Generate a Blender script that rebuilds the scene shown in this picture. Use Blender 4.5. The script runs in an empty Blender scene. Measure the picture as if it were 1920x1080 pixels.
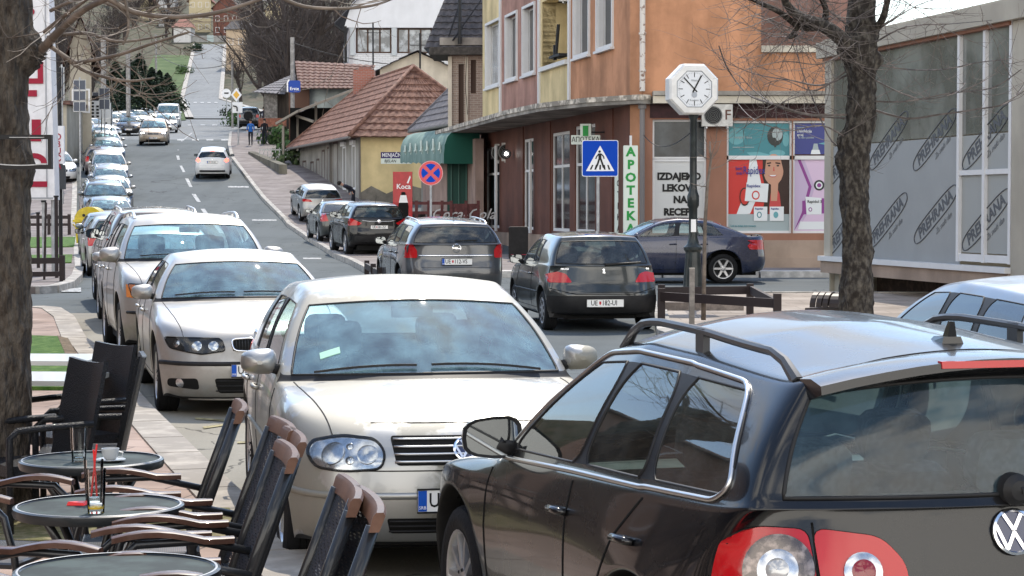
import bpy,bmesh,math,random
from mathutils import Vector,Matrix,geometry
from mathutils.bvhtree import BVHTree
R_=math.radians
random.seed(7)
SC=bpy.context.scene
COL=SC.collection
# ------------------------------------------------------------ camera
F=3900.0;HC=1.85;PITCH=math.atan((540-390)/F)
cam_d=bpy.data.cameras.new("camera");cam=bpy.data.objects.new("camera",cam_d);COL.objects.link(cam)
cam_d.sensor_width=36;cam_d.lens=36*F/1920;cam_d.clip_start=.2;cam_d.clip_end=4000
cam.location=(0,0,HC);cam.rotation_euler=(math.pi/2-PITCH,0,0)
SC.camera=cam
# ------------------------------------------------------------ world / sun
SUN_EL,SUN_AZ=R_(52),R_(5)
world=bpy.data.worlds.new("World");SC.world=world;world.use_nodes=True
nt=world.node_tree;nt.nodes.clear()
wo=nt.nodes.new("ShaderNodeOutputWorld");bg=nt.nodes.new("ShaderNodeBackground")
sky=nt.nodes.new("ShaderNodeTexSky");sky.sky_type='NISHITA';sky.sun_disc=False
sky.sun_elevation=SUN_EL;sky.sun_rotation=SUN_AZ;sky.dust_density=.3;sky.air_density=1.1;sky.ozone_density=1.0
tc=nt.nodes.new("ShaderNodeTexCoord");mp=nt.nodes.new("ShaderNodeMapping");mp.inputs['Scale'].default_value=(1,1,2.2)
nz=nt.nodes.new("ShaderNodeTexNoise");nz.inputs['Scale'].default_value=2.6;nz.inputs['Detail'].default_value=8;nz.inputs['Roughness'].default_value=.58
cr=nt.nodes.new("ShaderNodeValToRGB");cr.color_ramp.elements[0].position=.55;cr.color_ramp.elements[1].position=.70
mx=nt.nodes.new("ShaderNodeMix");mx.data_type='RGBA';mx.inputs[7].default_value=(4.6,4.6,4.6,1)
nt.links.new(tc.outputs['Generated'],mp.inputs['Vector']);nt.links.new(mp.outputs[0],nz.inputs['Vector'])
sz=nt.nodes.new("ShaderNodeSeparateXYZ");nt.links.new(tc.outputs['Generated'],sz.inputs[0])
m1=nt.nodes.new("ShaderNodeMapRange");m1.inputs[1].default_value=0;m1.inputs[2].default_value=.45;m1.inputs[3].default_value=.16;m1.inputs[4].default_value=.0;nt.links.new(sz.outputs[2],m1.inputs[0])
m2=nt.nodes.new("ShaderNodeMath");nt.links.new(m1.outputs[0],m2.inputs[0]);nt.links.new(nz.outputs['Fac'],m2.inputs[1]);nt.links.new(m2.outputs[0],cr.inputs[0]);nt.links.new(cr.outputs[0],mx.inputs[0]);nt.links.new(sky.outputs[0],mx.inputs[6])
v1=nt.nodes.new("ShaderNodeMapRange");v1.inputs[1].default_value=-1;v1.inputs[2].default_value=.6;v1.inputs[3].default_value=11.5;v1.inputs[4].default_value=4.3;nt.links.new(sz.outputs[1],v1.inputs[0])
v2=nt.nodes.new("ShaderNodeVectorMath");v2.operation='MULTIPLY';v2.inputs[0].default_value=(1.05,1.0,.92);nt.links.new(v1.outputs[0],v2.inputs[1]);nt.links.new(v2.outputs[0],mx.inputs[7])
v3=nt.nodes.new("ShaderNodeMapRange");v3.inputs[1].default_value=-1;v3.inputs[2].default_value=.2;v3.inputs[3].default_value=.14;v3.inputs[4].default_value=0;nt.links.new(sz.outputs[1],v3.inputs[0])
m4=nt.nodes.new("ShaderNodeMath");nt.links.new(m2.outputs[0],m4.inputs[0]);nt.links.new(v3.outputs[0],m4.inputs[1]);nt.links.new(m4.outputs[0],cr.inputs[0])
nt.links.new(mx.outputs[2],bg.inputs[0]);bg.inputs[1].default_value=.15;nt.links.new(bg.outputs[0],wo.inputs[0])
sd=bpy.data.lights.new("sun",'SUN');sd.energy=2.5;sd.angle=R_(.5);sd.color=(1,.92,.80)
sun=bpy.data.objects.new("sun",sd);COL.objects.link(sun)
sv=Vector((math.sin(SUN_AZ)*math.cos(SUN_EL),math.cos(SUN_AZ)*math.cos(SUN_EL),math.sin(SUN_EL)))
sun.rotation_euler=sv.to_track_quat('Z','Y').to_euler()
SC.view_settings.view_transform='Standard';SC.view_settings.look='None';SC.view_settings.exposure=1.05;SC.view_settings.gamma=1
# ------------------------------------------------------------ terrain height and pixel lookups
PROF=[(-60,0),(14,0),(20,.05),(30,.15),(45,.25),(62,.35),(75,.7),(84,1.1),(95,2.2),(106,3.5),(130,5.8),(200,10.3),(384,21.8),(497,40.7),(800,96),(1500,190)]
def prof(y):
 for(a,za),(b,zb)in zip(PROF,PROF[1:]):
  if y<=b:return za+(zb-za)*max(0,(y-a))/(b-a)
 return PROF[-1][1]
def gz(x,y):
 z=prof(y)
 if y>60:
  k=min(1,max(0,(x+4-(y-60)*.0)/60))
  z*=1-.93*k*k*(3-2*k)
 if y>220:
  lx=-.148*y
  d=max(0,lx-16-x);z+=min(26,d*.30)
  d=max(0,x-lx-14);z+=min(6,d*.10)if x<10 else 0
 return z
CP,SP=math.cos(PITCH),math.sin(PITCH)
def at(px,py,Y):
 a,b=(px-960)/F,(540-py)/F
 dy,dz=CP+b*SP,-SP+b*CP
 t=Y/dy
 return Vector((a*t,Y,HC+dz*t))
def gp(px,Y,dz=0):
 p=at(px,390,Y);z=gz(p.x,Y)
 t=Y*CP+(HC-z)*SP
 x=(px-960)/F*t
 return Vector((x,Y,gz(x,Y)+dz))
def gpy(px,py,lo=4,hi=700):
 """ground point seen at a pixel"""
 for _ in range(60):
  m=(lo+hi)/2;p=at(px,py,m)
  if p.z>gz(p.x,m):lo=m
  else:hi=m
 p=at(px,py,lo);p.z=gz(p.x,lo);return p
 # ------------------------------------------------------------ materials
MC={}
def mat(name,col=(.5,.5,.5),rough=.6,metal=0,var=0,vscale=6,bump=0,bscale=40,coat=0,spec=.22,col2=None,emit=None,alpha=None,c2lo=.45,c2hi=.62,detail=6,dist=.02,coords='Object',stretch=None,croug=.04):
 if name in MC:return MC[name]
 m=bpy.data.materials.new(name);m.use_nodes=True;MC[name]=m
 t=m.node_tree;b=t.nodes['Principled BSDF']
 b.inputs['Base Color'].default_value=(*col,1);b.inputs['Roughness'].default_value=rough;b.inputs['Metallic'].default_value=metal
 b.inputs['Coat Weight'].default_value=coat;b.inputs['Coat Roughness'].default_value=croug;b.inputs['Specular IOR Level'].default_value=spec
 if emit:b.inputs['Emission Color'].default_value=(*emit[0],1);b.inputs['Emission Strength'].default_value=emit[1]
 if var or col2 or bump:
  c=t.nodes.new("ShaderNodeTexCoord");mpn=t.nodes.new("ShaderNodeMapping");t.links.new(c.outputs[coords],mpn.inputs[0])
  if stretch:mpn.inputs['Scale'].default_value=stretch
 if var or col2:
  n=t.nodes.new("ShaderNodeTexNoise");n.inputs['Scale'].default_value=vscale;n.inputs['Detail'].default_value=detail;n.inputs['Roughness'].default_value=.6
  t.links.new(mpn.outputs[0],n.inputs['Vector'])
  r=t.nodes.new("ShaderNodeValToRGB");t.links.new(n.outputs['Fac'],r.inputs[0])
  if col2:r.color_ramp.elements[0].color=(*col,1);r.color_ramp.elements[1].color=(*col2,1)
  else:
   r.color_ramp.elements[0].color=(*[x*(1-var)for x in col],1);r.color_ramp.elements[1].color=(*[min(1,x*(1+var))for x in col],1)
  r.color_ramp.elements[0].position=c2lo;r.color_ramp.elements[1].position=c2hi
  t.links.new(r.outputs[0],b.inputs['Base Color'])
 if bump:
  n2=t.nodes.new("ShaderNodeTexNoise");n2.inputs['Scale'].default_value=bscale;n2.inputs['Detail'].default_value=5
  t.links.new(mpn.outputs[0],n2.inputs['Vector'])
  bp=t.nodes.new("ShaderNodeBump");bp.inputs['Strength'].default_value=bump;bp.inputs['Distance'].default_value=dist
  t.links.new(n2.outputs['Fac'],bp.inputs['Height']);t.links.new(bp.outputs[0],b.inputs['Normal'])
 return m
def glass_mat(name,tint=(.75,.85,.84),refl=1.0,dirt=0.0,dcol=(.3,.32,.33),ior=1.62):
 """thin pane: tinted see-through mixed with a mirror reflection by facing angle"""
 if name in MC:return MC[name]
 m=bpy.data.materials.new(name);m.use_nodes=True;MC[name]=m
 t=m.node_tree;t.nodes.clear()
 o=t.nodes.new("ShaderNodeOutputMaterial");tr=t.nodes.new("ShaderNodeBsdfTransparent");gl=t.nodes.new("ShaderNodeBsdfGlossy")
 tr.inputs[0].default_value=(*tint,1);gl.inputs['Roughness'].default_value=.015;gl.inputs[0].default_value=(refl,refl,refl,1)
 fr=t.nodes.new("ShaderNodeFresnel");fr.inputs[0].default_value=ior
 mx=t.nodes.new("ShaderNodeMixShader");t.links.new(fr.outputs[0],mx.inputs[0]);t.links.new(tr.outputs[0],mx.inputs[1]);t.links.new(gl.outputs[0],mx.inputs[2])
 last=mx
 if dirt:  # film over the pane: dust, plus painted sky sheen on the windscreen
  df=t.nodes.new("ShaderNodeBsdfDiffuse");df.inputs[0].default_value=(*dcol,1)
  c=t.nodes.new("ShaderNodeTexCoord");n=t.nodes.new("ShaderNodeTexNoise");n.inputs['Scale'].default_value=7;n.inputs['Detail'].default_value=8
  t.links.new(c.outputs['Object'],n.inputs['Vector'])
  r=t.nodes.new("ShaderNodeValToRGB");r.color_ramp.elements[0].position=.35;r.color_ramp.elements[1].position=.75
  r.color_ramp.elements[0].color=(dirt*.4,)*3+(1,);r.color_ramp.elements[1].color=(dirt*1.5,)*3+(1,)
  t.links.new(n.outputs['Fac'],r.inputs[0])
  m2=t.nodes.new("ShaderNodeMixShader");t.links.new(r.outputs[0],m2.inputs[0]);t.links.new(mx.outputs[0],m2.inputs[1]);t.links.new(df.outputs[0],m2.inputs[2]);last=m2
 t.links.new(last.outputs[0],o.inputs[0])
 return m
 # ------------------------------------------------------------ mesh building
class MB:
 def __init__(s):s.v=[];s.f=[];s.m=[];s.mi=0
 def add(s,vs,fs,M=None):
  b=len(s.v)
  s.v+=[tuple(M@Vector(p))if M else tuple(p)for p in vs]
  s.f+=[tuple(b+i for i in f)for f in fs];s.m+=[s.mi]*len(fs);return s
 def box(s,a,b,M=None):
  x0,y0,z0=a;x1,y1,z1=b
  return s.add([(x0,y0,z0),(x1,y0,z0),(x1,y1,z0),(x0,y1,z0),(x0,y0,z1),(x1,y0,z1),(x1,y1,z1),(x0,y1,z1)],[(3,2,1,0),(4,5,6,7),(0,1,5,4),(1,2,6,5),(2,3,7,6),(3,0,4,7)],M)
 def hexa(s,bot,top):
  return s.add(list(bot)+list(top),[(3,2,1,0),(4,5,6,7),(0,1,5,4),(1,2,6,5),(2,3,7,6),(3,0,4,7)])
 def tube(s,pts,rad,n=6,cap=True,M=None,flat=1.0):
  pts=[Vector(p)for p in pts]
  if not hasattr(rad,'__len__'):rad=[rad]*len(pts)
  vs=[];fs=[];up=Vector((0,0,1));prev=None
  for i,p in enumerate(pts):
   d=(pts[min(i+1,len(pts)-1)]-pts[max(i-1,0)]);d=d.normalized()if d.length>1e-9 else Vector((0,0,1))
   if prev is None:a=d.cross(up if abs(d.z)<.95 else Vector((1,0,0))).normalized()
   else:
    a=prev-d*prev.dot(d);a=a.normalized()if a.length>1e-6 else d.orthogonal().normalized()
   prev=a;b=d.cross(a)
   for k in range(n):
    t=2*math.pi*(k+.5)/n
    vs.append(p+(a*math.cos(t)+b*math.sin(t)*flat)*rad[i])
  for i in range(len(pts)-1):
   for k in range(n):
    k2=(k+1)%n;fs.append((i*n+k,i*n+k2,(i+1)*n+k2,(i+1)*n+k))
  if cap:fs.append(tuple(range(n-1,-1,-1)));fs.append(tuple((len(pts)-1)*n+k for k in range(n)))
  return s.add(vs,fs,M)
 def lathe(s,prof,n=16,M=None,axis='z',cap=False):
  vs=[];fs=[]
  for r,z in prof:
   for k in range(n):
    t=2*math.pi*k/n
    p=(r*math.cos(t),r*math.sin(t),z)
    if axis=='y':p=(p[0],p[2],p[1])
    if axis=='x':p=(p[2],p[0],p[1])
    vs.append(p)
  for i in range(len(prof)-1):
   for k in range(n):
    k2=(k+1)%n;q=(i*n+k,i*n+k2,(i+1)*n+k2,(i+1)*n+k)
    fs.append(q if axis!='y' else q[::-1])
  if cap:fs.append(tuple(range(n))[::-1]);fs.append(tuple((len(prof)-1)*n+k for k in range(n)))
  return s.add(vs,fs,M)
 def prism(s,poly,z0,z1,M=None):
  n=len(poly)
  vs=[(x,y,z0)for x,y in poly]+[(x,y,z1)for x,y in poly]
  fs=[tuple(range(n))[::-1],tuple(range(n,2*n))]+[(i,(i+1)%n,n+(i+1)%n,n+i)for i in range(n)]
  return s.add(vs,fs,M)
 def quad(s,a,b,c,d):return s.add([a,b,c,d],[(0,1,2,3)])
 def sphere(s,c,r,nu=10,nv=7,sc=(1,1,1),M=None):
  vs=[];fs=[]
  for i in range(nv+1):
   ph=math.pi*i/nv
   for k in range(nu):
    t=2*math.pi*k/nu
    vs.append((c[0]+r*sc[0]*math.sin(ph)*math.cos(t),c[1]+r*sc[1]*math.sin(ph)*math.sin(t),c[2]-r*sc[2]*math.cos(ph)))
  for i in range(nv):
   for k in range(nu):
    k2=(k+1)%nu;fs.append((i*nu+k,i*nu+k2,(i+1)*nu+k2,(i+1)*nu+k))
  return s.add(vs,fs,M)
 def mesh(s,name,mats,smooth=False):
  me=bpy.data.meshes.new(name);me.from_pydata(s.v,[],s.f)
  if not isinstance(mats,(list,tuple)):mats=[mats]
  for m in mats:me.materials.append(m)
  if len(mats)>1:me.polygons.foreach_set('material_index',s.m)
  if smooth:me.polygons.foreach_set('use_smooth',[True]*len(s.f))
  me.update();me.validate();return me
 def build(s,name,mats,parent=None,smooth=False,loc=None,rotz=0):
  o=bpy.data.objects.new(name,s.mesh(name,mats,smooth));COL.objects.link(o)
  if smooth=='auto':shade_auto(o.data)
  if parent is not None:o.parent=parent
  if loc is not None:o.location=loc
  if rotz:o.rotation_euler=(0,0,rotz)
  return o
def shade_auto(me,ang=35):
 bm=bmesh.new();bm.from_mesh(me);bmesh.ops.remove_doubles(bm,verts=bm.verts,dist=1e-5)
 for f in bm.faces:f.smooth=True
 for e in bm.edges:
  if len(e.link_faces)==2 and e.calc_face_angle(0)>R_(ang):e.smooth=False
 bm.to_mesh(me);bm.free()
def tag(o,label=None,cat=None,group=None,kind=None):
 if label:o['label']=label
 if cat:o['category']=cat
 if group:o['group']=group
 if kind:o['kind']=kind
 return o
def thing(name,label,cat,loc=(0,0,0),rotz=0,group=None):
 o=bpy.data.objects.new(name,None);COL.objects.link(o);o.empty_display_size=.2
 o.location=loc;o.rotation_euler=(0,0,rotz);return tag(o,label,cat,group)
KIDS={}
def copy_tree(o,parent=None):
 c=o.copy();COL.objects.link(c)
 if parent is not None:c.parent=parent
 for ch in o.children:copy_tree(ch,c)
 return c
def dup(root,loc,rotz,label,group=None,cat=None):
 bpy.context.view_layer.update()
 r=copy_tree(root);r.location=loc;r.rotation_euler=(0,0,rotz);tag(r,label,cat,group);return r
def structure(name,mb,m,smooth=False):
 o=mb.build(name,m,smooth=smooth);o['kind']='structure';return o
def text_mesh(txt,size,depth=.002,bold=0,align='CENTER',sx=1.0,shear=0,space=1):
 c=bpy.data.curves.new("t",'FONT');c.body=txt;c.size=size;c.extrude=depth;c.offset=bold;c.align_x=align;c.align_y='CENTER';c.shear=shear;c.space_character=space
 c.resolution_u=2
 o=bpy.data.objects.new("t",c);COL.objects.link(o);dg=bpy.context.evaluated_depsgraph_get()
 me=bpy.data.meshes.new_from_object(o.evaluated_get(dg));bpy.data.objects.remove(o)
 vs=[(v.co.x*sx,v.co.y,v.co.z)for v in me.vertices];fs=[tuple(p.vertices)for p in me.polygons];bpy.data.meshes.remove(me)
 return vs,fs
def frame(origin,xdir,zdir=Vector((0,0,1))):
 """matrix: text plane local x -> xdir, local y -> zdir, local z -> outward"""
 x=Vector(xdir).normalized();y=Vector(zdir).normalized();n=x.cross(y)
 return Matrix(((x.x,y.x,n.x,origin[0]),(x.y,y.y,n.y,origin[1]),(x.z,y.z,n.z,origin[2]),(0,0,0,1)))
 # ------------------------------------------------------------ shared car materials
M_rub=mat('rubber',(.009,.009,.010),.75,bump=.2,bscale=60)
M_blk=mat('black_plastic',(.013,.013,.014),.55,var=.2,spec=.3)
M_dark=mat('shadow_black',(.008,.008,.008),.9)
M_trimb=mat('gloss_black_trim',(.01,.01,.011),.15,coat=.6)
M_chr=mat('chrome',(.82,.82,.83),.12,1)
M_sat=mat('satin_metal',(.55,.56,.57),.32,1)
M_alloy=mat('alloy',(.42,.42,.43),.35,.85,var=.15)
M_hub=mat('hubcap_plastic',(.33,.33,.34),.4,.4,var=.15)
M_seat=mat('seat_cloth',(.06,.065,.075),.95,var=.3,vscale=30)
M_dash=mat('dashboard',(.085,.088,.092),.7,var=.2)
M_headl=mat('trim_cloth',(.35,.36,.36),.9)
M_gl=glass_mat('car_glass',(.66,.80,.80),1,.06,(.2,.3,.34))
M_glc=glass_mat('windscreen_glass',(.74,.94,.94),1,.24,(.32,.54,.62),2.0)  # teal film paints the sky's bright reflection into the dusty windscreen
M_gldark=glass_mat('dark_glass',(.30,.38,.42),1,.05,(.16,.26,.34))
M_red=mat('red_lens',(.42,.006,.01),.15,coat=.3,spec=.4)
M_redl=mat('light_red_lens',(.55,.06,.07),.15,coat=1)
M_orl=mat('amber_lens',(.6,.2,.05),.15,coat=1)
M_clens=glass_mat('clear_lens',(.93,.95,.95),1,ior=1.4)
M_refl=mat('lamp_reflector',(.50,.51,.53),.16,.9,var=.12,vscale=25)
M_plate=mat('plate_white',(.78,.78,.76),.35,coat=.4)
M_blue=mat('plate_blue',(.01,.08,.42),.4)
M_ink=mat('black_ink',(.012,.012,.012),.5)
M_seam=mat('panel_gap',(.01,.01,.01),.8)
M_white=mat('white_paint_print',(.8,.8,.8),.4)
M_redstop=mat('brake_light_on',(.8,.05,.04),.3,emit=((1,.12,.08),2.2))
M_headon=mat('headlight_on',(1,1,1),.3,emit=((1,.97,.9),9))
def paint(name,col,metal=.55,rough=.33,dirt=.12,dcol=(.32,.30,.27),coat=1,dscale=3.5,lowdirt=True,croug=.05,lo=.42,hi=.72,spec=.4):
 if name in MC:return MC[name]
 m=bpy.data.materials.new(name);m.use_nodes=True;MC[name]=m
 t=m.node_tree;b=t.nodes['Principled BSDF'];N=t.nodes.new;Lk=t.links.new
 b.inputs['Metallic'].default_value=metal;b.inputs['Coat Weight'].default_value=coat;b.inputs['Coat Roughness'].default_value=croug
 c=N("ShaderNodeTexCoord");n=N("ShaderNodeTexNoise");n.inputs['Scale'].default_value=dscale;n.inputs['Detail'].default_value=9;n.inputs['Roughness'].default_value=.62
 Lk(c.outputs['Object'],n.inputs['Vector'])
 r=N("ShaderNodeValToRGB");r.color_ramp.elements[0].position=lo;r.color_ramp.elements[1].position=hi;b.inputs['Specular IOR Level'].default_value=spec
 r.color_ramp.elements[0].color=(0,0,0,1);r.color_ramp.elements[1].color=(1,1,1,1);Lk(n.outputs['Fac'],r.inputs[0])
 sx=N("ShaderNodeSeparateXYZ");Lk(c.outputs['Object'],sx.inputs[0])
 mr=N("ShaderNodeMapRange");mr.inputs[1].default_value=.15;mr.inputs[2].default_value=.75;mr.inputs[3].default_value=2.6 if lowdirt else 1;mr.inputs[4].default_value=1;Lk(sx.outputs[2],mr.inputs[0])
 mu=N("ShaderNodeMath");mu.operation='MULTIPLY';Lk(r.outputs[0],mu.inputs[0]);Lk(mr.outputs[0],mu.inputs[1])
 mu2=N("ShaderNodeMath");mu2.operation='MULTIPLY';mu2.use_clamp=True;Lk(mu.outputs[0],mu2.inputs[0]);mu2.inputs[1].default_value=dirt
 mx=N("ShaderNodeMix");mx.data_type='RGBA';mx.inputs[6].default_value=(*col,1);mx.inputs[7].default_value=(*dcol,1);Lk(mu2.outputs[0],mx.inputs[0]);Lk(mx.outputs[2],b.inputs['Base Color'])
 mr2=N("ShaderNodeMapRange");mr2.inputs[3].default_value=rough;mr2.inputs[4].default_value=.75;Lk(mu2.outputs[0],mr2.inputs[0]);Lk(mr2.outputs[0],b.inputs['Roughness'])
 mr3=N("ShaderNodeMapRange");mr3.inputs[3].default_value=coat;mr3.inputs[4].default_value=coat*.15;Lk(mu2.outputs[0],mr3.inputs[0]);Lk(mr3.outputs[0],b.inputs['Coat Weight'])
 return m
 # ------------------------------------------------------------ car shell
def lerp(a,b,t):return a+(b-a)*t
BASE=dict(L=4.2,W=1.74,H=1.45,xf=.86,xr=3.4,R=.31,zs=.2,zf=[.22,.36,.50,.62,.72],fx=[.06,.0,.0,.05,.17],cf=[0,.012,.075,.24],zr=[.26,.42,.58,.74,.97],rx=[.06,.0,.0,.06,.09],cr=[0,.01,.05,.2],zb=[.74,.82,.88,.92,.945,.95,.96,.965,.975,.98,.985,.99,.98],bx=[.24,.50,.80,1.15,1.48,1.60,2.50,2.58,3.22,3.30,3.70,3.98,4.10],tx=[2.10,2.20,2.56,2.63,3.16,3.24,3.55,3.80],zt=[1.34,1.355,1.38,1.38,1.37,1.365,1.34,1.32],crown=.055,cbx=1.18,cbz=1.0,ctx=1.96,rbx=4.08,rbz=1.0,rtx=3.86,wr=.70,hoodc=[.02,.045,.06,.06,.05],plan=[.93,.985,1,1,1,1,1,1,1,1,.985,.96,.91],rowf=[.955,.985,1.0,.997,.955,.93],quarter=True,pillar_black=True,rearfrac=.93,sub=2,r3=.80,aw=.93,belt_crease=.35)
def car_shell(P,bodymats,root,sub=None):
 """bodymats = [paint, black]; returns bvh of the shell in car space (x from the front bumper)"""
 P={**BASE,**P};hw=P['W']/2;L=P['L'];Ra=P['R']*1.0+.075
 bm=bmesh.new();V={}
 cl=bm.edges.layers.float.new('crease_edge')
 def vert(key,x,y,z):
  V[key,1]=bm.verts.new((x,y,z))
  V[key,-1]=V[key,1]if abs(y)<1e-6 else bm.verts.new((x,-y,z))
 def colx(c,r):
  bx=P['bx'];xf,xr=P['xf'],P['xr']
  if c==0:return P['fx'][r]+P['cf'][3]
  if c==12:return L-P['rx'][r]-P['cr'][3]
  if r==4:return bx[c]
  k={1:(xf,-1),2:(xf,0),3:(xf,1),8:(xr,-1),9:(xr,0),10:(xr,1)}.get(c)
  if k:
   cx,s=k
   f=[1.0,.93,.60,.72][r]*1.05
   return cx+s*Ra*f
  if c==11:return(xr+Ra*1.05+L-P['rx'][r]-P['cr'][3])/2
  lo={4:.14,5:.22,6:.62,7:.69}[c]
  x0=xf+Ra*1.05;x1=xr-Ra*1.05
  lowx=lerp(x0,x1,lo)
  return lerp(lowx,bx[c],[0,0,.3,.7][r])
 def colz(c,r):
  if c==0:return P['zf'][r]
  if c==12:return P['zr'][r]
  if r==4:return P['zb'][c]
  if c in(1,3,8,10):return[P['zs'],P['R']+Ra*.42,P['R']+Ra*.90,max(P['r3'],P['R']+Ra*1.08+.05)][r]
  if c in(2,9):return[P['zs'],.4,P['R']+Ra*1.09,max(P['r3'],P['R']+Ra*1.09+.07)][r]
  return[P['zs'],P['zs']+.16,.56,P['r3']-.02][r]
 def sidey(c,r):
  y=hw*P['plan'][c]*P['rowf'][r]
  if c in(1,2,3,8,9,10)and r in(1,2):y+=.012
  return y
 for c in range(13):
  for r in range(5):
   if c in(2,9)and r<2:continue
   vert(('s',c,r),colx(c,r),sidey(c,r),colz(c,r))
 yf=[0,.45,.80]
 for q in range(3):
  for r in range(5):
   vert(('f',q,r),P['fx'][r]+P['cf'][q],sidey(0,r)*yf[q],P['zf'][r]+(P['hoodc'][0]*(1-yf[q]**2)if r>=3 else 0))
   vert(('k',q,r),L-P['rx'][r]-P['cr'][q],sidey(12,r)*yf[q],P['zr'][r]+(P.get('deckc',.02)*(1-yf[q]**2)if r==4 else 0))
 ly=[0,.5,P['aw']]
 for i in range(1,5):
  for q in range(3):
   ye=sidey(i,4)*ly[q];t=ly[q]**2
   x=lerp(P['cbx']-.03,P['bx'][4],t)if i==4 else lerp(P['bx'][i]-(.0,.05,.09,.12)[i],P['bx'][i],t)
   z=lerp(P['cbz']-.025,P['zb'][4],t)if i==4 else P['zb'][i]+P['hoodc'][i]*(1-t)
   vert(('h',i,q),x,ye,z)
 rowt=[0,.46,P.get('wtop',.86),1.0]
 for c in range(4,12):
  for n_,t in enumerate(rowt):
   r=5+n_
   b5=(P['bx'][c]+(.02 if c==4 else(-.02 if c==11 else 0)),hw*P['plan'][c]*P['rowf'][5],P['zb'][c]+.03)
   gp_=[.965,.975,1,1,.995,.99,.975,P.get('rwf',.95)][c-4]
   g8=(P['tx'][c-4],hw*P['wr']*gp_,P['zt'][c-4])
   tt=t
   x=lerp(b5[0],g8[0],tt);y=lerp(b5[1],g8[1],tt)+.035*math.sin(math.pi*tt);z=lerp(b5[2],g8[2],tt)
   if c==4:z+=.02*math.sin(math.pi*tt)
   if c==10:x+=P.get('qbow',0)*math.sin(math.pi*tt)
   vert(('g',c,r),x,y,z)
 for n_,t in enumerate(rowt):
  r=5+n_
  for q in range(3):
   e=V[('g',4,r),1].co;w=ly[q]**2
   cx=lerp(P['cbx']+.02,P['ctx'],t);cz=lerp(P['cbz'],P['zt'][0]+P['crown']*.75,t)+.03*math.sin(math.pi*t)
   vert(('w',r,q),lerp(cx,e.x,w),e.y*ly[q],lerp(cz,e.z,w))
   e=V[('g',11,r),1].co;y_=[0,.5,P['rearfrac']][q];w=y_**2
   cx=lerp(P['rbx'],P['rtx'],t)+P.get('rbow',.02)*math.sin(math.pi*t);cz=lerp(P['rbz'],P['zt'][7]+P['crown']*.6,t)
   vert(('b',r,q),lerp(cx,e.x,w),e.y*y_,lerp(cz,e.z,w))
 for q in range(3):
  e=V[('s',11,4),1].co;y_=[0,.5,P['rearfrac']][q];w=y_**2
  vert(('d',q),lerp(P['rbx']+.02,e.x,w),e.y*y_,lerp(P['rbz']-.03,e.z,w))
 for c in range(5,11):
  for q in range(3):
   e=V[('g',c,8),1].co;w=ly[q]**2
   sh={5:-.08,6:-.04,9:.03,10:.04}.get(c,0)
   vert(('r',c,q),lerp(e.x+sh,e.x,w),e.y*ly[q],lerp(e.z+P['crown']*(1.0 if c not in(5,10)else.9),e.z,w))
 def F(keys,m):
  for s in(1,-1):
   vs=[V[k,s]for k in keys]
   if s==-1:vs=vs[::-1]
   u=[]
   for v in vs:
    if v not in u:u.append(v)
   try:f=bm.faces.new(u)
   except ValueError:continue
   f.material_index=(m+20 if(s==-1 and m in(12,13,14))else m);f.smooth=True
 def rowband(cols,r,m):
  for a,b in zip(cols,cols[1:]):F([(*a,r),(*b,r),(*b,r+1),(*a,r+1)],m(a,r)if callable(m)else m)
 fcols=[('f',0),('f',1),('f',2),('s',0)];kcols=[('k',0),('k',1),('k',2),('s',12)]
 lowm=P.get('lowmat',0)
 for r in range(4):
  mf=lambda a,rr:1 if(rr in P.get('fblack',()))else 0
  mk=lambda a,rr:1 if(rr in P.get('kblack',()))else 0
  rowband(fcols,r,mf);rowband(kcols,r,mk)
  for c in range(12):
   if c in(1,2,8,9)and r<2:continue
   F([('s',c,r),('s',c+1,r),('s',c+1,r+1),('s',c,r+1)],1 if(r==0 and lowm)else 0)
 def hk(i,q):return('s',i,4)if q==3 else(('f',q,4)if i==0 else('h',i,q))
 for i in range(4):
  for q in range(3):F([hk(i,q),hk(i+1,q),hk(i+1,q+1),hk(i,q+1)],0)
 def wk(r,q):return(('s',4,4)if r==4 else('g',4,r))if q==3 else(('h',4,q)if r==4 else('w',r,q))
 def bk(r,q):return(('s',11,4)if r==4 else('g',11,r))if q==3 else(('d',q)if r==4 else('b',r,q))
 for r in range(4,8):
  for q in range(3):
   g=5<=r<=6 and q<2
   F([wk(r,q),wk(r+1,q),wk(r+1,q+1),wk(r,q+1)],10 if g else(1 if(r==4)else 0))
   g2=P.get('rglass',lambda r,q:5<=r<=6 and q<2)(r,q)
   F([bk(r,q),bk(r+1,q),bk(r+1,q+1),bk(r,q+1)],11 if g2 else 0)
 for c in range(4,11):
  for r in range(4,8):
   a=('s',c,4)if r==4 else('g',c,r);b=('s',c+1,4)if r==4 else('g',c+1,r)
   m=0
   if r in(5,6):
    if c==5:m=12
    elif c==7:m=13
    elif c==9 and P['quarter']:m=14
    elif c in(6,8)and P['pillar_black']:m=1
    elif c==4 and P.get('aquarter',0):m=1
    if c==4 and P.get('amat')is not None:m=P['amat']
   F([a,b,('g',c+1,r+1),('g',c,r+1)],m)
 def rk(c,q):
  if q==3:return('g',c,8)
  if c==4:return('w',8,q)
  if c==11:return('b',8,q)
  return('r',c,q)
 for c in range(4,11):
  for q in range(3):F([rk(c,q),rk(c+1,q),rk(c+1,q+1),rk(c,q+1)],0)
 def dk(i,q):return(('d',q)if q<3 else('s',11,4))if i==0 else(('k',q,4)if q<3 else('s',12,4))
 for q in range(3):F([dk(0,q),dk(1,q),dk(1,q+1),dk(0,q+1)],0)
 loop=fcols+[('s',c)for c in range(1,13)]+kcols[::-1][1:]
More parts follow.
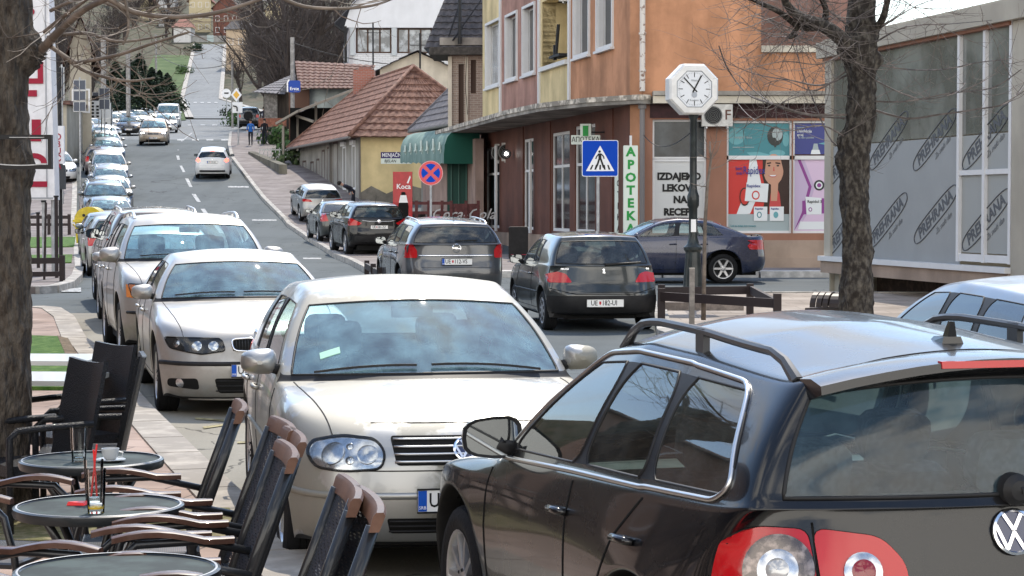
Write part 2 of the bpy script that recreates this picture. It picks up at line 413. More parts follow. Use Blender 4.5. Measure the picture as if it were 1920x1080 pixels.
 for a in[k for k in loop]:
  if(*a,0)in[x[0]for x in V]and a not in(('s',2),('s',9)):
   p=V[(*a,0),1].co;vert((*a,'u'),p.x+(0.10 if a[0]=='f' else(-.10 if a[0]=='k' else 0)),p.y-(.12 if p.y>.2 else 0),p.z-.01)
 for a,b in zip(loop,loop[1:]):
  if{a,b}&{('s',2),('s',9)}:continue
  F([(*a,0),(*b,0),(*b,'u'),(*a,'u')],1)
 for c0 in(1,8):
  ring=[('s',c0,0),('s',c0,1),('s',c0,2),('s',c0+1,2),('s',c0+2,2),('s',c0+2,1),('s',c0+2,0)]
  cx=P['xf']if c0==1 else P['xr']
  for k in ring:
   p=V[k,1].co;vert(('l',)+k,p.x,p.y-.10,p.z)
  for a,b in zip(ring,ring[1:]):F([a,b,('l',)+b,('l',)+a],P.get('archmat',1))
 bmesh.ops.recalc_face_normals(bm,faces=bm.faces)
 bm.verts.ensure_lookup_table()
 def crease(k1,k2,v):
  for s in(1,-1):
   e=bm.edges.get((V[k1,s],V[k2,s]))
   if e:e[cl]=v
 bc=P['belt_crease']
 for c in range(4,11):
  crease(('s',c,4),('s',c+1,4),bc);crease(('g',c,5),('g',c+1,5),.3)
 for c in(0,1,2,3):crease(('s',c,4),('s',c+1,4),P.get('fender_crease',.25))
 for q in range(3):
  crease(wk(5,q),wk(5,q+1),.7);crease(wk(4,q),wk(4,q+1),.6)
  crease(bk(5,q),bk(5,q+1),.5);crease(bk(4,q),bk(4,q+1),.5);crease(bk(8,q),bk(8,q+1),P.get('rooftail_crease',.4))
 for r in range(5,8):crease(wk(r,2),wk(r+1,2),.6);crease(bk(r,2),bk(r+1,2),.4);crease(('g',4,r),('g',4,r+1),.25)
 for cols,rr in((fcols,P.get('fcrease',{3:.45,2:.3})),(kcols,P.get('kcrease',{3:.45,2:.3,4:.4}))):
  for r,v in rr.items():
   for a,b in zip(cols,cols[1:]):crease((*a,r),(*b,r),v)
 for c in range(5,11):
  for r in(5,6):crease(('g',c,r),('g',c,r+1),.75)
 for c0 in(1,8):
  ring=[('s',c0,0),('s',c0,1),('s',c0,2),('s',c0+1,2),('s',c0+2,2),('s',c0+2,1),('s',c0+2,0)]
  for a,b in zip(ring,ring[1:]):crease(a,b,.8)
 for c in range(12):
  if c not in(1,2,8,9):crease(('s',c,1),('s',c+1,1),.3)
  crease(('s',c,3),('s',c+1,3),P.get('side_crease',.25))
 me=bpy.data.meshes.new('shell');bm.to_mesh(me);bm.free()
 for i in range(36):me.materials.append(None)
 o=bpy.data.objects.new('shell',me);COL.objects.link(o)
 md=o.modifiers.new('s','SUBSURF');md.levels=sub or P['sub'];md.boundary_smooth='ALL'
 dg=bpy.context.evaluated_depsgraph_get();ev=bpy.data.meshes.new_from_object(o.evaluated_get(dg))
 bpy.data.objects.remove(o)
 vs=[v.co.copy()for v in ev.vertices];fs=[tuple(p.vertices)for p in ev.polygons];ms=[p.material_index for p in ev.polygons]
 bpy.data.meshes.remove(ev)
 bvh=BVHTree.FromPolygons(vs,fs)
 def part(idx,name,mats,remap):
  sel=[i for i,m in enumerate(ms)if m in idx]
  used={};nv=[];nf=[];nm=[]
  for i in sel:
   t=[]
   for k in fs[i]:
    if k not in used:used[k]=len(nv);nv.append((vs[k].x-L/2,vs[k].y,vs[k].z))
    t.append(used[k])
   nf.append(tuple(t));nm.append(remap.get(ms[i],0))
  if not nf:return None
  b=MB();b.v=nv;b.f=nf;b.m=nm
  return b.build(name,mats,root,smooth=True)
 body=part({0,1},'body',bodymats,{0:0,1:1})
 gm=P.get('glass',M_gl)
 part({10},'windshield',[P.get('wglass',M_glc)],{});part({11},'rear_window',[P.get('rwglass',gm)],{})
 for i in(12,13,14,32,33,34):part({i},'side_window',[gm if i%20==12 else P.get('rsglass',gm)],{})
 def border(idx,rad,mt,name):
  cnt={}
  for f,m in zip(fs,ms):
   if m in idx:
    for a,b in zip(f,f[1:]+f[:1]):cnt[frozenset((a,b))]=cnt.get(frozenset((a,b)),0)+1
  nb={}
  for e,n in cnt.items():
   if n==1:
    a,b=tuple(e);nb.setdefault(a,[]).append(b);nb.setdefault(b,[]).append(a)
  seen=set();out=MB()
  for st in list(nb):
   if st in seen:continue
   loop=[st];seen.add(st);cur=st
   while True:
    nx=[k for k in nb[cur]if k not in seen]
    if not nx:break
    cur=nx[0];seen.add(cur);loop.append(cur)
   pts=[Vector((vs[k].x-L/2,vs[k].y,vs[k].z))for k in loop+loop[:2]]
   out.tube(pts,rad,4,cap=False)
  if out.f:out.build(name,mt,root,smooth=True)
 if P.get('chrome_line'):
  border({12,13,14,1012}|({1}if 0 else set()),.004,M_trimb,'window_seal')
 border({10},.008,M_blk,'window_seal');border({11},.008,M_blk,'window_seal')
 for i in(12,13,14,32,33,34):border({i},.006,M_blk,'window_seal')
 return P,bvh
class Det:
 """details laid on the shell by casting onto it; coordinates x from front bumper, y, z"""
 def __init__(s,P,bvh,root):s.P=P;s.bvh=bvh;s.root=root;s.L=P['L']
 def hit(s,face,a,b):
  L=s.L
  if face=='front':o,d=Vector((-1,a,b)),Vector((1,0,0))
  elif face=='rear':o,d=Vector((L+1,a,b)),Vector((-1,0,0))
  elif face=='left':o,d=Vector((a,2,b)),Vector((0,-1,0))
  elif face=='right':o,d=Vector((a,-2,b)),Vector((0,1,0))
  else:o,d=Vector((a,b,3)),Vector((0,0,-1))
  h=s.bvh.ray_cast(o,d)
  if face in('front','rear'):
   k=0
   while k<40 and(h[0]is None or(h[0].x if face=='front' else L-h[0].x)>.46):k+=1;o.y*=.985;h=s.bvh.ray_cast(o,d)
  if h[0]is None:
   h=s.bvh.find_nearest(o+d*(1.3 if face in('front','rear')else 1.2));return h[0],-d
  n=h[1]if h[1].dot(d)<0 else-h[1]
  return h[0],n
 def loc(s,p):return Vector((p.x-s.L/2,p.y,p.z))
 def patch(s,poly,face,m,name='panel',off=.004,res=.035,parent=None,skirt=.012,mir=False,round_=0):
  if round_:poly=rounded(poly,round_)
  outs=[]
  for sg in((1,-1)if mir else(1,)):
   pl=[((a*sg,b)if face in('front','rear','top0')else(a,b))for a,b in poly]
   fc=face if face in('front','rear','top')else('left' if sg==1 else 'right')if face=='left' else face
   if face=='top' and sg==-1:pl=[(a,-b)for a,b in poly]
   pts=[]
   for(x0,y0),(x1,y1)in zip(pl,pl[1:]+pl[:1]):
    n=max(1,int(math.hypot(x1-x0,y1-y0)/res))
    pts+=[(x0+(x1-x0)*k/n,y0+(y1-y0)*k/n)for k in range(n)]
   nb=len(pts);xs=[p[0]for p in pts];ys=[p[1]for p in pts]
   gx=min(xs)+res/2
   while gx<max(xs):
    gy=min(ys)+res/2
    while gy<max(ys):
     if inpoly(gx,gy,pts[:nb])and min((gx-p[0])**2+(gy-p[1])**2 for p in pts[:nb])>(res*.45)**2:pts.append((gx,gy))
     gy+=res
    gx+=res
   r=geometry.delaunay_2d_cdt([Vector(p)for p in pts],[],[list(range(nb))],1,1e-6)
   vv,ff=r[0],r[2]
   V3=[];DN=[]
   for p in vv:
    h,n=s.hit(fc,p.x,p.y);V3.append(s.loc(h+n*off));DN.append(s.loc(h-n*skirt))
   mb=MB();cnt={}
   fl=[]
   d={'front':Vector((-1,0,0)),'rear':Vector((1,0,0)),'left':Vector((0,1,0)),'right':Vector((0,-1,0)),'top':Vector((0,0,1))}[fc]
   for f in ff:
    a,b,c=[V3[i]for i in f[:3]]
    f=tuple(f)if(b-a).cross(c-a).dot(d)>0 else tuple(f[::-1]);fl.append(f)
    for i,j in zip(f,f[1:]+f[:1]):cnt[(i,j)]=1
   nV=len(V3)
   sk=[(i,i+nV,j+nV,j)for(i,j)in cnt if(j,i)not in cnt]
   mb.add(V3+DN,fl+sk)
   outs.append(mb.build(name,m,parent or s.root,smooth='auto'))
  return outs
 def strip(s,pts,face,rad,m,name='seam',mir=False,off=.0,n=4,step=.05,parent=None,mb=None,flat=1):
  own=mb is None;mb=mb or MB()
  for sg in((1,-1)if mir else(1,)):
   fc=face if not(face=='left' and sg==-1)else 'right'
   P2=[]
   q=[(a*sg,b)if face in('front','rear')else((a,b*sg)if face=='top' else(a,b))for a,b in pts]
   for(x0,y0),(x1,y1)in zip(q,q[1:]):
    k=max(1,int(math.hypot(x1-x0,y1-y0)/step));P2+=[(x0+(x1-x0)*i/k,y0+(y1-y0)*i/k)for i in range(k)]
   P2.append(q[-1])
   w=[]
   for p in P2:
    h,nn=s.hit(fc,*p);w.append(s.loc(h+nn*off))
   mb.tube(w,rad,n)
  if own:return mb.build(name,m,parent or s.root,smooth=True)
def inpoly(x,y,P):
 r=False;j=len(P)-1
 for i in range(len(P)):
  xi,yi=P[i];xj,yj=P[j]
  if(yi>y)!=(yj>y)and x<(xj-xi)*(y-yi)/(yj-yi)+xi:r=not r
  j=i
 return r
def rounded(poly,r,k=4):
 out=[];n=len(poly)
 for i in range(n):
  p0,p1,p2=Vector(poly[i-1]),Vector(poly[i]),Vector(poly[(i+1)%n])
  d0=(p0-p1);d2=(p2-p1);rr=min(r,d0.length*.48,d2.length*.48)
  a=p1+d0.normalized()*rr;b=p1+d2.normalized()*rr
  for t in range(k+1):
   t/=k;q=a*(1-t)**2+p1*2*t*(1-t)+b*t*t;out.append((q.x,q.y))
 return out
def circ(cx,cy,r,n=20,ry=None):return[(cx+r*math.cos(2*math.pi*i/n),cy+(ry or r)*math.sin(2*math.pi*i/n))for i in range(n)]
def plate(D,face,z,txt,y=0,w=.52,tilt=0,old=False,proud=.01):
 h,n=D.hit(face,y,z);sgn=-1 if face=='front' else 1
 x=max([D.hit(face,y+k*w*.5,z+j*.05)[0].x*sgn for k in(-1,0,1)for j in(-1,1)])*sgn
 p=D.loc(Vector((x+sgn*proud,y,z)))
 mb=MB();M=frame(p,(0,sgn,0))@Matrix.Rotation(tilt,4,'X')
 pl=MB();pl.mi=0;pl.prism(rounded([(-w/2,-.056),(w/2,-.056),(w/2,.056),(-w/2,.056)],.01),-.012,0,M)
 o=pl.build('number_plate',[M_plate],D.root)
 fr=MB();fr.tube([M@Vector((a,b,0))for a,b in((-w/2,-.056),(w/2,-.056),(w/2,.056),(-w/2,.056),(-w/2,-.056),(w/2,-.056))],.006,4)
 fr.build('plate_frame',M_blk,o)
 if not old:MB().box((-w/2+.004,-.05,0),(-w/2+.046,.05,.0015),M).build('plate_band',M_blue,o)
 if not old:
  vs,fs=text_mesh('SRB',.022,.001);MB().add(vs,fs,M@Matrix.Translation((-w/2+.025,-.033,.002))).build('plate_country_code',M_white,o)
 if isinstance(txt,str):txt=txt.split(' ',1)
 t=MB();X=-w/2+.055
 vs,fs=text_mesh(txt[0],.098,.001,.001,'LEFT',.82);t.add(vs,fs,M@Matrix.Translation((X,0,.001)))
 if len(txt)>1:
  vs,fs=text_mesh(txt[1],.098,.001,.001,'LEFT',.80);t.add(vs,fs,M@Matrix.Translation((X+.155,0,.001)))
 t.build('plate_text',M_ink,o)
 c=MB();c.prism([(-.014,.024),(-.014,-.008),(0,-.026),(.014,-.008),(.014,.024)],0,.001,M@Matrix.Translation((X+.132,0,.001)));c.build('plate_crest',mat('crest_red',(.5,.03,.04),.5),o)
 return o
def wheel(root,x,y,R,style,L,w=.2,steer=0,col=None,name='wheel'):
 s=1 if y>0 else-1
 o=bpy.data.objects.new(name,None);COL.objects.link(o);o.parent=root;o.location=(x-L/2,y,R);o.rotation_euler=(0,0,(0 if s>0 else math.pi)+steer);o.empty_display_size=.1
 t=MB();rr=R*.66
 t.lathe([(rr,-w*.5+.0),(R*.86,-w*.5),(R*.965,-w*.42),(R,-w*.32),(R*1.0,-w*.1),(R*.985,-w*.09),(R*.985,-w*.07),(R,-w*.06),(R,w*.06),(R*.985,w*.07),(R*.985,w*.09),(R,w*.1),(R,w*.32),(R*.965,w*.42),(R*.86,w*.5),(R*.78,w*.49),(rr,w*.44)],28,axis='y')
 t.build('tyre',M_rub,o,smooth='auto')
 m=MB();rm=col or(M_alloy if style!='cap' else M_hub)
 m.mi=0;m.lathe([(rr+.004,w*.46),(rr-.008,w*.45),(rr-.02,w*.36),(rr-.035,-w*.3),(rr-.03,-w*.4)],28,axis='y')
 m.lathe([(rr-.02,-.01),(.01,-.01)],20,axis='y');m.m[-20:]=[1]*20
 if style=='cap':
  m.mi=0;m.lathe([(rr-.01,w*.40),(rr*.8,w*.47),(rr*.5,w*.45),(rr*.28,w*.50),(.001,w*.51)],28,axis='y')
  for k in range(9):
   a=2*math.pi*k/9;M=Matrix.Rotation(a,4,'Y');m.mi=1;m.box((rr*.55,w*.44,-.022),(rr*.82,w*.485,.022),M)
 else:
  n={'s5':5,'s6':6,'s7':7,'s9':9,'s10':10,'s5d':5}[style]
  for k in range(n):
   a=2*math.pi*k/n
   for da in((-.14,.14)if style=='s5d' else(0,)):
    M=Matrix.Rotation(a+da,4,'Y');hw_={5:.034,6:.026,7:.024,9:.02,10:.015}[n]*(.6 if style=='s5d' else 1)
    m.mi=0;m.hexa([M@Vector(p)for p in((.03,w*.15,-hw_*1.25),(rr-.012,w*.2,-hw_*1.1),(rr-.012,w*.2,hw_*1.1),(.03,w*.15,hw_*1.25))],[M@Vector(p)for p in((.03,w*.40,-hw_),(rr-.012,w*.43,-hw_*.75),(rr-.012,w*.43,hw_*.75),(.03,w*.40,hw_))])
  m.lathe([(.058,w*.2),(.055,w*.41),(.03,w*.43),(.001,w*.43)],16,axis='y')
  m.mi=1
  for k in range(5):
   a=2*math.pi*(k+.5)/5;m.sphere((.042*math.cos(a),w*.415,.042*math.sin(a)),.009,6,4)
 m.build('rim',[rm,M_blk],o,smooth='auto')
 return o
def mirror(D,x,z,m,sz=(.10,.20,.14),reach=.205,name='mirror'):
 for s in(1,-1):
  h,n=D.hit('left' if s>0 else 'right',x,z);y0=h.y*s
  o=bpy.data.objects.new(name,None);COL.objects.link(o);o.parent=D.root;o.location=D.loc(Vector((x,s*y0,z)));o.empty_display_size=.05
  mb=MB();nu,nv=16,9;dx,dy,dz=sz;vs=[];fs=[];cy=reach-dy*.5
  for i in range(nv):
   t=i/(nv-1);f=math.sin(min(1,t*1.0+.02)*math.pi/2)**.55;xx=-dx*(1-t)+.01
   for k in range(nu):
    a=2*math.pi*k/nu;ca,sa=math.cos(a),math.sin(a)
    px=math.copysign(abs(ca)**.62,ca)*dy/2*f;pz=math.copysign(abs(sa)**.62,sa)*dz/2*f*(1-.12*(px/(dy/2)))
    vs.append((xx,s*(cy+px),pz+.05))
  for i in range(nv-1):
   for k in range(nu):fs.append((i*nu+k,i*nu+(k+1)%nu,(i+1)*nu+(k+1)%nu,(i+1)*nu+k))
  fs.append(tuple(range(nu)))
  mb.add(vs,fs);mb.build('mirror_housing',m,o,smooth='auto')
  g=MB();last=[Vector(v)for v in vs[-nu:]];c=sum(last,Vector())/nu
  ins=[c+(v-c)*.86+Vector((-.004,0,0))for v in last]
  g.add([c+(v-c)*.999 for v in last]+ins,[(k,(k+1)%nu,nu+(k+1)%nu,nu+k)for k in range(nu)]);g.build('mirror_rim',M_blk,o)
  MB().add(ins,[tuple(range(nu))]).build('mirror_glass',M_mir,o)
  MB().tube([(0.0,-s*.02,0),(-.01,s*.05,.02),(-.01,s*(cy-dy*.2),.035)],[.035,.028,.03],8,flat=1).build('mirror_arm',M_blk,o,smooth=True)
M_mir=mat('mirror_glass',(.30,.32,.33),.03,1)
def seats(root,L,xs,z0=.42,hw=.40,rear=True,wheel_side=1,det=True,headl=None):
 def seat(x,y,w,nm='seat'):
  mb=MB()
  def cush(a,b,tilt=0,pivot=(0,0,0)):
   M=Matrix.Translation(pivot)@Matrix.Rotation(tilt,4,'Y')
   b2=MB();b2.prism(rounded([(a[1],a[2]),(b[1],a[2]),(b[1],b[2]),(a[1],b[2])],.06,3),a[0],b[0])
   mb.add([M@Vector((v[2],v[0],v[1]))for v in b2.v],b2.f)
  X=x-L/2
  cush((-.5,y-w/2,z0-.16),(0,y+w/2,z0),0,(X,0,0));cush((0,y-w/2,0),(.12,y+w/2,.60),R_(14),(X-.03,0,z0-.02))
  hs=(y,)if w<.8 else(y-.36,y+.36)
  for hy in hs:cush((0.02,hy-.13,.63),(.11,hy+.13,.82),R_(14),(X-.03,0,z0-.02));mb.tube([(X+.13,hy-.06,z0+.55),(X+.17,hy-.06,z0+.66)],.008,4);mb.tube([(X+.13,hy+.06,z0+.55),(X+.17,hy+.06,z0+.66)],.008,4)
  mb.build(nm,M_seat,root,smooth='auto')
 seat(xs[0],.36,.5);seat(xs[0],-.36,.5)
 if rear:seat(xs[1],0,1.24,'rear_bench')
def interior(D,P,drv=-1,full=True):
 root,L=D.root,D.L;hw=P['W']/2
 x0=P['bx'][4];zb=P['zb'][4]
 mb=MB();mb.mi=0
 mb.hexa([(x0-.25-L/2,-hw+.18,zb-.45),(x0+.35-L/2,-hw+.14,zb-.45),(x0+.35-L/2,hw-.14,zb-.45),(x0-.25-L/2,hw-.18,zb-.45)],[(x0-.25-L/2,-hw+.20,zb-.04),(x0+.30-L/2,-hw+.14,zb-.015),(x0+.30-L/2,hw-.14,zb-.015),(x0-.25-L/2,hw-.20,zb-.04)])
 mb.build('dashboard',M_dash,root)
 bx=P['bx'];seats(root,L,(bx[6]-.12,bx[8]+.02),zb-.50,rear=True)
 sw=MB();M=Matrix.Translation((x0+.45-L/2,drv*-.36,zb-.05))@Matrix.Rotation(R_(-65),4,'Y')
 sw.tube([M@Vector((.18*math.cos(a*.5236),.18*math.sin(a*.5236),0))for a in range(14)],.014,5);sw.tube([M@Vector((-.18,0,0)),M@Vector((.18,0,0))],.02,4);sw.tube([M@Vector((0,0,-.02)),M@Vector((0,0,-.25))],.03,5)
 sw.build('steering_wheel',M_dash,root,smooth=True)
 rv=MB();p=D.hit('top',P['tx'][0]-.22,0)[0];p=D.loc(p);rv.box((p.x+.05,-.12,p.z-.14),(p.x+.07,.12,p.z-.075));rv.tube([(p.x+.06,0,p.z-.08),(p.x+.03,0,p.z-.0)],.01,4);rv.build('inner_mirror',M_blk,root)
def underside(D,P):
 L=D.L;hw=P['W']/2;mb=MB();Ra=P['R']+.09
 mb.box((.25-L/2,-hw+.30,.17),(L-.25-L/2,hw-.30,.52))
 xs=[P['xf']+Ra+.02,P['xr']-Ra-.02];mb.box((xs[0]-L/2,-hw+.10,.19),(xs[1]-L/2,hw-.10,.50))
 for cx in(P['xf'],P['xr']):
  for s in(1,-1):
   n=14;vs=[];fs=[]
   for k in range(n+1):
    a=math.pi*k/n*1.16-.25
    for yy in(hw-.085,hw-.31):vs.append((cx-L/2+Ra*math.cos(a),s*yy,P['R']+Ra*math.sin(a)))
   for k in range(n):fs.append((2*k,2*k+1,2*k+3,2*k+2))
   b=len(mb.v);mb.add(vs,fs);mb.add([(v[0],s*(hw-.31),v[2])for v in vs[::2]],[tuple(range(n+1))])
 mb.box((.5-L/2,-hw+.15,.5),(L-.4-L/2,hw-.15,.54))
 mb.build('underbody',M_dark,D.root)
def wheels(D,P,style,col=None,steer=0,w=.2):
 y=P['W']/2-w*.5-.015
 for x in(P['xf'],P['xr']):
  for s in(1,-1):wheel(D.root,x,s*y,P['R'],style,P['L'],w,steer if x==P['xf']else 0,col)
def seams(D,P,two_door=False):
 """door and bonnet gaps plus handles"""
 bx,zb=P['bx'],P['zb'];mb=MB();Ra=P['R']+.075;xf,xr=P['xf'],P['xr']
 doors=[(bx[4]-.03,(bx[6]+bx[7])/2),((bx[6]+bx[7])/2,bx[8]+.03)]
 f0=xf+Ra+.06
 D.strip([(bx[4]-.05,zb[4]-.03),(f0+.01,.62),(f0+.03,.30)],'left',.0045,M_seam,mir=True,mb=mb)
 xb=(bx[6]+bx[7])/2
 D.strip([(xb,zb[6]-.01),(xb+.0,.6),(xb-.03,.30)],'left',.0045,M_seam,mir=True,mb=mb)
 if not two_door:
  D.strip([(bx[8]+.05,zb[8]-.01),(min(bx[8]+.05,xr-.2),.80),(xr-Ra*.85,.62),(xr-Ra*1.12,.42),(xr-Ra*1.14,.3)],'left',.0045,M_seam,mir=True,mb=mb)
 D.strip([(f0+.02,.30),(xr-Ra*1.14,.30)],'left',.0045,M_seam,mir=True,mb=mb)
 D.strip([(P.get('hood_x',.26),P['W']*.37),(bx[1],P['W']*.392),(bx[2],P['W']*.41),(bx[3],P['W']*.422),(bx[4]-.10,P['W']*.425)],'top',.004,M_seam,mir=True,mb=mb)
 mb.build('panel_gap',M_seam,D.root)
 for s,fc in((1,'left'),(-1,'right')):
  for hx in([xb-.14]if two_door else[xb-.14,bx[8]-.10]):
   hz=P.get('handle_z',zb[6]-.13)
   p,n=D.hit(fc,hx,hz);q,n2=D.hit(fc,hx+.15,hz+.005)
   h=MB();h.tube([D.loc(p+n*.002),D.loc(p+n*.028+Vector((.02,0,0))),D.loc(q+n2*.03-Vector((.02,0,0))),D.loc(q+n2*.002)],[.012,.014,.014,.012],6)
   h.build('door_handle',P.get('handle_mat',D.bodymat),D.root,smooth=True)
def wipers(D,P,n=2):
 cb,zb=P['cbx'],P['cbz']
 mb=MB()
 for s in((1,-1)if n==2 else(1,)):
  y0=-.05*s if n==2 else 0
  pts=[]
  for k in range(8):
   t=k/7;y=lerp(.08 if s>0 else-.62,.62 if s>0 else.0,t)
   x=P['cbx']+.10+.10*(y/.7)**2+(.04*t if s>0 else.04*(1-t))
   h,nn=D.hit('top',x,y);pts.append(D.loc(h+nn*.018))
  mb.tube(pts,.009,4)
 mb.build('wiper',M_blk,D.root)
 # ------------------------------------------------------------ emblems
def ring_mb(mb,M,r,t,n=24,h=.004):
 mb.tube([M@Vector((r*math.cos(2*math.pi*i/n),r*math.sin(2*math.pi*i/n),h))for i in range(n+2)],t,5,cap=False)
def bar(mb,M,a,b,w,h=.006):
 a=Vector(a);b=Vector(b);d=(b-a).normalized();n=Vector((-d.y,d.x))*w/2
 mb.prism([(a.x-n.x,a.y-n.y),(b.x-n.x,b.y-n.y),(b.x+n.x,b.y+n.y),(a.x+n.x,a.y+n.y)],.001,h,M)
def emblem(D,face,z,kind,r=.06,y=0,m=None):
 p,n=D.hit(face,y,z);sg=-1 if face=='front' else 1
 p=D.loc(p+n*.006);M=frame(p,(0,sg,0),(Vector((0,0,1))-n*n.z).normalized())
 mb=MB();m=m or M_chr
 if kind=='v_over_w':
  ring_mb(mb,M,r,r*.10);w=r*.17
  for pts in([(-.45,.80),(-.02,.10),(.02,.10),(.45,.80)],[(-.88,.32),(-.42,-.78),(0,-.02),(.42,-.78),(.88,.32)]):
   for a,b in zip(pts,pts[1:]):bar(mb,M,(a[0]*r,a[1]*r),(b[0]*r,b[1]*r),w)
  base=MB();base.lathe([(r,-.004),(r,.001),(.001,.002)],24,M=M);o=base.build('emblem',mat('emblem_blue',(.01,.02,.07),.25,coat=1),D.root);mb.build('emblem_mark',m,o,smooth='auto')
  return
 if kind=='bolt':
  ring_mb(mb,M,r,r*.10)
  for a,b in(((-.95,.06),(.3,.06)),((-.3,-.1),(.95,-.1))):bar(mb,M,(a[0]*r,a[1]*r),(b[0]*r,b[1]*r),r*.18)
 elif kind=='round':
  ring_mb(mb,M,r,r*.12);mb.lathe([(r*.9,0),(r*.5,.003),(.001,.004)],20,M=M)
 elif kind=='lion':
  mb.prism([(a*r,b*r)for a,b in((-.5,.6),(.1,1),(.5,.6),(.3,.1),(.6,-.5),(.3,-1),(.1,-.4),(-.2,-.9),(-.4,-.3),(-.1,.1))],0,.006,M)
 elif kind=='diamond':
  mb.tube([M@Vector(v)for v in((0,r,0),(r*.6,0,0),(0,-r,0),(-r*.6,0,0),(0,r,0),(r*.6,0,0))],r*.15,5)
 mb.build('emblem',m,D.root,smooth='auto')
def word(D,face,y,z,txt,size=.035,m=None):
 p,n=D.hit(face,y,z);sg=-1 if face=='front' else 1
 vs,fs=text_mesh(txt,size,.002,.0005,sx=1.25);M=frame(D.loc(p+n*.004),(0,sg,0),(Vector((0,0,1))-n*n.z).normalized())
 MB().add(vs,fs,M).build('lettering',m or M_chr,D.root)
def lens_ring(D,face,y,z,r,m,name,off=.008,parent=None,dome=.004,seg=20):
 p,n=D.hit(face,y,z);M=frame(D.loc(p+n*off),(-n.y,n.x,0),(Vector((0,0,1))-n*n.z).normalized())
 mb=MB();mb.lathe([(r,-.012),(r,0),(r*.8,dome*.7),(.001,dome)],seg,M=M);return mb.build(name,m,parent or D.root,smooth='auto')
def finish(P,D,style,drv=-1,two_door=False,wip=True,col=None,w=.2,mz=None,msz=(.10,.20,.14),inter=True,mirm=None,steer=0):
 underside(D,P);wheels(D,P,style,col,steer,w)
 mirror(D,P['bx'][5]+.02,(mz or P['zb'][5]+.01),mirm or D.bodymat,msz)
 seams(D,P,two_door)
 if wip:wipers(D,P)
 if inter:interior(D,P,drv)
def start(P,name,label,cat,bm_,blk=None,loc=None,rotz=0,group=None,sub=None):
 root=thing(name,label,cat,group=group)
 P,bvh=car_shell(P,[bm_,blk or M_blk],root,sub);D=Det(P,bvh,root);D.bodymat=bm_
 return P,D,root
 # ---- generic light sets
def front_lights(D,P,poly,kind='clear',lamps=(),res=.03,dark=False,on=False,amber=None):
 for s in(1,-1):
  pl=[(a*s,b)for a,b in poly]
  h=D.patch(pl,'front',mat('lamp_black',(.03,.03,.032),.3)if dark else M_refl,'headlight',off=.002,res=res)[0]
  for(y,z,r)in lamps:
   lens_ring(D,'front',y*s,z,r,M_headon if on else M_refl,'bulb_reflector',.006,h)
  if amber:D.patch([(a*s,b)for a,b in amber],'front',M_orl,'turn_signal',off=.008,res=res,parent=h)
  D.strip(pl+pl[:1],'front',.007,M_blk,'lamp_seal',off=.006,n=5,step=.02,parent=h)
  D.patch(pl,'front',M_clens,'lamp_cover',off=.018,res=res,parent=h,skirt=-.004)
def rear_lights(D,P,poly,m=None,name='tail_light',inner=None,on=False,res=.035):
 for s in(1,-1):
  h=D.patch([(a*s,b)for a,b in poly],'rear',M_redstop if on else(m or M_red),name,off=.006,res=res)[0]
  for(q,mm)in(inner or[]):D.patch([(a*s,b)for a,b in q],'rear',mm,'lens',off=.011,res=res,parent=h,skirt=.002)
def rails(D,P,m,x0,x1,h=.055,y=None,rad=.016,posts=2,name='roof_rail'):
 yy=y or P['W']/2*P['wr']*.93
 for s in(1,-1):
  mb=MB();pts=[];N=16
  for k in range(N+1):
   t=k/N;x=lerp(x0,x1,t);p=D.loc(D.hit('top',x,yy*s)[0]);e=min(t,1-t)
   pts.append(p+Vector((0,0,h*min(1,(e/.11))**.6-.01)))
  mb.tube(pts,[rad*(1.5 if i in(0,N)else 1.15 if i in(1,N-1)else 1)for i in range(N+1)],8,flat=1.0)
  for k in range(posts):
   x=lerp(x0,x1,(k+1)/(posts+1));p=D.loc(D.hit('top',x,yy*s)[0]);mb.box((p.x-.035,p.y-.012,p.z-.01),(p.x+.035,p.y+.012,p.z+h))
  mb.build(name,m,D.root,smooth='auto')
def grille(D,poly,n,m_bar=None,face='front',name='grille',vertical=False,rad=.006):
 o=D.patch(poly,face,M_dark,name,off=.003)[0]
 ys=[p[0]for p in poly];zs=[p[1]for p in poly];mb=MB()
 for k in range(n):
  t=(k+.5)/n
  if vertical:
   y=lerp(min(ys),max(ys),t);zz=[min(zs)+.008,max(zs)-.008];D.strip([(y,zz[0]),(y,zz[1])],face,rad,None,mb=mb,off=.006)
  else:
   z=lerp(min(zs),max(zs),t);D.strip([(min(ys)+.01,z),(max(ys)-.01,z)],face,rad,None,mb=mb,off=.006)
 if n:mb.build('slat',m_bar or M_blk,o,smooth=True)
 return o
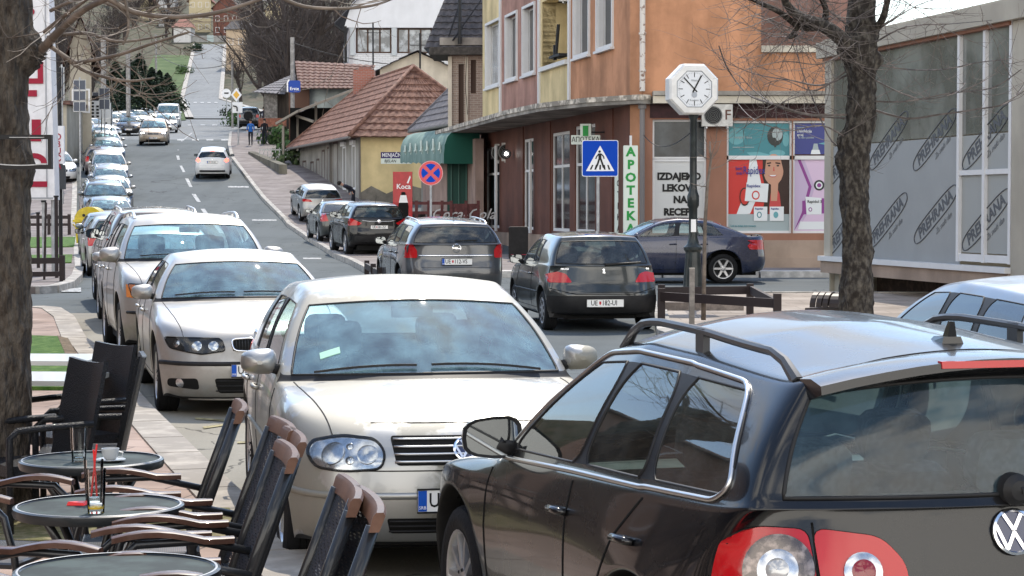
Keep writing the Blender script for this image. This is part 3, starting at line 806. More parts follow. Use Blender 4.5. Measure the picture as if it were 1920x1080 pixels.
 # ------------------------------------------------------------ car types
def golf(label,pm,plate_txt,name='hatchback',group=None):
 P,D,r=start(dict(L=4.15,W=1.735,xf=.87,xr=3.37,R=.315,sub=3,zf=[.20,.34,.47,.60,.76],fx=[.07,.0,.0,.03,.14],cf=[0,.02,.09,.25],zb=[.79,.84,.87,.89,.905,.91,.925,.93,.94,.95,.96,.965,.95],bx=[.25,.55,.85,1.12,1.42,1.55,2.42,2.50,3.12,3.22,3.45,3.95,4.06],tx=[2.12,2.20,2.50,2.56,3.08,3.18,3.40,3.82],zt=[1.355,1.37,1.40,1.40,1.385,1.38,1.36,1.33],cbx=1.12,cbz=.955,ctx=1.96,rbx=4.02,rtx=3.88,rbz=1.0,quarter=False,hoodc=[.03,.05,.06,.065,.05]),name,label,'hatchback',pm,group=group)
 front_lights(D,P,rounded([(.42,.585),(.60,.57),(.73,.585),(.765,.65),(.735,.705),(.60,.735),(.44,.72),(.40,.665)],.06),lamps=((.485,.65,.052),(.645,.652,.062),(.565,.685,.018),(.57,.622,.022)))
 grille(D,rounded([(-.35,.60),(.35,.60),(.37,.735),(-.37,.735)],.02),4,M_sat,rad=.008)
 emblem(D,'front',.668,'v_over_w',.066)
 grille(D,rounded([(-.38,.27),(.38,.27),(.40,.345),(-.40,.345)],.015),3)
 for s in(1,-1):grille(D,rounded([(s*.46,.27),(s*.66,.29),(s*.67,.35),(s*.47,.35)],.015),2)
 D.strip([(-.83,.455),(.83,.455)],'front',.018,pm,'bumper_strip',off=-.002,n=8)
 D.strip([(-.62,.575),(.62,.575)],'front',.004,M_seam,'panel_gap')
 D.strip([(-.45,.79),(.45,.79)],'front',.0035,M_seam,'panel_gap')
 plate(D,'front',.435,plate_txt,proud=.03)
 rear_lights(D,P,rounded([(.62,.70),(.80,.70),(.80,.98),(.70,.98),(.62,.84)],.03))
 finish(P,D,'s7',mz=.955)
 D.strip([(P['xf']+.42,.56),(P['xr']-.45,.57)],'left',.016,pm,'side_moulding',mir=True,off=.0,n=6)
 D.patch([(1.44,.47),(1.44,.58),(1.49,.58),(1.49,.47)],'top',mat('sticker_green',(.35,.60,.48),.5),'windscreen_sticker',off=.004)
 return P,D,r
def bmw(label,pm,plate_txt,name='saloon_car',group=None):
 P,D,r=start(dict(L=4.47,W=1.74,xf=.78,xr=3.50,R=.32,sub=3,zs=.18,zf=[.16,.30,.46,.55,.70],fx=[.06,.0,.0,.045,.10],cf=[0,.02,.10,.27],zr=[.24,.40,.56,.74,.98],rx=[.06,0,0,.03,.05],zb=[.73,.81,.86,.905,.93,.935,.945,.95,.96,.965,.97,.98,.98],bx=[.28,.50,.80,1.15,1.60,1.72,2.42,2.50,3.10,3.18,3.55,3.82,4.30],tx=[2.20,2.28,2.52,2.58,2.98,3.02,3.12,3.22],zt=[1.31,1.325,1.35,1.35,1.335,1.33,1.32,1.31],cbx=1.33,cbz=.98,ctx=2.04,rbx=3.92,rtx=3.26,rbz=1.01,quarter=False,hoodc=[.05,.055,.06,.06,.045],wr=.68,plan=[.90,.985,1,1,1,1,1,1,1,1,.985,.97,.90]),name,label,'saloon car',pm,group=group)
 front_lights(D,P,rounded([(.30,.585),(.50,.555),(.60,.57),(.76,.60),(.80,.69),(.60,.69),(.33,.685)],.03),lamps=((.40,.625,.045),(.54,.622,.048)),dark=True)
 for s in(1,-1):lens_ring(D,'front',s*.70,.635,.035,M_refl,'side_lamp',.01)
 for s in(1,-1):
  grille(D,rounded([(s*.035,.575),(s*.23,.585),(s*.25,.68),(s*.05,.69)],.04),8,M_blk,vertical=True,name='kidney_grille')
  q=rounded([(s*.035,.575),(s*.23,.585),(s*.25,.68),(s*.05,.69)],.04);D.strip(q+q[:1],'front',.009,M_chr,'grille_surround',off=.006,n=6,step=.02)
 emblem(D,'front',.745,'round',.037)
 D.strip([(-.84,.475),(.84,.475)],'front',.020,M_blk,'bumper_strip',off=-.002,n=8)
 grille(D,rounded([(-.36,.22),(.36,.22),(.40,.35),(-.40,.35)],.03),3)
 for s in(1,-1):
  grille(D,rounded([(s*.52,.25),(s*.78,.27),(s*.78,.34),(s*.54,.35)],.03),0,name='air_intake');lens_ring(D,'front',s*.68,.305,.042,M_refl,'fog_lamp',.008)
 D.strip([(-.6,.16),(.6,.16)],'front',.012,pm,'front_lip',n=6)
 plate(D,'front',.42,plate_txt,proud=.03)
 rear_lights(D,P,rounded([(.55,.72),(.82,.72),(.82,.88),(.56,.90)],.03))
 finish(P,D,'s5d',mz=.97)
 return P,D,r
def suv(label,pm,plate_txt=None,name='suv',group=None,x5=True,facing='front',spare=False,cat='suv',rail=True,sub=2,on=False,W=1.87,L=4.67,H=0,tail=None,glass=None,style='s5'):
 d=dict(L=L,W=W,xf=.86,xr=.86+L*.604,R=.37,sub=sub,zs=.28,zf=[.28,.44,.60,.74,.94],fx=[.08,.0,.0,.04,.12],cf=[0,.02,.10,.26],zr=[.35,.52,.70,.86,1.10],rx=[.06,0,0,.05,.06],zb=[.96,1.03,1.08,1.11,1.13,1.135,1.14,1.145,1.15,1.16,1.17,1.17,1.14],zt=[1.60,1.615,1.64,1.64,1.63,1.625,1.61,1.58],cbz=1.17,rbz=1.18,wr=.71,r3=.93,hoodc=[.03,.05,.055,.055,.04])
 k=L/4.15;d['bx']=[x*k for x in(.25,.50,.80,1.15,1.42,1.52,2.38,2.45,3.02,3.10,3.62,3.95,4.05)];d['tx']=[x*k for x in(1.98,2.06,2.44,2.50,2.98,3.04,3.52,3.80)]
 d['cbx']=1.16*k;d['ctx']=1.84*k;d['rbx']=4.02*k;d['rtx']=3.86*k
 if glass:d['glass']=glass
 for q in('zt','zb'):d[q]=[z+H*(1 if q=='zt' else.5)for z in d[q]]
 d['cbz']+=H*.5;d['rbz']+=H*.5
 P,D,r=start(d,name,label,cat,pm,group=group)
 s_=W/1.87
 front_lights(D,P,rounded([(.42*s_,.76),(.80*s_,.78),(.84*s_,.93),(.44*s_,.91)],.03),lamps=((.52*s_,.84,.055),(.66*s_,.85,.05)),on=on,amber=[(.755*s_,.775),(.86*s_,.785),(.86*s_,.92),(.77*s_,.92)]if x5 else None)
 for s in(1,-1):
  grille(D,rounded([(s*.03,.77),(s*.24,.77),(s*.26,.91),(s*.04,.92)],.04),6,M_blk,vertical=True)
 grille(D,rounded([(-.5,.36),(.5,.36),(.52,.48),(-.52,.48)],.03),3)
 D.strip([(-.86*s_,.62),(.86*s_,.62)],'front',.018,M_blk,'bumper_strip',n=6)
 if plate_txt:plate(D,facing,.57 if facing=='front' else.80,plate_txt,proud=.02)
 rear_lights(D,P,tail or rounded([(.60*s_,.86),(.84*s_,.84),(.84*s_,1.08),(.64*s_,1.08)],.03))
 D.patch(rounded([(-.72,.42),(.72,.42),(.72,.60),(-.72,.60)],.03),'rear',M_blk,'rear_bumper',off=.01)
 finish(P,D,style,mz=1.16+H*.5,w=.24,msz=(.12,.24,.18))
 if rail:rails(D,P,M_sat,P['tx'][0]+.15,P['tx'][7]-.1)
 if spare:
  o=bpy.data.objects.new('spare_wheel',None);COL.objects.link(o);o.parent=r;p,n=D.hit('rear',0,.98);o.location=D.loc(p+Vector((.1,0,0)));o.rotation_euler=(0,0,-math.pi/2)
  t=MB();t.lathe([(.2,-.1),(.34,-.1),(.36,-.04),(.36,.05),(.33,.1),(.2,.1),(.001,.09)],24,axis='y');t.build('tyre',M_rub,o,smooth='auto')
 return P,D,r
GEN={'wagon':dict(L=4.52,xf=.92,xr=3.55,R=.32,bx=[.25,.52,.85,1.18,1.52,1.64,2.56,2.64,3.28,3.36,4.05,4.32,4.42],tx=[2.18,2.28,2.60,2.67,3.24,3.31,3.90,4.18],zt=[1.35,1.37,1.40,1.40,1.395,1.39,1.37,1.345],cbx=1.22,ctx=2.02,rbx=4.42,rtx=4.25,rbz=1.0),'hatch':dict(L=4.0,xf=.84,xr=3.32,bx=[.25,.50,.80,1.10,1.36,1.48,2.38,2.46,3.02,3.10,3.40,3.80,3.90],tx=[2.0,2.08,2.44,2.50,2.98,3.06,3.28,3.62],cbx=1.08,ctx=1.86,rbx=3.88,rtx=3.68,quarter=False),'saloon':dict(L=4.5,xf=.88,xr=3.52,R=.32,zr=[.26,.42,.58,.76,1.0],rx=[.06,0,0,.03,.05],bx=[.28,.52,.84,1.18,1.52,1.64,2.50,2.58,3.16,3.24,3.65,3.92,4.32],tx=[2.22,2.30,2.56,2.62,3.06,3.10,3.22,3.34],zt=[1.32,1.335,1.36,1.36,1.345,1.34,1.33,1.315],cbx=1.28,ctx=2.06,rbx=4.0,rtx=3.38,rbz=1.02,quarter=False,wr=.68),'mpv':dict(L=4.26,W=1.81,xf=.88,xr=3.56,R=.32,bx=[.25,.50,.80,1.12,1.30,1.44,2.36,2.44,3.12,3.20,3.75,4.0,4.14],tx=[2.02,2.12,2.46,2.52,3.08,3.14,3.64,3.92],zt=[1.52,1.54,1.57,1.57,1.56,1.555,1.53,1.50],zb=[.82,.90,.96,1.0,1.02,1.025,1.03,1.035,1.04,1.05,1.05,1.05,1.02],cbx=1.02,cbz=1.06,ctx=1.88,rbx=4.08,rtx=3.98,rbz=1.06,zf=[.22,.36,.50,.64,.80]),'van':dict(L=4.9,W=1.92,xf=.90,xr=3.9,R=.33,bx=[.25,.50,.80,1.10,1.28,1.44,2.2,2.3,3.2,3.3,4.2,4.74,4.82],tx=[1.86,1.98,2.25,2.33,3.2,3.3,4.2,4.66],zt=[1.86,1.89,1.92,1.92,1.92,1.92,1.91,1.88],zb=[.96,1.06,1.12,1.16,1.18,1.18,1.18,1.18,1.18,1.18,1.18,1.18,1.16],cbx=1.02,cbz=1.22,ctx=1.74,rbx=4.80,rtx=4.72,rbz=1.2,wr=.84,zf=[.25,.42,.60,.76,.94],zr=[.3,.5,.7,.9,1.16],r3=.95,quarter=False),}
def generic(kind,label,pm,cat,name,plate_f=None,plate_r=None,group=None,over=None,style='s5',rail=False,on=False,fl=None,rl=None,sub=2,em=None,two_door=False,msz=(.10,.21,.14),mirm=None,brake=False,wip=True,rwip=True,antenna=False,w=.19):
 P,D,r=start({**GEN[kind],'sub':sub,**(over or{})},name,label,cat,pm,group=group)
 zf=P['zf'];hw=P['W']/2;zt_=zf[4]
 fl=fl or rounded([(.42*hw/.87,zt_-.13),(.70*hw/.87,zt_-.13),(.80*hw/.87,zt_-.04),(.78*hw/.87,zt_+.01),(.62*hw/.87,zt_-.01),(.40*hw/.87,zt_-.04)],.03)
 cy=sum(p[0]for p in fl)/len(fl);cz=sum(p[1]for p in fl)/len(fl)
 front_lights(D,P,fl,lamps=((cy-.06,cz,.042),(cy+.07,cz,.045)),on=on)
 grille(D,rounded([(-.30,zt_-.14),(.30,zt_-.14),(.34,zt_-.03),(-.34,zt_-.03)],.03),3,M_sat)
 grille(D,rounded([(-.42,.25),(.42,.25),(.46,.37),(-.46,.37)],.03),3)
 if em:emblem(D,'front',zt_-.085,em,.045)
 if plate_f:plate(D,'front',zf[2]-.04,plate_f,proud=.02)
 zr=P['zr']
 rl=rl or rounded([(.60*hw/.87,zr[3]-.02),(.83*hw/.87,zr[3]-.04),(.83*hw/.87,zr[4]),(.68*hw/.87,zr[4]+.0)],.03)
 rear_lights(D,P,rl,on=brake)
 if plate_r:plate(D,'rear',plate_r[1],plate_r[0],proud=.015)
 if em:emblem(D,'rear',zr[4]-.06,em,.045)
 D.strip([(-.60,zr[3]-.12),(.60,zr[3]-.12)],'rear',.004,M_seam,'panel_gap')
 if rwip and kind in('wagon','hatch','mpv'):
  pts=[D.loc(D.hit('rear',y,zr[4]+.085+.02*abs(y))[0])+Vector((.02,0,0))for y in(-.02,.1,.2,.3,.36)];w_=MB();w_.tube(pts,.009,4);w_.build('rear_wiper',M_blk,r)
 finish(P,D,style,two_door=two_door,wip=wip,msz=msz,mirm=mirm,w=w)
 if rail:rails(D,P,M_sat,P['tx'][0]+.12,P['tx'][7]-.15,h=.045,rad=.013)
 if antenna:
  p=D.loc(D.hit('top',P['tx'][7]-.12,0)[0]);MB().tube([p,p+Vector((.07,0,.16)),p+Vector((.12,0,.26))],.004,4).build('aerial',M_blk,r)
 return P,D,r
def place(root,px,Y,heading=None,lift=0,gx=None):
 """heading: direction the car faces in the ground plane; pitch follows the slope"""
 p=gp(px,Y)
 h=Vector(heading).normalized();a=math.atan2(-h.y,-h.x)
 q=p+Vector((h.x,h.y,0))*1.3;b=p-Vector((h.x,h.y,0))*1.3
 sl=math.atan2(gz(q.x,q.y)-gz(b.x,b.y),2.6)
 l=Vector((-h.y,h.x,0));rl=math.atan2(gz((p+l*.7).x,(p+l*.7).y)-gz((p-l*.7).x,(p-l*.7).y),1.4)
 root.location=(p.x,p.y,(gz(q.x,q.y)+gz(b.x,b.y))/2+lift);root.rotation_euler=(0,sl,a)
 return p
 # ------------------------------------------------------------ setting materials
def ground_mat():
 m=mat('earth_and_grass',(.05,.055,.03),.95,col2=(.10,.085,.06),vscale=.35,c2lo=.4,c2hi=.6,detail=10,bump=.4,bscale=3,dist=.3)
 return m
def asphalt(name,base,light,patchy=.35):
 m=bpy.data.materials.new(name);m.use_nodes=True;MC[name]=m
 t=m.node_tree;b=t.nodes['Principled BSDF'];N=t.nodes.new;Lk=t.links.new
 c=N("ShaderNodeTexCoord");n1=N("ShaderNodeTexNoise");n1.inputs['Scale'].default_value=.22;n1.inputs['Detail'].default_value=9;n1.inputs['Roughness'].default_value=.65
 n2=N("ShaderNodeTexNoise");n2.inputs['Scale'].default_value=60;n2.inputs['Detail'].default_value=4
 mp_=N("ShaderNodeMapping");mp_.inputs['Rotation'].default_value=(0,0,R_(12));mp_.inputs['Scale'].default_value=(1.4,.12,1);n3=N("ShaderNodeTexNoise");n3.inputs['Scale'].default_value=1;n3.inputs['Detail'].default_value=5
 Lk(c.outputs['Object'],n1.inputs['Vector']);Lk(c.outputs['Object'],n2.inputs['Vector']);Lk(c.outputs['Object'],mp_.inputs[0]);Lk(mp_.outputs[0],n3.inputs['Vector'])
 a=N("ShaderNodeMath");a.operation='MULTIPLY_ADD';Lk(n2.outputs['Fac'],a.inputs[0]);a.inputs[1].default_value=.35;Lk(n1.outputs['Fac'],a.inputs[2])
 a2=N("ShaderNodeMath");a2.operation='MULTIPLY_ADD';Lk(n3.outputs['Fac'],a2.inputs[0]);a2.inputs[1].default_value=.5;Lk(a.outputs[0],a2.inputs[2])
 r=N("ShaderNodeValToRGB");r.color_ramp.elements[0].color=(*base,1);r.color_ramp.elements[1].color=(*light,1);r.color_ramp.elements[0].position=.70;r.color_ramp.elements[1].position=1.12 if False else.99
 Lk(a2.outputs[0],r.inputs[0])
 v=N("ShaderNodeTexVoronoi");v.feature='DISTANCE_TO_EDGE';v.inputs['Scale'].default_value=.28;w=N("ShaderNodeTexNoise");w.inputs['Scale'].default_value=.8;w.inputs['Detail'].default_value=6
 Lk(c.outputs['Object'],w.inputs['Vector']);ad=N("ShaderNodeVectorMath");ad.operation='MULTIPLY_ADD';Lk(w.outputs['Color'],ad.inputs[0]);ad.inputs[1].default_value=(2.2,2.2,0);Lk(c.outputs['Object'],ad.inputs[2]);Lk(ad.outputs[0],v.inputs['Vector'])
 cr_=N("ShaderNodeMath");cr_.operation='LESS_THAN';Lk(v.outputs['Distance'],cr_.inputs[0]);cr_.inputs[1].default_value=.004
 mx_=N("ShaderNodeMix");mx_.data_type='RGBA';Lk(cr_.outputs[0],mx_.inputs[0]);Lk(r.outputs[0],mx_.inputs[6]);mx_.inputs[7].default_value=(*[k*.55 for k in base],1)
 Lk(mx_.outputs[2],b.inputs['Base Color']);b.inputs['Roughness'].default_value=.82;b.inputs['Specular IOR Level'].default_value=.15
 bp=N("ShaderNodeBump");bp.inputs['Strength'].default_value=.35;bp.inputs['Distance'].default_value=.006;Lk(n2.outputs['Fac'],bp.inputs['Height']);Lk(bp.outputs[0],b.inputs['Normal'])
 return m
def paving(name,c1,c2,mortar,bw,bh,rot=0,off=.5):
 m=bpy.data.materials.new(name);m.use_nodes=True;MC[name]=m
 t=m.node_tree;b=t.nodes['Principled BSDF'];N=t.nodes.new;Lk=t.links.new
 c=N("ShaderNodeTexCoord");mp_=N("ShaderNodeMapping");mp_.inputs['Rotation'].default_value=(0,0,rot);br=N("ShaderNodeTexBrick")
 br.inputs['Color1'].default_value=(*c1,1);br.inputs['Color2'].default_value=(*c2,1);br.inputs['Mortar'].default_value=(*mortar,1);br.offset=off
 br.inputs['Scale'].default_value=1;br.inputs['Mortar Size'].default_value=.008;br.inputs['Brick Width'].default_value=bw;br.inputs['Row Height'].default_value=bh
 Lk(c.outputs['Object'],mp_.inputs[0]);Lk(mp_.outputs[0],br.inputs['Vector'])
 n=N("ShaderNodeTexNoise");n.inputs['Scale'].default_value=1.3;n.inputs['Detail'].default_value=9;Lk(c.outputs['Object'],n.inputs['Vector'])
 r=N("ShaderNodeValToRGB");r.color_ramp.elements[0].color=(.62,.6,.58,1);r.color_ramp.elements[1].color=(1.12,1.12,1.12,1);r.color_ramp.elements[0].position=.3;r.color_ramp.elements[1].position=.65;Lk(n.outputs['Fac'],r.inputs[0])
 mx_=N("ShaderNodeMix");mx_.data_type='RGBA';mx_.blend_type='MULTIPLY';mx_.inputs[0].default_value=1;Lk(br.outputs['Color'],mx_.inputs[6]);Lk(r.outputs[0],mx_.inputs[7]);Lk(mx_.outputs[2],b.inputs['Base Color'])
 b.inputs['Roughness'].default_value=.85;b.inputs['Specular IOR Level'].default_value=.2
 return m
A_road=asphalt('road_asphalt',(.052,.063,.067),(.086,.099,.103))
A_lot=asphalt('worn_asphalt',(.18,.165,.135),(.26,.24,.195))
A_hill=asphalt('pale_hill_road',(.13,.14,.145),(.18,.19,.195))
P_pink=paving('pink_paving',(.30,.215,.17),(.35,.265,.22),(.13,.10,.085),.55,.40,R_(14))
P_grey=paving('grey_pink_paving',(.18,.155,.148),(.21,.185,.175),(.14,.125,.12),.8,.6,R_(12))
P_lite=paving('pale_paving',(.29,.25,.215),(.33,.285,.245),(.2,.17,.15),.6,.6,R_(0))
K_conc=mat('kerb_concrete',(.36,.34,.31),.85,var=.25,vscale=3,bump=.2)
GRASS=mat('lawn_green',(.045,.105,.018),.95,col2=(.10,.17,.04),vscale=8,bump=.6,bscale=60,dist=.03)
# ------------------------------------------------------------ terrain sheets
YS=sorted(set([-60,-30,-10,0,5,10]+[y for y,_ in PROF if-60<=y<=1500]+list(range(14,62,4))+list(range(62,134,2))+list(range(134,230,6))+list(range(230,520,12))+list(range(520,820,40))+[900,1100,1300,1500]))
def sheet(name,lx,rx,y0,y1,off,m,nx=6,struct=True):
 mb=MB();ys=[y0]+[y for y in YS if y0<y<y1]+[y1];vs=[]
 for y in ys:
  a,b=lx(y),rx(y)
  for i in range(nx+1):
   x=a+(b-a)*i/nx;vs.append((x,y,gz(x,y)+off))
 fs=[(j*(nx+1)+i,j*(nx+1)+i+1,(j+1)*(nx+1)+i+1,(j+1)*(nx+1)+i)for j in range(len(ys)-1)for i in range(nx)]
 mb.add(vs,fs);return structure(name,mb,m,smooth=True)
XS=sorted(set([-900,-700,-500,-400,-320,-260,-220,-190,-160,-140,-125]+list(range(-112,64,4))+[70,80,95,120,160,220,300,500,900]))
g=MB();vs=[(x,y,gz(x,y)-.12 if y<205 else gz(x,y)-.3)for y in YS for x in XS];n=len(XS)
g.add(vs,[(j*n+i,j*n+i+1,(j+1)*n+i+1,(j+1)*n+i)for j in range(len(YS)-1)for i in range(n-1)])
structure('ground',g,ground_mat(),smooth=True)
def polyx(pts):
 """x as a function of y through world points sorted by y"""
 P_=sorted((p[1],p[0])for p in pts)
 def f(y):
  if y<=P_[0][0]:return P_[0][1]+(P_[1][1]-P_[0][1])/(P_[1][0]-P_[0][0])*(y-P_[0][0])
  for(a,xa),(b,xb)in zip(P_,P_[1:]):
   if y<=b:return xa+(xb-xa)*(y-a)/(b-a)
  return P_[-1][1]+(P_[-1][1]-P_[-2][1])/(P_[-1][0]-P_[-2][0])*(y-P_[-1][0])
 return f
RK=[gpy(*p)for p in((710,522),(660,495),(610,469),(572,445),(535,415),(495,375),(460,330),(435,297),(430,275),(433,250))]
rk=polyx(RK)
LK=[gpy(*p)for p in((148,522),(143,450))]+[Vector((-13.9,70,0)),Vector((-17.7,84,0)),Vector((-21.0,100,0)),Vector((-24.3,115,0)),Vector((-27.0,128,0)),Vector((-29,135,0))]
lk=polyx(LK)
hill_l=polyx([(-27.5,150),(-33.9,205),gpy(346,187)[:2],gpy(371,86)[:2]])if False else polyx([(-30.5,200),(-60.4,384),(-75.1,497)])
hill_r=polyx([(-22.0,200),(-54.0,384),(-68.6,497)])
sheet('road',lambda y:min(lk(y),-4)-1 if y>41 else-60,lambda y:max(rk(y),0)+.4 if y>62 else 60,-55,140,0.0,A_road,14)
sheet('parking_lane',lambda y:-60,lambda y:-.2-.25*(y-11)+1.5,-20,33,.012,A_lot,10)
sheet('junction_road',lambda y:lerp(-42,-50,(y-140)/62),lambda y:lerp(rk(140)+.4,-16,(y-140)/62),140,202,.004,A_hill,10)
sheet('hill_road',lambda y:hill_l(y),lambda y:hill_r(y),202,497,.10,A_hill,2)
for nm,f,o in(('hill_kerb',hill_l,-.8),('hill_kerb',hill_r,0)):
 sheet(nm,(lambda f,o:lambda y:f(y)+o)(f,o),(lambda f,o:lambda y:f(y)+o+.8)(f,o),204,497,.2,K_conc,1)
def slab(name,poly,top,m,grid=3.0,depth=.3,kerb=None,kerbw=.16):
 """raised pavement following the ground"""
 pts=[]
 for a,b in zip(poly,poly[1:]+poly[:1]):
  L_=math.hypot(b[0]-a[0],b[1]-a[1]);n=max(1,int(L_/2));pts+=[(a[0]+(b[0]-a[0])*k/n,a[1]+(b[1]-a[1])*k/n)for k in range(n)]
 nb=len(pts);xs=[p[0]for p in pts];ys=[p[1]for p in pts]
 gx=min(xs)+grid/2
 while gx<max(xs):
  gy=min(ys)+grid/2
  while gy<max(ys):
   if inpoly(gx,gy,pts[:nb]):pts.append((gx,gy))
   gy+=grid
  gx+=grid
 r=geometry.delaunay_2d_cdt([Vector(p)for p in pts],[],[list(range(nb))],1,1e-5)
 mb=MB();V3=[(v.x,v.y,gz(v.x,v.y)+top)for v in r[0]];cnt={};fl=[]
 for f in r[2]:
  a,b,c=[Vector(V3[i])for i in f[:3]];f=tuple(f)if(b-a).cross(c-a).z>0 else tuple(f[::-1]);fl.append(f)
  for i,j in zip(f,f[1:]+f[:1]):cnt[(i,j)]=1
 nV=len(V3);mb.add(V3+[(x,y,z-depth)for x,y,z in V3],fl+[(i,i+nV,j+nV,j)for(i,j)in cnt if(j,i)not in cnt])
 return structure(name,mb,m)
def kerbline(pts,w=.16,h=.14,m=None,name='kerb',seg=1.0):
 """row of kerb stones"""
 mb=MB()
 for a,b in zip(pts,pts[1:]):
  a=Vector((a[0],a[1]));b=Vector((b[0],b[1]));L_=(b-a).length;n=max(1,round(L_/seg));d=(b-a)/n;nn=Vector((-d.y,d.x)).normalized()*w/2
  for k in range(n):
   p,q=a+d*(k+.012),a+d*(k+.988)
   c=[p-nn,q-nn,q+nn,p+nn]
   mb.hexa([(v.x,v.y,gz(v.x,v.y)-.3)for v in c],[(v.x,v.y,gz(v.x,v.y)+h)for v in c])
 return structure(name,mb,m or K_conc)
XY=lambda p:(p[0],p[1])
nk=[gpy(*p)for p in((600,1200),(521,1073),(486,1038),(307,848),(279,816),(254,788),(161,666),(139,650),(120,607),(96,590),(66,587))]
slab('pavement',[XY(p)for p in nk]+[(-30,33),(-30,-20),(1.5,-20),(1.0,2)],.10,P_pink)
kerbline([XY(p)for p in nk],.30,.115,mat('kerb_light',(.34,.305,.26),.85,var=.2,vscale=3))
slab('grass_strip',[XY(gpy(*p))for p in((40,752),(128,752),(130,700),(128,663),(108,650),(40,648))],.135,GRASS,1)
slab('bare_earth',[XY(gpy(*p))for p in((128,700),(150,698),(128,655),(108,650))],.14,mat('dry_earth',(.16,.12,.08),.95,var=.3,vscale=12,bump=.6),1)
slab('tree_bed',[XY(gpy(*p))for p in((-60,1055),(470,1062),(430,992),(60,985))],.125,mat('dry_grass_bed',(.13,.125,.055),.95,col2=(.24,.20,.12),vscale=14,bump=.8,bscale=50),1)
lp=[gpy(*p)for p in((66,551),(100,549),(128,541),(144,527),(149,508),(143,450))]+[Vector(p)for p in LK[2:]]
slab('pavement',[XY(p)for p in lp]+[(-36,135),(-60,100),(-60,40.2)],.13,P_grey)
kerbline([XY(p)for p in lp],.22,.145)
for q in([(40,505),(134,503),(136,487),(40,488)],[(40,473),(139,471),(142,452),(40,453)]):
 slab('grass_strip',[XY(gpy(*p))for p in q],.16,GRASS,2)
house_side=[(-1.0,62),(-3.0,79),(-6.6,94.5),(-11.2,112),(-14,124),(-16,140),(-14,185)]
slab('pavement',[XY(p)for p in RK]+[(-18.6,150),(-20,170)]+house_side[::-1]+[(3.3,60),(3.2,50.2),(30,50.2),(30,47.6),(-1.0,47.6),(-1.6,50)],.13,P_grey)
kerbline([XY(p)for p in RK[::-1]]+[(-1.6,50),(-1.0,47.6)],.18,.145)
kerbline([(-1.0,47.6),(30,47.6)],.5,.15,mat('white_kerb_stone',(.55,.53,.49),.8,var=.2,vscale=3),seg=2.2)
isl=[(2.0,27.2),(2.4,34),(3.6,37.5),(9,37.5),(12,34),(22,30),(22,14),(4.6,14),(2.7,22)]
slab('island_pavement',isl,.12,P_lite,2)
kerbline(isl[:4],.2,.14);kerbline([isl[0],isl[-1]],.2,.14);kerbline([isl[-1],isl[-2]],.2,.14)
M_mark=mat('road_marking',(.36,.37,.37),.75,var=.45,vscale=9)
def mark(pts,name='road_marking',off=.008,m=None):
 mb=MB();w=[gpy(*p)for p in pts];mb.add([(p.x,p.y,gz(p.x,p.y)+off)for p in w],[tuple(range(len(w)))])
 a,b,c=[Vector(mb.v[i])for i in range(3)]
 if(b-a).cross(c-a).z<0:mb.f[0]=mb.f[0][::-1]
 return structure(name,mb,m or M_mark)
for x0,y0,x1,y1,w in((334,282,341,264,3),(345,262,360,249,3),(333,292,335,300,5),(339,311,345,323,5),(350,335,358,351,6),(363,364,373,379,7),(380,392,391,408,8),(402,420,416,438,8),(428,452,446,474,9)):
 mark([(x0-w/2,y0),(x0+w/2,y0),(x1+w/2,y1),(x1-w/2,y1)],off=.012)
for x0 in(332,360,387,415):mark([(x0,261),(x0+13,261),(x0+13,263.5),(x0,263.5)])
for x0 in(330,352,376,398,418):mark([(x0,234),(x0+9,234),(x0+9,236),(x0,236)],off=.03)
for x0 in(350,363,376,389,402):mark([(x0,193),(x0+6,193),(x0+6,195),(x0,195)],off=.16)
for x0,x1,y in((427,466,350.5),(472,518,413),(568,602,485)):mark([(x0,y-1.3),(x1,y-1.3),(x1+1,y+1.3),(x0+1,y+1.3)])
mark([(112,545),(152,541),(152,549),(115,549)],off=.02);mark([(112,594),(133,591),(134,602),(118,602)],off=.02)
M_yel=mat('worn_yellow_marking',(.30,.26,.14),.8,var=.4,vscale=10)
for q in([(366,787),(420,791),(420,794),(366,790)],[(380,804),(421,799),(421,802),(382,808)],[(445,833),(470,832),(470,835),(445,836)]):mark(q,off=.02,m=M_yel)
# ------------------------------------------------------------ building helpers
def brick_mat(name,c1,c2,mortar,s=1.0,bump=.3):
 if name in MC:return MC[name]
 m=bpy.data.materials.new(name);m.use_nodes=True;MC[name]=m
 t=m.node_tree;b=t.nodes['Principled BSDF'];N=t.nodes.new;Lk=t.links.new
 c=N("ShaderNodeTexCoord");sp=N("ShaderNodeSeparateXYZ");Lk(c.outputs['Object'],sp.inputs[0]);ad=N("ShaderNodeMath");ad.operation='ADD';Lk(sp.outputs[0],ad.inputs[0]);Lk(sp.outputs[1],ad.inputs[1])
 cb=N("ShaderNodeCombineXYZ");Lk(ad.outputs[0],cb.inputs[0]);Lk(sp.outputs[2],cb.inputs[1])
 br=N("ShaderNodeTexBrick");br.inputs['Color1'].default_value=(*c1,1);br.inputs['Color2'].default_value=(*c2,1);br.inputs['Mortar'].default_value=(*mortar,1)
 br.inputs['Scale'].default_value=s;br.inputs['Mortar Size'].default_value=.012;br.inputs['Brick Width'].default_value=.26;br.inputs['Row Height'].default_value=.085
 Lk(cb.outputs[0],br.inputs['Vector']);Lk(br.outputs['Color'],b.inputs['Base Color']);b.inputs['Roughness'].default_value=.9
 return m
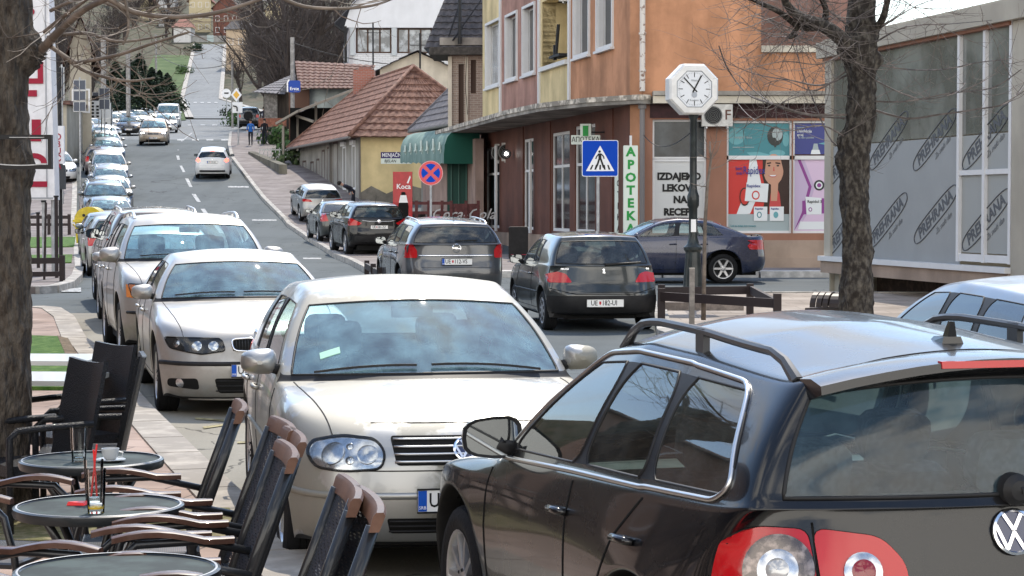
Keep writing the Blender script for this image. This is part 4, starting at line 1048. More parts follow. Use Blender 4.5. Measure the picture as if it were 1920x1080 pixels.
def stucco(name,col,dirt=.25,rough=.88,scale=.9,streak=True):
 """plaster with weather stains that run down"""
 if name in MC:return MC[name]
 m=bpy.data.materials.new(name);m.use_nodes=True;MC[name]=m
 t=m.node_tree;b=t.nodes['Principled BSDF'];N=t.nodes.new;Lk=t.links.new
 c=N("ShaderNodeTexCoord");n=N("ShaderNodeTexNoise");n.inputs['Scale'].default_value=scale;n.inputs['Detail'].default_value=10;n.inputs['Roughness'].default_value=.65;Lk(c.outputs['Object'],n.inputs['Vector'])
 mp_=N("ShaderNodeMapping");mp_.inputs['Scale'].default_value=(1.1,1.1,.3);n2=N("ShaderNodeTexNoise");n2.inputs['Scale'].default_value=1.2;n2.inputs['Detail'].default_value=7;Lk(c.outputs['Object'],mp_.inputs[0]);Lk(mp_.outputs[0],n2.inputs['Vector'])
 a=N("ShaderNodeMath");a.operation='MULTIPLY';Lk(n.outputs['Fac'],a.inputs[0]);Lk(n2.outputs['Fac'],a.inputs[1])
 r=N("ShaderNodeValToRGB");r.color_ramp.elements[0].position=.14;r.color_ramp.elements[1].position=.36
 r.color_ramp.elements[0].color=(*[k*(1-dirt*1.3)for k in col],1);r.color_ramp.elements[1].color=(*[min(1,k*(1+dirt*.25))for k in col],1);Lk(a.outputs[0],r.inputs[0]);Lk(r.outputs[0],b.inputs['Base Color'])
 b.inputs['Roughness'].default_value=rough;b.inputs['Specular IOR Level'].default_value=.12
 n3=N("ShaderNodeTexNoise");n3.inputs['Scale'].default_value=45;Lk(c.outputs['Object'],n3.inputs['Vector']);bp=N("ShaderNodeBump");bp.inputs['Strength'].default_value=.25;bp.inputs['Distance'].default_value=.01;Lk(n3.outputs['Fac'],bp.inputs['Height']);Lk(bp.outputs[0],b.inputs['Normal'])
 return m
def tile_mat(name,c1,c2,rough=.8):
 return mat(name,c1,rough,col2=c2,vscale=4.5,c2lo=.38,c2hi=.62,detail=9,bump=.3,bscale=20)
M_win=mat('dark_window_pane',(.02,.024,.028),.12,spec=.3)
M_winb=mat('curtained_pane',(.22,.24,.26),.1,coat=.6,var=.5,vscale=1.5)
M_wframe=mat('white_window_frame',(.60,.60,.60),.55,var=.03,vscale=2)
M_bframe=mat('brown_window_frame',(.06,.035,.025),.6)
class Face:
 """vertical wall plane: u along, n outward; quads placed with (u, z)"""
 def __init__(s,o,u,z0=0):
  s.o=Vector((o[0],o[1],0));s.u=Vector((u[0],u[1],0)).normalized();s.n=Vector((s.u.y,-s.u.x,0))
 def p(s,u,z,d=0):return s.o+s.u*u+s.n*d+Vector((0,0,z))
 def upx(s,px):
  k=(px-960)/F*CP
  return(k*s.o.y-s.o.x)/(s.u.x-k*s.u.y)
 def zpx(s,px,py):
  q=s.p(s.upx(px),0);return at(px,py,q.y).z
 def box(s,mb,u0,u1,z0,z1,d0,d1):
  a=[s.p(u0,z0,d0),s.p(u1,z0,d0),s.p(u1,z0,d1),s.p(u0,z0,d1)];b=[v+Vector((0,0,z1-z0))for v in a]
  return mb.hexa(a[::-1],b[::-1])
 def quad(s,mb,u0,u1,z0,z1,d=0):return mb.add([s.p(u0,z0,d),s.p(u1,z0,d),s.p(u1,z1,d),s.p(u0,z1,d)],[(0,1,2,3)])
 def M(s,u,z,d=0):return frame(s.p(u,z,d),s.u)
 def wall(s,mb,u0,u1,z0,z1,holes,depth=.25):
  """wall sheet with real openings and reveals; holes = (u0,u1,z0,z1)"""
  us=sorted({u0,u1}|{h[0]for h in holes}|{h[1]for h in holes});zs=sorted({z0,z1}|{h[2]for h in holes}|{h[3]for h in holes})
  us=[u for u in us if u0<=u<=u1];zs=[z for z in zs if z0<=z<=z1]
  for a,b in zip(us,us[1:]):
   for c,d in zip(zs,zs[1:]):
    cu,cz=(a+b)/2,(c+d)/2
    if any(h[0]<cu<h[1]and h[2]<cz<h[3]for h in holes):continue
    s.quad(mb,a,b,c,d)
  for h in holes:
   for(a,b)in(((h[0],h[2]),(h[1],h[2])),((h[1],h[2]),(h[1],h[3])),((h[1],h[3]),(h[0],h[3])),((h[0],h[3]),(h[0],h[2]))):
    mb.add([s.p(a[0],a[1],0),s.p(b[0],b[1],0),s.p(b[0],b[1],-depth),s.p(a[0],a[1],-depth)],[(0,1,2,3)])
def window(fc,parent,u0,u1,z0,z1,d=-.12,pane=None,frm=None,fw=.06,mull=(),trans=(),name='window',surround=None,sw=.08,sp=.05,sill=False):
 mb=MB()
 for a,b,c,e in((u0,u1,z0,z0+fw),(u0,u1,z1-fw,z1),(u0,u0+fw,z0+fw,z1-fw),(u1-fw,u1,z0+fw,z1-fw)):fc.box(mb,a,b,c,e,d-.05,d+.01)
 for m_ in mull:fc.box(mb,m_-fw*.45,m_+fw*.45,z0+fw,z1-fw,d-.04,d+.005)
 for t_ in trans:fc.box(mb,u0+fw,u1-fw,t_-fw*.45,t_+fw*.45,d-.04,d+.008)
 w=mb.build(name,frm or M_wframe,parent)
 p=MB();fc.quad(p,u0+fw*.5,u1-fw*.5,z0+fw*.5,z1-fw*.5,d-.025);p.build('pane',pane or M_win,w)
 if surround:
  s_=MB()
  for a,b,c,e in((u0-sw,u1+sw,z0-sw,z0),(u0-sw,u1+sw,z1,z1+sw),(u0-sw,u0,z0,z1),(u1,u1+sw,z0,z1)):fc.box(s_,a,b,c,e,-.02,sp)
  s_.build('window_surround',surround,w)
 return w
def roof_tiles(mb,A,B,C,D,rows,wave=.0,lap=.05,wl=.28,amp=.02):
 """tiled slope: A-B eave (left to right), D-C ridge; overlapping scalloped courses"""
 A,B,C,D=map(Vector,(A,B,C,D));nrm=(B-A).cross(D-A).normalized()
 if nrm.z<0:nrm=-nrm
 L_=max((B-A).length,(C-D).length);n=max(2,int(L_/(wl/2)))
 n=min(n,120)
 for r in range(rows):
  t0,t1=r/rows,min(1,(r+1.12)/rows);vs=[]
  for t,o in((t0,lap),(t1,.0)):
   p,q=A.lerp(D,t),B.lerp(C,t)
   for k in range(n+1):
    w=amp*(1 if k%2 else-1);vs.append(p.lerp(q,k/n)+nrm*(o+w))
  b0=[v-nrm*lap for v in vs[:n+1]]
  mb.add(vs+b0,[(k,k+1,n+2+k,n+1+k)for k in range(n)]+[(2*n+2+k,2*n+3+k,k+1,k)for k in range(n)])
  # ------------------------------------------------------------ corner pharmacy building
PU=Vector((.187,-.982,0)).normalized()
pb=thing('corner_building','orange and yellow corner building with pharmacy on the ground floor under a concrete canopy','building',(3,54,gz(3,54)))
FL=Face((3.05-.187/.982*24,54+24),(PU.x,PU.y));LEN=24.45;FL_u=FL.upx
FC=Face(FL.p(LEN,0),(.76,-.65));cc=FC.p(.42,0);FR=Face(cc,(1,0));
S_or=stucco('orange_stucco',(.46,.235,.135),.32);S_br=stucco('brown_pink_stucco',(.36,.21,.17),.3);S_ye=stucco('yellow_stucco',(.60,.49,.28),.26)
S_bd=stucco('red_brown_cladding',(.125,.055,.040),.3,.6);S_base=stucco('beige_plinth',(.34,.26,.205),.22);S_dk=mat('dark_recess_maroon',(.035,.012,.014),.6,var=.3)
S_conc=stucco('weathered_concrete',(.30,.28,.25),.5);S_cream=stucco('cream_plaster',(.52,.48,.40),.25)
U=FL.upx
ub=lambda a:(U(a[0]),U(a[1]),a[2],a[3])
upw=[ub((913,938,6.2,8.35)),ub((950,970,6.22,8.3)),ub((982,1003,6.22,8.3)),ub((1016,1065,6.22,8.25)),ub((1078,1105,6.25,8.35)),ub((1121,1149,6.25,8.35))]
gw=[ub(q)for q in((911,936,1.15,4.0),(982,1000,1.15,4.08),(1035,1068,1.15,4.12),(1078,1116,1.15,4.2))]
gdoor=ub((1000.5,1003,.5,1.0))
for(a,b,m,nm)in((U(905),U(939),S_ye,'yellow_wall_panel'),(U(939),U(1012),S_br,'wall'),(U(1012),U(1069),S_ye,'yellow_wall_panel'),(U(1069),LEN,S_or,'wall')):
 mb=MB();FL.wall(mb,a,b,4.75,10.5,[h for h in upw if a<=h[0]and h[1]<=b],.45);mb.build(nm,m,pb)
mb=MB()
for px in(939.5,1012,1068.5):FL.box(mb,U(px)-.10,U(px)+.10,4.76,10.4,-.02,.06)
mb.build('pilaster',M_wframe,pb)
for i,h in enumerate(upw):
 if i==3:continue
 w=window(FL,pb,*h,d=-.17,pane=(M_winb if i==0 else M_win),mull=((h[0]+h[1])/2,)if i in(0,4,5)else(),surround=M_wframe,sw=.09,sp=.06)
 fl_=MB();FL.box(fl_,h[0]-.14,h[1]+.14,h[2]-.16,h[2]-.091,-.02,.12);fl_.build('sill',M_wframe,w)
for i,h in enumerate(upw):
 if i==3:continue
 mb=MB();FL.box(mb,h[1]-.03,h[1]-.002,h[2]+.002,h[3]-.002,-.15,.0);FL.box(mb,h[0]+.002,h[0]+.03,h[2]+.002,h[3]-.002,-.15,.0);mb.build('window_reveal',M_wframe,pb)
h=upw[3];mb=MB();FL.quad(mb,h[0],h[1],h[2],h[3],-1.4);FL.box(mb,h[0]-.05,h[0],h[2],h[3],-1.4,-.02);FL.box(mb,h[1],h[1]+.05,h[2],h[3],-1.4,-.02);FL.box(mb,h[0],h[1],h[2]-.1,h[2]-.01,-1.4,-.02);mb.build('loggia',S_ye,pb)
mb=MB();FL.box(mb,h[0]-.05,h[1]+.05,h[2]-.14,h[2]-.01,-.02,.13);mb.build('loggia_sill',M_wframe,pb)
mb=MB();FL.box(mb,h[1]-1.6,h[1]-.15,h[2]+.12,h[2]+.19,-.1,.25);FL.box(mb,h[1]-1.2,h[1]-1.1,h[2]+.05,h[2]+.5,.1,.2);mb.tube([FL.p(h[1]-1.0,h[2]+.2,.15),FL.p(h[1]-.9,h[2]+1.1,.1)],.05,6);mb.build('laundry_rack',M_blk,pb)
mb=MB();FL.wall(mb,U(903),LEN,.2,4.6,gw,.35);mb.build('shopfront_wall',S_bd,pb)
mb=MB()
for px0,px1 in((903,911),(939,982),(1005,1033),(1118,1150)):FL.box(mb,U(px0),U(px1),1.02,4.5,-.01,.035)
mb.build('clad_pillar',S_bd,pb)
mb=MB();FL.box(mb,U(903)-.05,LEN+.02,.2,1.02,-.01,.08);mb.build('plinth',S_base,pb)
M_shopg=mat('shop_glass',(.028,.034,.038),.08,spec=.3,coat=0,var=.6,vscale=.8)
for i,h in enumerate(gw):
 window(FL,pb,*h,d=-.05,pane=M_shopg,fw=.09,mull=((h[0]+h[1])/2,)if i>=2 else(),trans=(3.05,)if i<2 else(3.1,),name='shop_window')
for px,ww in((1004,.9),(939,.7)):
 mb=MB();FL.box(mb,U(px)-.12,U(px)+.05,1.05,4.0,.13,.2);mb.build('white_door_post',M_wframe,pb)
mb=MB();FC.wall(mb,0,.42,.2,10.5,[]);mb.build('wall',S_or,pb)
fr=lambda px:(px-960)/F*(cc.y)*1.0004-cc.x+.0
gR=[(fr(1223),fr(1324),1.20,4.13),(fr(1362),fr(1484),1.20,4.10),(fr(1486),fr(1610),1.20,4.10)]
mb=MB();FR.wall(mb,0,11.5,1.02,4.62,gR,.2);mb.build('wall',stucco('terracotta_stucco',(.28,.145,.10),.14),pb)
mb=MB();FR.wall(mb,0,fr(1425),4.62,10.5,[]);FR.box(mb,fr(1425)-.01,fr(1425),4.62,10.5,-8,-.001);mb.build('wall',S_or,pb)
mb=MB();FR.wall(mb,fr(1425),11.5,4.62,5.85,[]);mb.build('parapet_wall',S_or,pb)
mb=MB();FR.box(mb,fr(1425)+.002,11.6,5.85,6.02,-.4,.12);mb.build('parapet_coping',S_cream,pb)
mb=MB();FR.box(mb,0,11.5,.2,1.02,-.01,.10);FR.box(mb,0,11.5,.2,.58,.101,.16);mb.build('plinth',S_base,pb)
mb=MB();FR.box(mb,fr(1218),11.5,4.17,4.52,-.25,.04);mb.build('dark_recess_band',S_dk,pb)  # recess under the ledge is painted in as a dark band
mb=MB();FR.box(mb,fr(1222),11.6,4.53,4.72,-.05,.38);mb.build('ledge_beam',S_cream,pb)
mb=MB();FR.box(mb,fr(1222),11.6,4.73,4.84,-.05,.45);mb.build('ledge_slab',S_conc,pb)
back=MB()
back.add([FL.p(U(905),z)+Vector((x,0,0))for x,z in((0,.2),(0,10.5),(14,10.5),(14,.2))],[(0,1,2,3)]);FL.box(back,U(905),LEN,10.5,10.7,-10,.3);FR.box(back,-1,fr(1425)+.2,10.5,10.7,-10,.3)
FL.box(back,U(905),LEN,.2,10.4,-3.3,-3.0);FR.box(back,1,11.4,.2,5.6,-4.2,-4.0)
back.build('back_wall',S_br,pb)
cpx=[(817,246,78.5),(950,207,61.8),(1012,194,57.7),(1100,184,54.9),(1200,178,53.3),(1219,180,53.5)]
outer=[at(a,b,Y)for a,b,Y in cpx];zt_=4.72
poly=[(p.x,p.y)for p in outer]+[(cc.x+.3,cc.y+.05)]+[XY(FC.p(0,0,-.05)),XY(FL.p(-.3,0,-.05))]
mb=MB();mb.prism(poly,zt_-.20,zt_);mb.build('concrete_canopy',S_conc,pb)
mb=MB()
for a,b in zip(outer,outer[1:]):
 d=(b-a).normalized();nn=Vector((d.y,-d.x,0))*.03;mb.hexa([(a.x,a.y,zt_-.10),(a.x+nn.x,a.y+nn.y,zt_-.10),(b.x+nn.x,b.y+nn.y,zt_-.10),(b.x,b.y,zt_-.10)],[(a.x,a.y,zt_+.03),(a.x+nn.x,a.y+nn.y,zt_+.03),(b.x+nn.x,b.y+nn.y,zt_+.03),(b.x,b.y,zt_+.03)])
mb.build('canopy_edge_flashing',mat('pale_flashing',(.42,.38,.32),.7,var=.5,vscale=4),pb)
mb=MB();q=FR.p(fr(1203),0,.12);mb.tube([(q.x,q.y,10.4),(q.x,q.y,4.85)],.075,8)
for z in(5.35,6.3,7.3,8.4):mb.tube([(q.x,q.y,z),(q.x,q.y,z+.05)],.10,8)
mb.build('downpipe',mat('peeling_white_pipe',(.55,.52,.48),.6,col2=(.2,.13,.1),vscale=7,c2lo=.55,c2hi=.6),pb,smooth='auto')
mb=MB();mb.tube([(q.x,q.y,4.5),(q.x,q.y,.3)],.07,8);mb.tube([(q.x,q.y,4.52),(q.x,q.y,4.4)],.11,8);mb.build('downpipe',mat('grey_pipe',(.16,.15,.15),.5),pb,smooth='auto')
w=window(FR,pb,gR[0][0],gR[0][1],3.12,gR[0][3],pane=M_shopg,fw=.05,name='shop_window')
w=window(FR,pb,gR[0][0],gR[0][1],gR[0][2],3.11,pane=mat('white_window_film',(.46,.47,.47),.35,coat=.3),fw=.06,name='shop_window')
uc=(gR[0][0]+gR[0][1])/2
for k,t_ in enumerate(('IZDAJEMO','LEKOVE','NA','RECEPT')):
 vs,fs=text_mesh(t_,.25,.004,.013,sx=.97);MB().add(vs,fs,FR.M(uc+(.0,.0,.03,.02)[k],(2.66,2.36,2.06,1.74)[k],-.135)).build('lettering',M_ink,w)
for(a,b)in((gR[1][0],gR[1][1]),(gR[2][0],gR[2][1])):
 mb=MB()
 for q_ in((a,b,3.10,3.20),(a,b,4.04,4.10),(a,b,1.20,1.26),(a,a+.05,1.26,4.04),(b-.05,b,1.26,4.04)):FR.box(mb,*q_,-.16,-.08)
 mb.build('window_frame',M_wframe,pb)
def poster(name,a,b,c,d,col,shapes,texts,face=FR,dd=-.13,label=None):
 mb=MB();face.box(mb,a,b,c,d,dd-.02,dd);o=mb.build(name,col,pb)
 for i,(pl,m)in enumerate(shapes):
  s_=MB();s_.prism([(a+(b-a)*x,c+(d-c)*y)for x,y in pl],dd+.001+.0012*i,dd+.002+.0012*i,Matrix(((face.u.x,0,face.n.x,face.o.x),(face.u.y,0,face.n.y,face.o.y),(0,1,0,0),(0,0,0,1))));s_.build('print',m,o)
 for(x,y,t_,sz,m,*al)in texts:
  vs,fs=text_mesh(t_,sz*(d-c),.001,.0015,al[0]if al else 'LEFT',al[1]if len(al)>1 else 1);MB().add(vs,fs,face.M(a+(b-a)*x,c+(d-c)*y,dd+.002+.0012*(len(shapes)+1))).build('print_lettering',m,o)
 return o
pm_=lambda n,c:mat(n,c,.35,coat=.4)
K_teal,K_w,K_g,K_r=pm_('poster_teal',(.05,.20,.23)),pm_('poster_white',(.62,.65,.66)),pm_('poster_grey',(.30,.36,.37)),pm_('poster_red',(.48,.035,.03))
K_navy,K_pur,K_pk,K_skin,K_hair,K_tl2,K_dk,K_lav=pm_('poster_navy',(.045,.055,.20)),pm_('poster_purple',(.22,.05,.22)),pm_('poster_pink',(.55,.42,.55)),pm_('poster_skin',(.46,.25,.17)),pm_('poster_hair',(.035,.018,.015)),pm_('poster_pale_teal',(.12,.32,.35)),pm_('poster_dark',(.03,.035,.035)),pm_('poster_lavender',(.45,.36,.50))
K_lip,K_ink2=pm_('poster_lip',(.45,.06,.06)),pm_('poster_blue_ink',(.02,.03,.2))
C_=lambda x,y,rx,ry=None,n=18:circ(x,y,rx,n,ry or rx)
a,b=gR[1][0]+.05,gR[1][1]-.05
yin=[(.80+.07*math.cos(t),.62+.19*math.sin(t))for t in[math.pi*k/10-math.pi/2+.4 for k in range(11)]]
poster('poster',a,b,3.20,4.04,K_teal,[(C_(.13,.60,.14,.26),K_tl2),([(.36,0),(.75,0),(.5,.12),(.30,.10)],K_tl2),(C_(.80,.08,.13,.10),K_tl2),(C_(.94,.5,.055,.22),K_tl2),(C_(.765,.60,.13,.30),K_dk),(C_(.80,.66,.085,.20),K_g),(C_(.745,.46,.045,.10),K_dk),([(.755,.31),(.775,.31),(.785,.26),(.745,.26)],K_dk),([(.07,.25),(.42,.25),(.42,.27),(.07,.27)],K_g)],[(.10,.72,'Zdravlje',.10,K_tl2),(.09,.56,'i briga o vama',.10,K_g)])
face_=[([(.0,.0),(1,0),(1,.235),(0,.235)],K_g),([(.30,.235),(.36,.24),(.55,.62),(.46,1),(.35,1),(.30,.6),(.14,.235)],K_w),([(.56,.235),(1,.235),(1,1),(.58,1),(.55,.8),(.62,.55)],K_hair),(C_(.74,.86,.165,.22),K_skin),([(.66,.235),(.88,.235),(.84,.52),(.80,.60),(.70,.55)],K_lip),([(.70,.42),(.80,.42),(.82,.68),(.70,.68)],K_skin),([(.86,1),(1,1),(1,.5),(.92,.45),(.90,.85)],K_hair),([(.56,1),(.62,1),(.60,.84),(.57,.72)],K_hair),([(.63,.955),(.70,.965),(.70,.945),(.63,.935)],K_hair),([(.77,.965),(.85,.955),(.85,.935),(.77,.945)],K_hair),(C_(.667,.915,.022,.012),K_dk),(C_(.81,.915,.022,.012),K_dk),([(.735,.84),(.755,.84),(.75,.90),(.74,.90)],K_lip),([(.655,.785),(.70,.755),(.76,.755),(.81,.79),(.76,.775),(.70,.775)],K_lip),([(.67,.782),(.70,.765),(.76,.765),(.79,.784)],K_w),(C_(.27,.48,.085,.13),K_hair),(C_(.27,.48,.07,.11),K_r),([(.27,.42),(.64,.40),(.66,.66),(.30,.68)],K_w),(C_(.45,.50,.065,.065),K_r),(C_(.45,.50,.045,.045),K_w),([(.42,.14),(.64,.14),(.64,.34),(.42,.34)],K_w),([(.68,.14),(.91,.14),(.91,.34),(.68,.34)],K_w),(C_(.51,.225,.04,.045),K_teal),(C_(.51,.225,.025,.03),K_w),(C_(.78,.225,.04,.045),K_tl2)]
poster('poster',a,b,1.26,3.10-.65*0,K_r,face_,[(.24,.845,'Rapidex',.155,K_ink2,'LEFT',.62),(.12,.875,'bert',.075,K_ink2,'LEFT',.7),(.13,.81,'oval',.075,K_ink2,'LEFT',.7),(.30,.63,'Rapidex',.06,K_ink2),(.44,.31,'Rapidex',.035,K_ink2),(.70,.31,'Rapidex',.035,K_ink2),(.04,.07,'Lek se izdaje bez recepta',.035,K_teal)])
a,b=gR[2][0]+.05,gR[2][1]-.05
poster('poster',a,b,3.24,4.04,K_navy,[([(.26,0),(.42,0),(.40,.14),(.28,.14)],K_w),([(.29,.14),(.39,.14),(.37,.34),(.31,.34)],K_g),([(.38,.34),(.62,.44),(.62,.26)],K_tl2)],[(.04,.86,'Septanest',.06,K_g),(.04,.74,'Disinfekcija',.13,K_w,'LEFT',.8),(.04,.62,'sprej',.13,K_w,'LEFT',.8),(.06,.53,'za ruke i povrsine',.07,K_g)])
poster('poster',a,b,1.26,3.10,K_lav,[([(.0,0),(1,0),(1,1),(.16,1),(.32,.62),(.22,.25)],K_pk),([(.05,1),(.10,1),(.28,.62),(.17,.25),(.0,0),(.0,0),(.12,.25),(.23,.62)],K_pur),([(.12,1),(.16,1),(.33,.62),(.22,.25),(.08,.04),(.19,.25),(.30,.62)],K_lav),([(.13,.23),(.62,.25),(.62,.45),(.40,.46),(.13,.42)],K_pur),([(.20,.23),(.44,.23),(.44,.46),(.18,.48)],K_w),(C_(.40,.64,.085,.075),K_dk),(C_(.40,.64,.055,.05),K_w),(C_(.40,.64,.035,.03),K_pur),([(.06,.02),(.9,.02),(.9,.13),(.10,.13)],K_w),(C_(.26,.30,.03,.03),K_pur),(C_(.26,.30,.018,.018),K_w)],[(.54,.635,'bosnalijek',.07,K_dk),(.21,.41,'Rapidol S',.055,K_dk)])
def ac_unit(parent,fc,u,z,d=.05,w=.8,h=.55,letter=None):
 mb=MB();fc.box(mb,u,u+w,z,z+h,d+.05,d+.33);o=mb.build('air_conditioner',mat('ac_casing',(.50,.49,.46),.5,var=.15),parent)
 c=MB();M=fc.M(u+w*.36,z+h*.5,d+.335);c.lathe([(h*.43,-.002),(h*.43,.004),(h*.40,.004),(h*.40,-.001)],20,M=M);c.lathe([(h*.40,.0),(.001,.001)],20,M=M);c.m[-20:]=[1]*20
 for k in range(5):c.mi=0;ring_mb(c,M,h*(.07+.075*k),.004,16)
 c.build('fan_grille',[mat('ac_grille',(.25,.25,.24),.5),M_dark],o)
 b_=MB();fc.box(b_,u+.1,u+.14,z-.05,z,0,d+.3);fc.box(b_,u+w-.14,u+w-.1,z-.05,z,0,d+.3);b_.build('bracket',M_wframe,o)
 if letter:vs,fs=text_mesh(letter,.36,.003,.004);MB().add(vs,fs,fc.M(u+w*.84,z+h*.5,d+.334)).build('lettering',mat('faded_brown',(.10,.05,.04),.6),o)
 return o
ac=thing('air_conditioner','beige outdoor air conditioner unit marked F beside the street clock','air conditioner',FR.p(fr(1312),3.95));
o=ac_unit(None,FR,fr(1313),3.94,.06,.78,.56,'F');bpy.context.view_layer.update();o.name='casing';o.parent=ac;o.matrix_parent_inverse=Matrix.Translation(ac.location).inverted()
for i,(px,lab)in enumerate(((932,'left beige air conditioner of the pair under the canopy over the shop windows'),(945,'right beige air conditioner of the pair under the canopy beside the lit lamp'))):
 t=thing('air_conditioner',lab,'air conditioner',FL.p(U(px),3.3),group='air conditioners on the corner building');o=ac_unit(None,Face(FL.p(U(px),0,.0),(.98,-.19)),0,3.45,.1,.42,.62);o.name='casing';o.parent=t;o.matrix_parent_inverse=Matrix.Translation(t.location).inverted()
t=thing('air_conditioner','air conditioner hanging high on the facade between loggia and window','air conditioner',FL.p(U(1064),8),group='air conditioners on the corner building');o=ac_unit(None,Face(FL.p(U(1055),0,.05),(.98,-.19)),0,7.95,.1,.62,.75);o.name='casing';o.parent=t;o.matrix_parent_inverse=Matrix.Translation(t.location).inverted()
M_green=mat('sign_green',(.02,.25,.05),.4);M_signw=mat('sign_white_panel',(.56,.62,.56),.35,coat=.3)
def sign_box(name,label,cat,M,w,h,d,m,group=None):
 t=thing(name,label,cat,M.translation,group=group);mb=MB();mb.prism(rounded([(-w/2,-h/2),(w/2,-h/2),(w/2,h/2),(-w/2,h/2)],.02),-d,0,Matrix.Translation(-M.translation)@M);mb.build('sign_panel',m,t);return t
def add_text(t,M,txt,size,m,x=0,y=0,bold=.004,sx=1,name='lettering',align='CENTER',h=.004,shear=0):
 vs,fs=text_mesh(txt,size,.002,bold,align,sx,shear);MB().add(vs,fs,Matrix.Translation(-t.location)@M@Matrix.Translation((x,y,h))).build(name,m,t)
p=at(1182.5,357,52.6);M=frame(p,(1,.0,0));W_,H_=27/F*52.6,168/F*52.6
t=sign_box('pharmacy_sign','tall white vertical sign with green letters APOTEKA at the building corner','sign',M,W_,H_,.18,M_signw)
for k,ch in enumerate('APOTEKA'):add_text(t,M,ch,.31,M_green,0,H_*(.5-.075-k*.1425),.014,1.05)
mb=MB();mb.box((-.03,.0,H_/2),(.03,.05,H_/2+.25));mb.build('bracket',M_wframe,t)
p=at(1160,365,55.2);M=frame(p,(.6,-.8,0));t=sign_box('pharmacy_sign','narrow white vertical sign seen edge on behind the crossing sign','sign',M,.34,2.1,.16,M_signw)
for k,ch in enumerate('APOTEKA'):add_text(t,M,ch,.24,M_ink,0,2.1*(.5-.075-k*.1425),.003,.8)
p=at(1098,262,56.5);M=frame(p,(.98,-.2,0));t=sign_box('pharmacy_cross_sign','green cross sign on a white board reading АПОТЕКА under the canopy','sign',M,.80,.25,.14,M_signw)
add_text(t,M,'АПОТЕКА',.19,M_ink,0,-.0,.002,.85)
mb=MB();mb.prism([(-.15,.12),(.15,.12),(.15,.43),(-.15,.43)],-.14,0,M);mb2=MB();mb2.prism([(-.075,.10),(.075,.10),(.075,.38),(-.075,.38)],.002,.012,M)
for q_,nm,m in((mb,'cross_box',M_signw),(mb2,'green_cross',M_green)):
 q_.v=[tuple(Vector(v)-t.location)for v in q_.v];q_.build(nm,m,t)
mb=MB();mb.tube([(0,0,.2),(1.3,.35,.22)],.02,5);mb.build('bracket',M_blk,t)
# ------------------------------------------------------------ grey panelled shop on the right
gs=thing('shop_building','grey panelled shop front covered with oval food logos at the right','building',(8,36,gz(8,36)))
A0,B0=Vector((6.06,40.1)),Vector((8.35,29.0));G=Face(A0,(B0-A0));gu=G.upx
Z0,Z1=.93,5.02;GP=mat('grey_panel',(.275,.285,.285),.5,var=.03,vscale=1);S_pal=stucco('pale_beige_wall',(.40,.37,.31),.15)
uE=gu(1900);zt2=lambda u:Z1
mb=MB();G.quad(mb,0,gu(1801),Z0,3.02);mb.build('grey_panel',GP,gs)
mb=MB();G.quad(mb,gu(1801),uE,Z0+.2,3.02);mb.build('grey_panel',mat('grey_panel_warm',(.30,.31,.30),.45),gs)
M_rw=mat('reflecting_upper_glass',(.15,.165,.155),.08,spec=.8,coat=.8,var=.35,vscale=.6)
mb=MB();G.quad(mb,.05,gu(1801),3.04,Z1-.32);mb.build('upper_pane',M_rw,gs)
mb=MB();G.quad(mb,gu(1801),uE,3.04,Z1-.32,.0);mb.build('upper_pane',M_rw,gs)
mb=MB();G.box(mb,.0,.35,Z0,Z1-.3,-.05,.05);mb.build('corner_column',S_pal,gs)
mb=MB()
for u_ in(gu(1801),gu(1849),uE-.03):G.box(mb,u_-.045,u_+.045,Z0+.05,Z1-.3,.0,.06)
G.box(mb,gu(1801)+.046,uE-.08,2.42-.04,2.42+.04,.0,.05);G.box(mb,gu(1801)+.046,uE-.08,Z0+.06,Z0+.18,.0,.05)
mb.build('window_frame',M_wframe,gs)
mb=MB();G.box(mb,-.15,uE+2.2,Z1-.3,Z1,-.2,.18);mb.build('fascia',S_pal,gs)
mb=MB();G.box(mb,0,uE,Z1-.36,Z1-.301,-.01,.10);mb.build('fascia_trim',mat('rust_trim',(.22,.10,.06),.6),gs)
mb=MB();G.box(mb,-.05,uE+.05,Z0-.09,Z0,-.1,.16);mb.build('white_ledge',M_wframe,gs)
mb=MB();G.box(mb,-.05,uE+.05,Z0-.32,Z0-.091,-.1,.10);mb.build('beige_ledge',S_base,gs)
mb=MB();G.box(mb,.35,uE+1.8,-.2,Z0-.33,-1.3,-.9);mb.build('recessed_base',mat('brown_base',(.075,.05,.04),.8,var=.3),gs)
mb=MB();G.box(mb,.05,.30,-.2,Z0-.33,-.5,-.15);G.box(mb,uE-.4,uE-.2,-.2,Z0-.33,-.5,-.15);mb.build('support_post',S_pal,gs)
mb=MB();G.box(mb,uE+.05,uE+2.2,-.2,Z1-.31,-.5,.06);mb.build('wall',S_pal,gs)
mb=MB();G.box(mb,0,uE+2,Z1,Z1+.05,-6,.1);G.box(mb,0,uE+2,-.2,Z1,-6,-5.8);G.box(mb,0,.04,-.2,Z1,-6,-.06);mb.build('roof_and_back',S_pal,gs)
M_logo=mat('logo_ink',(.085,.09,.10),.5)
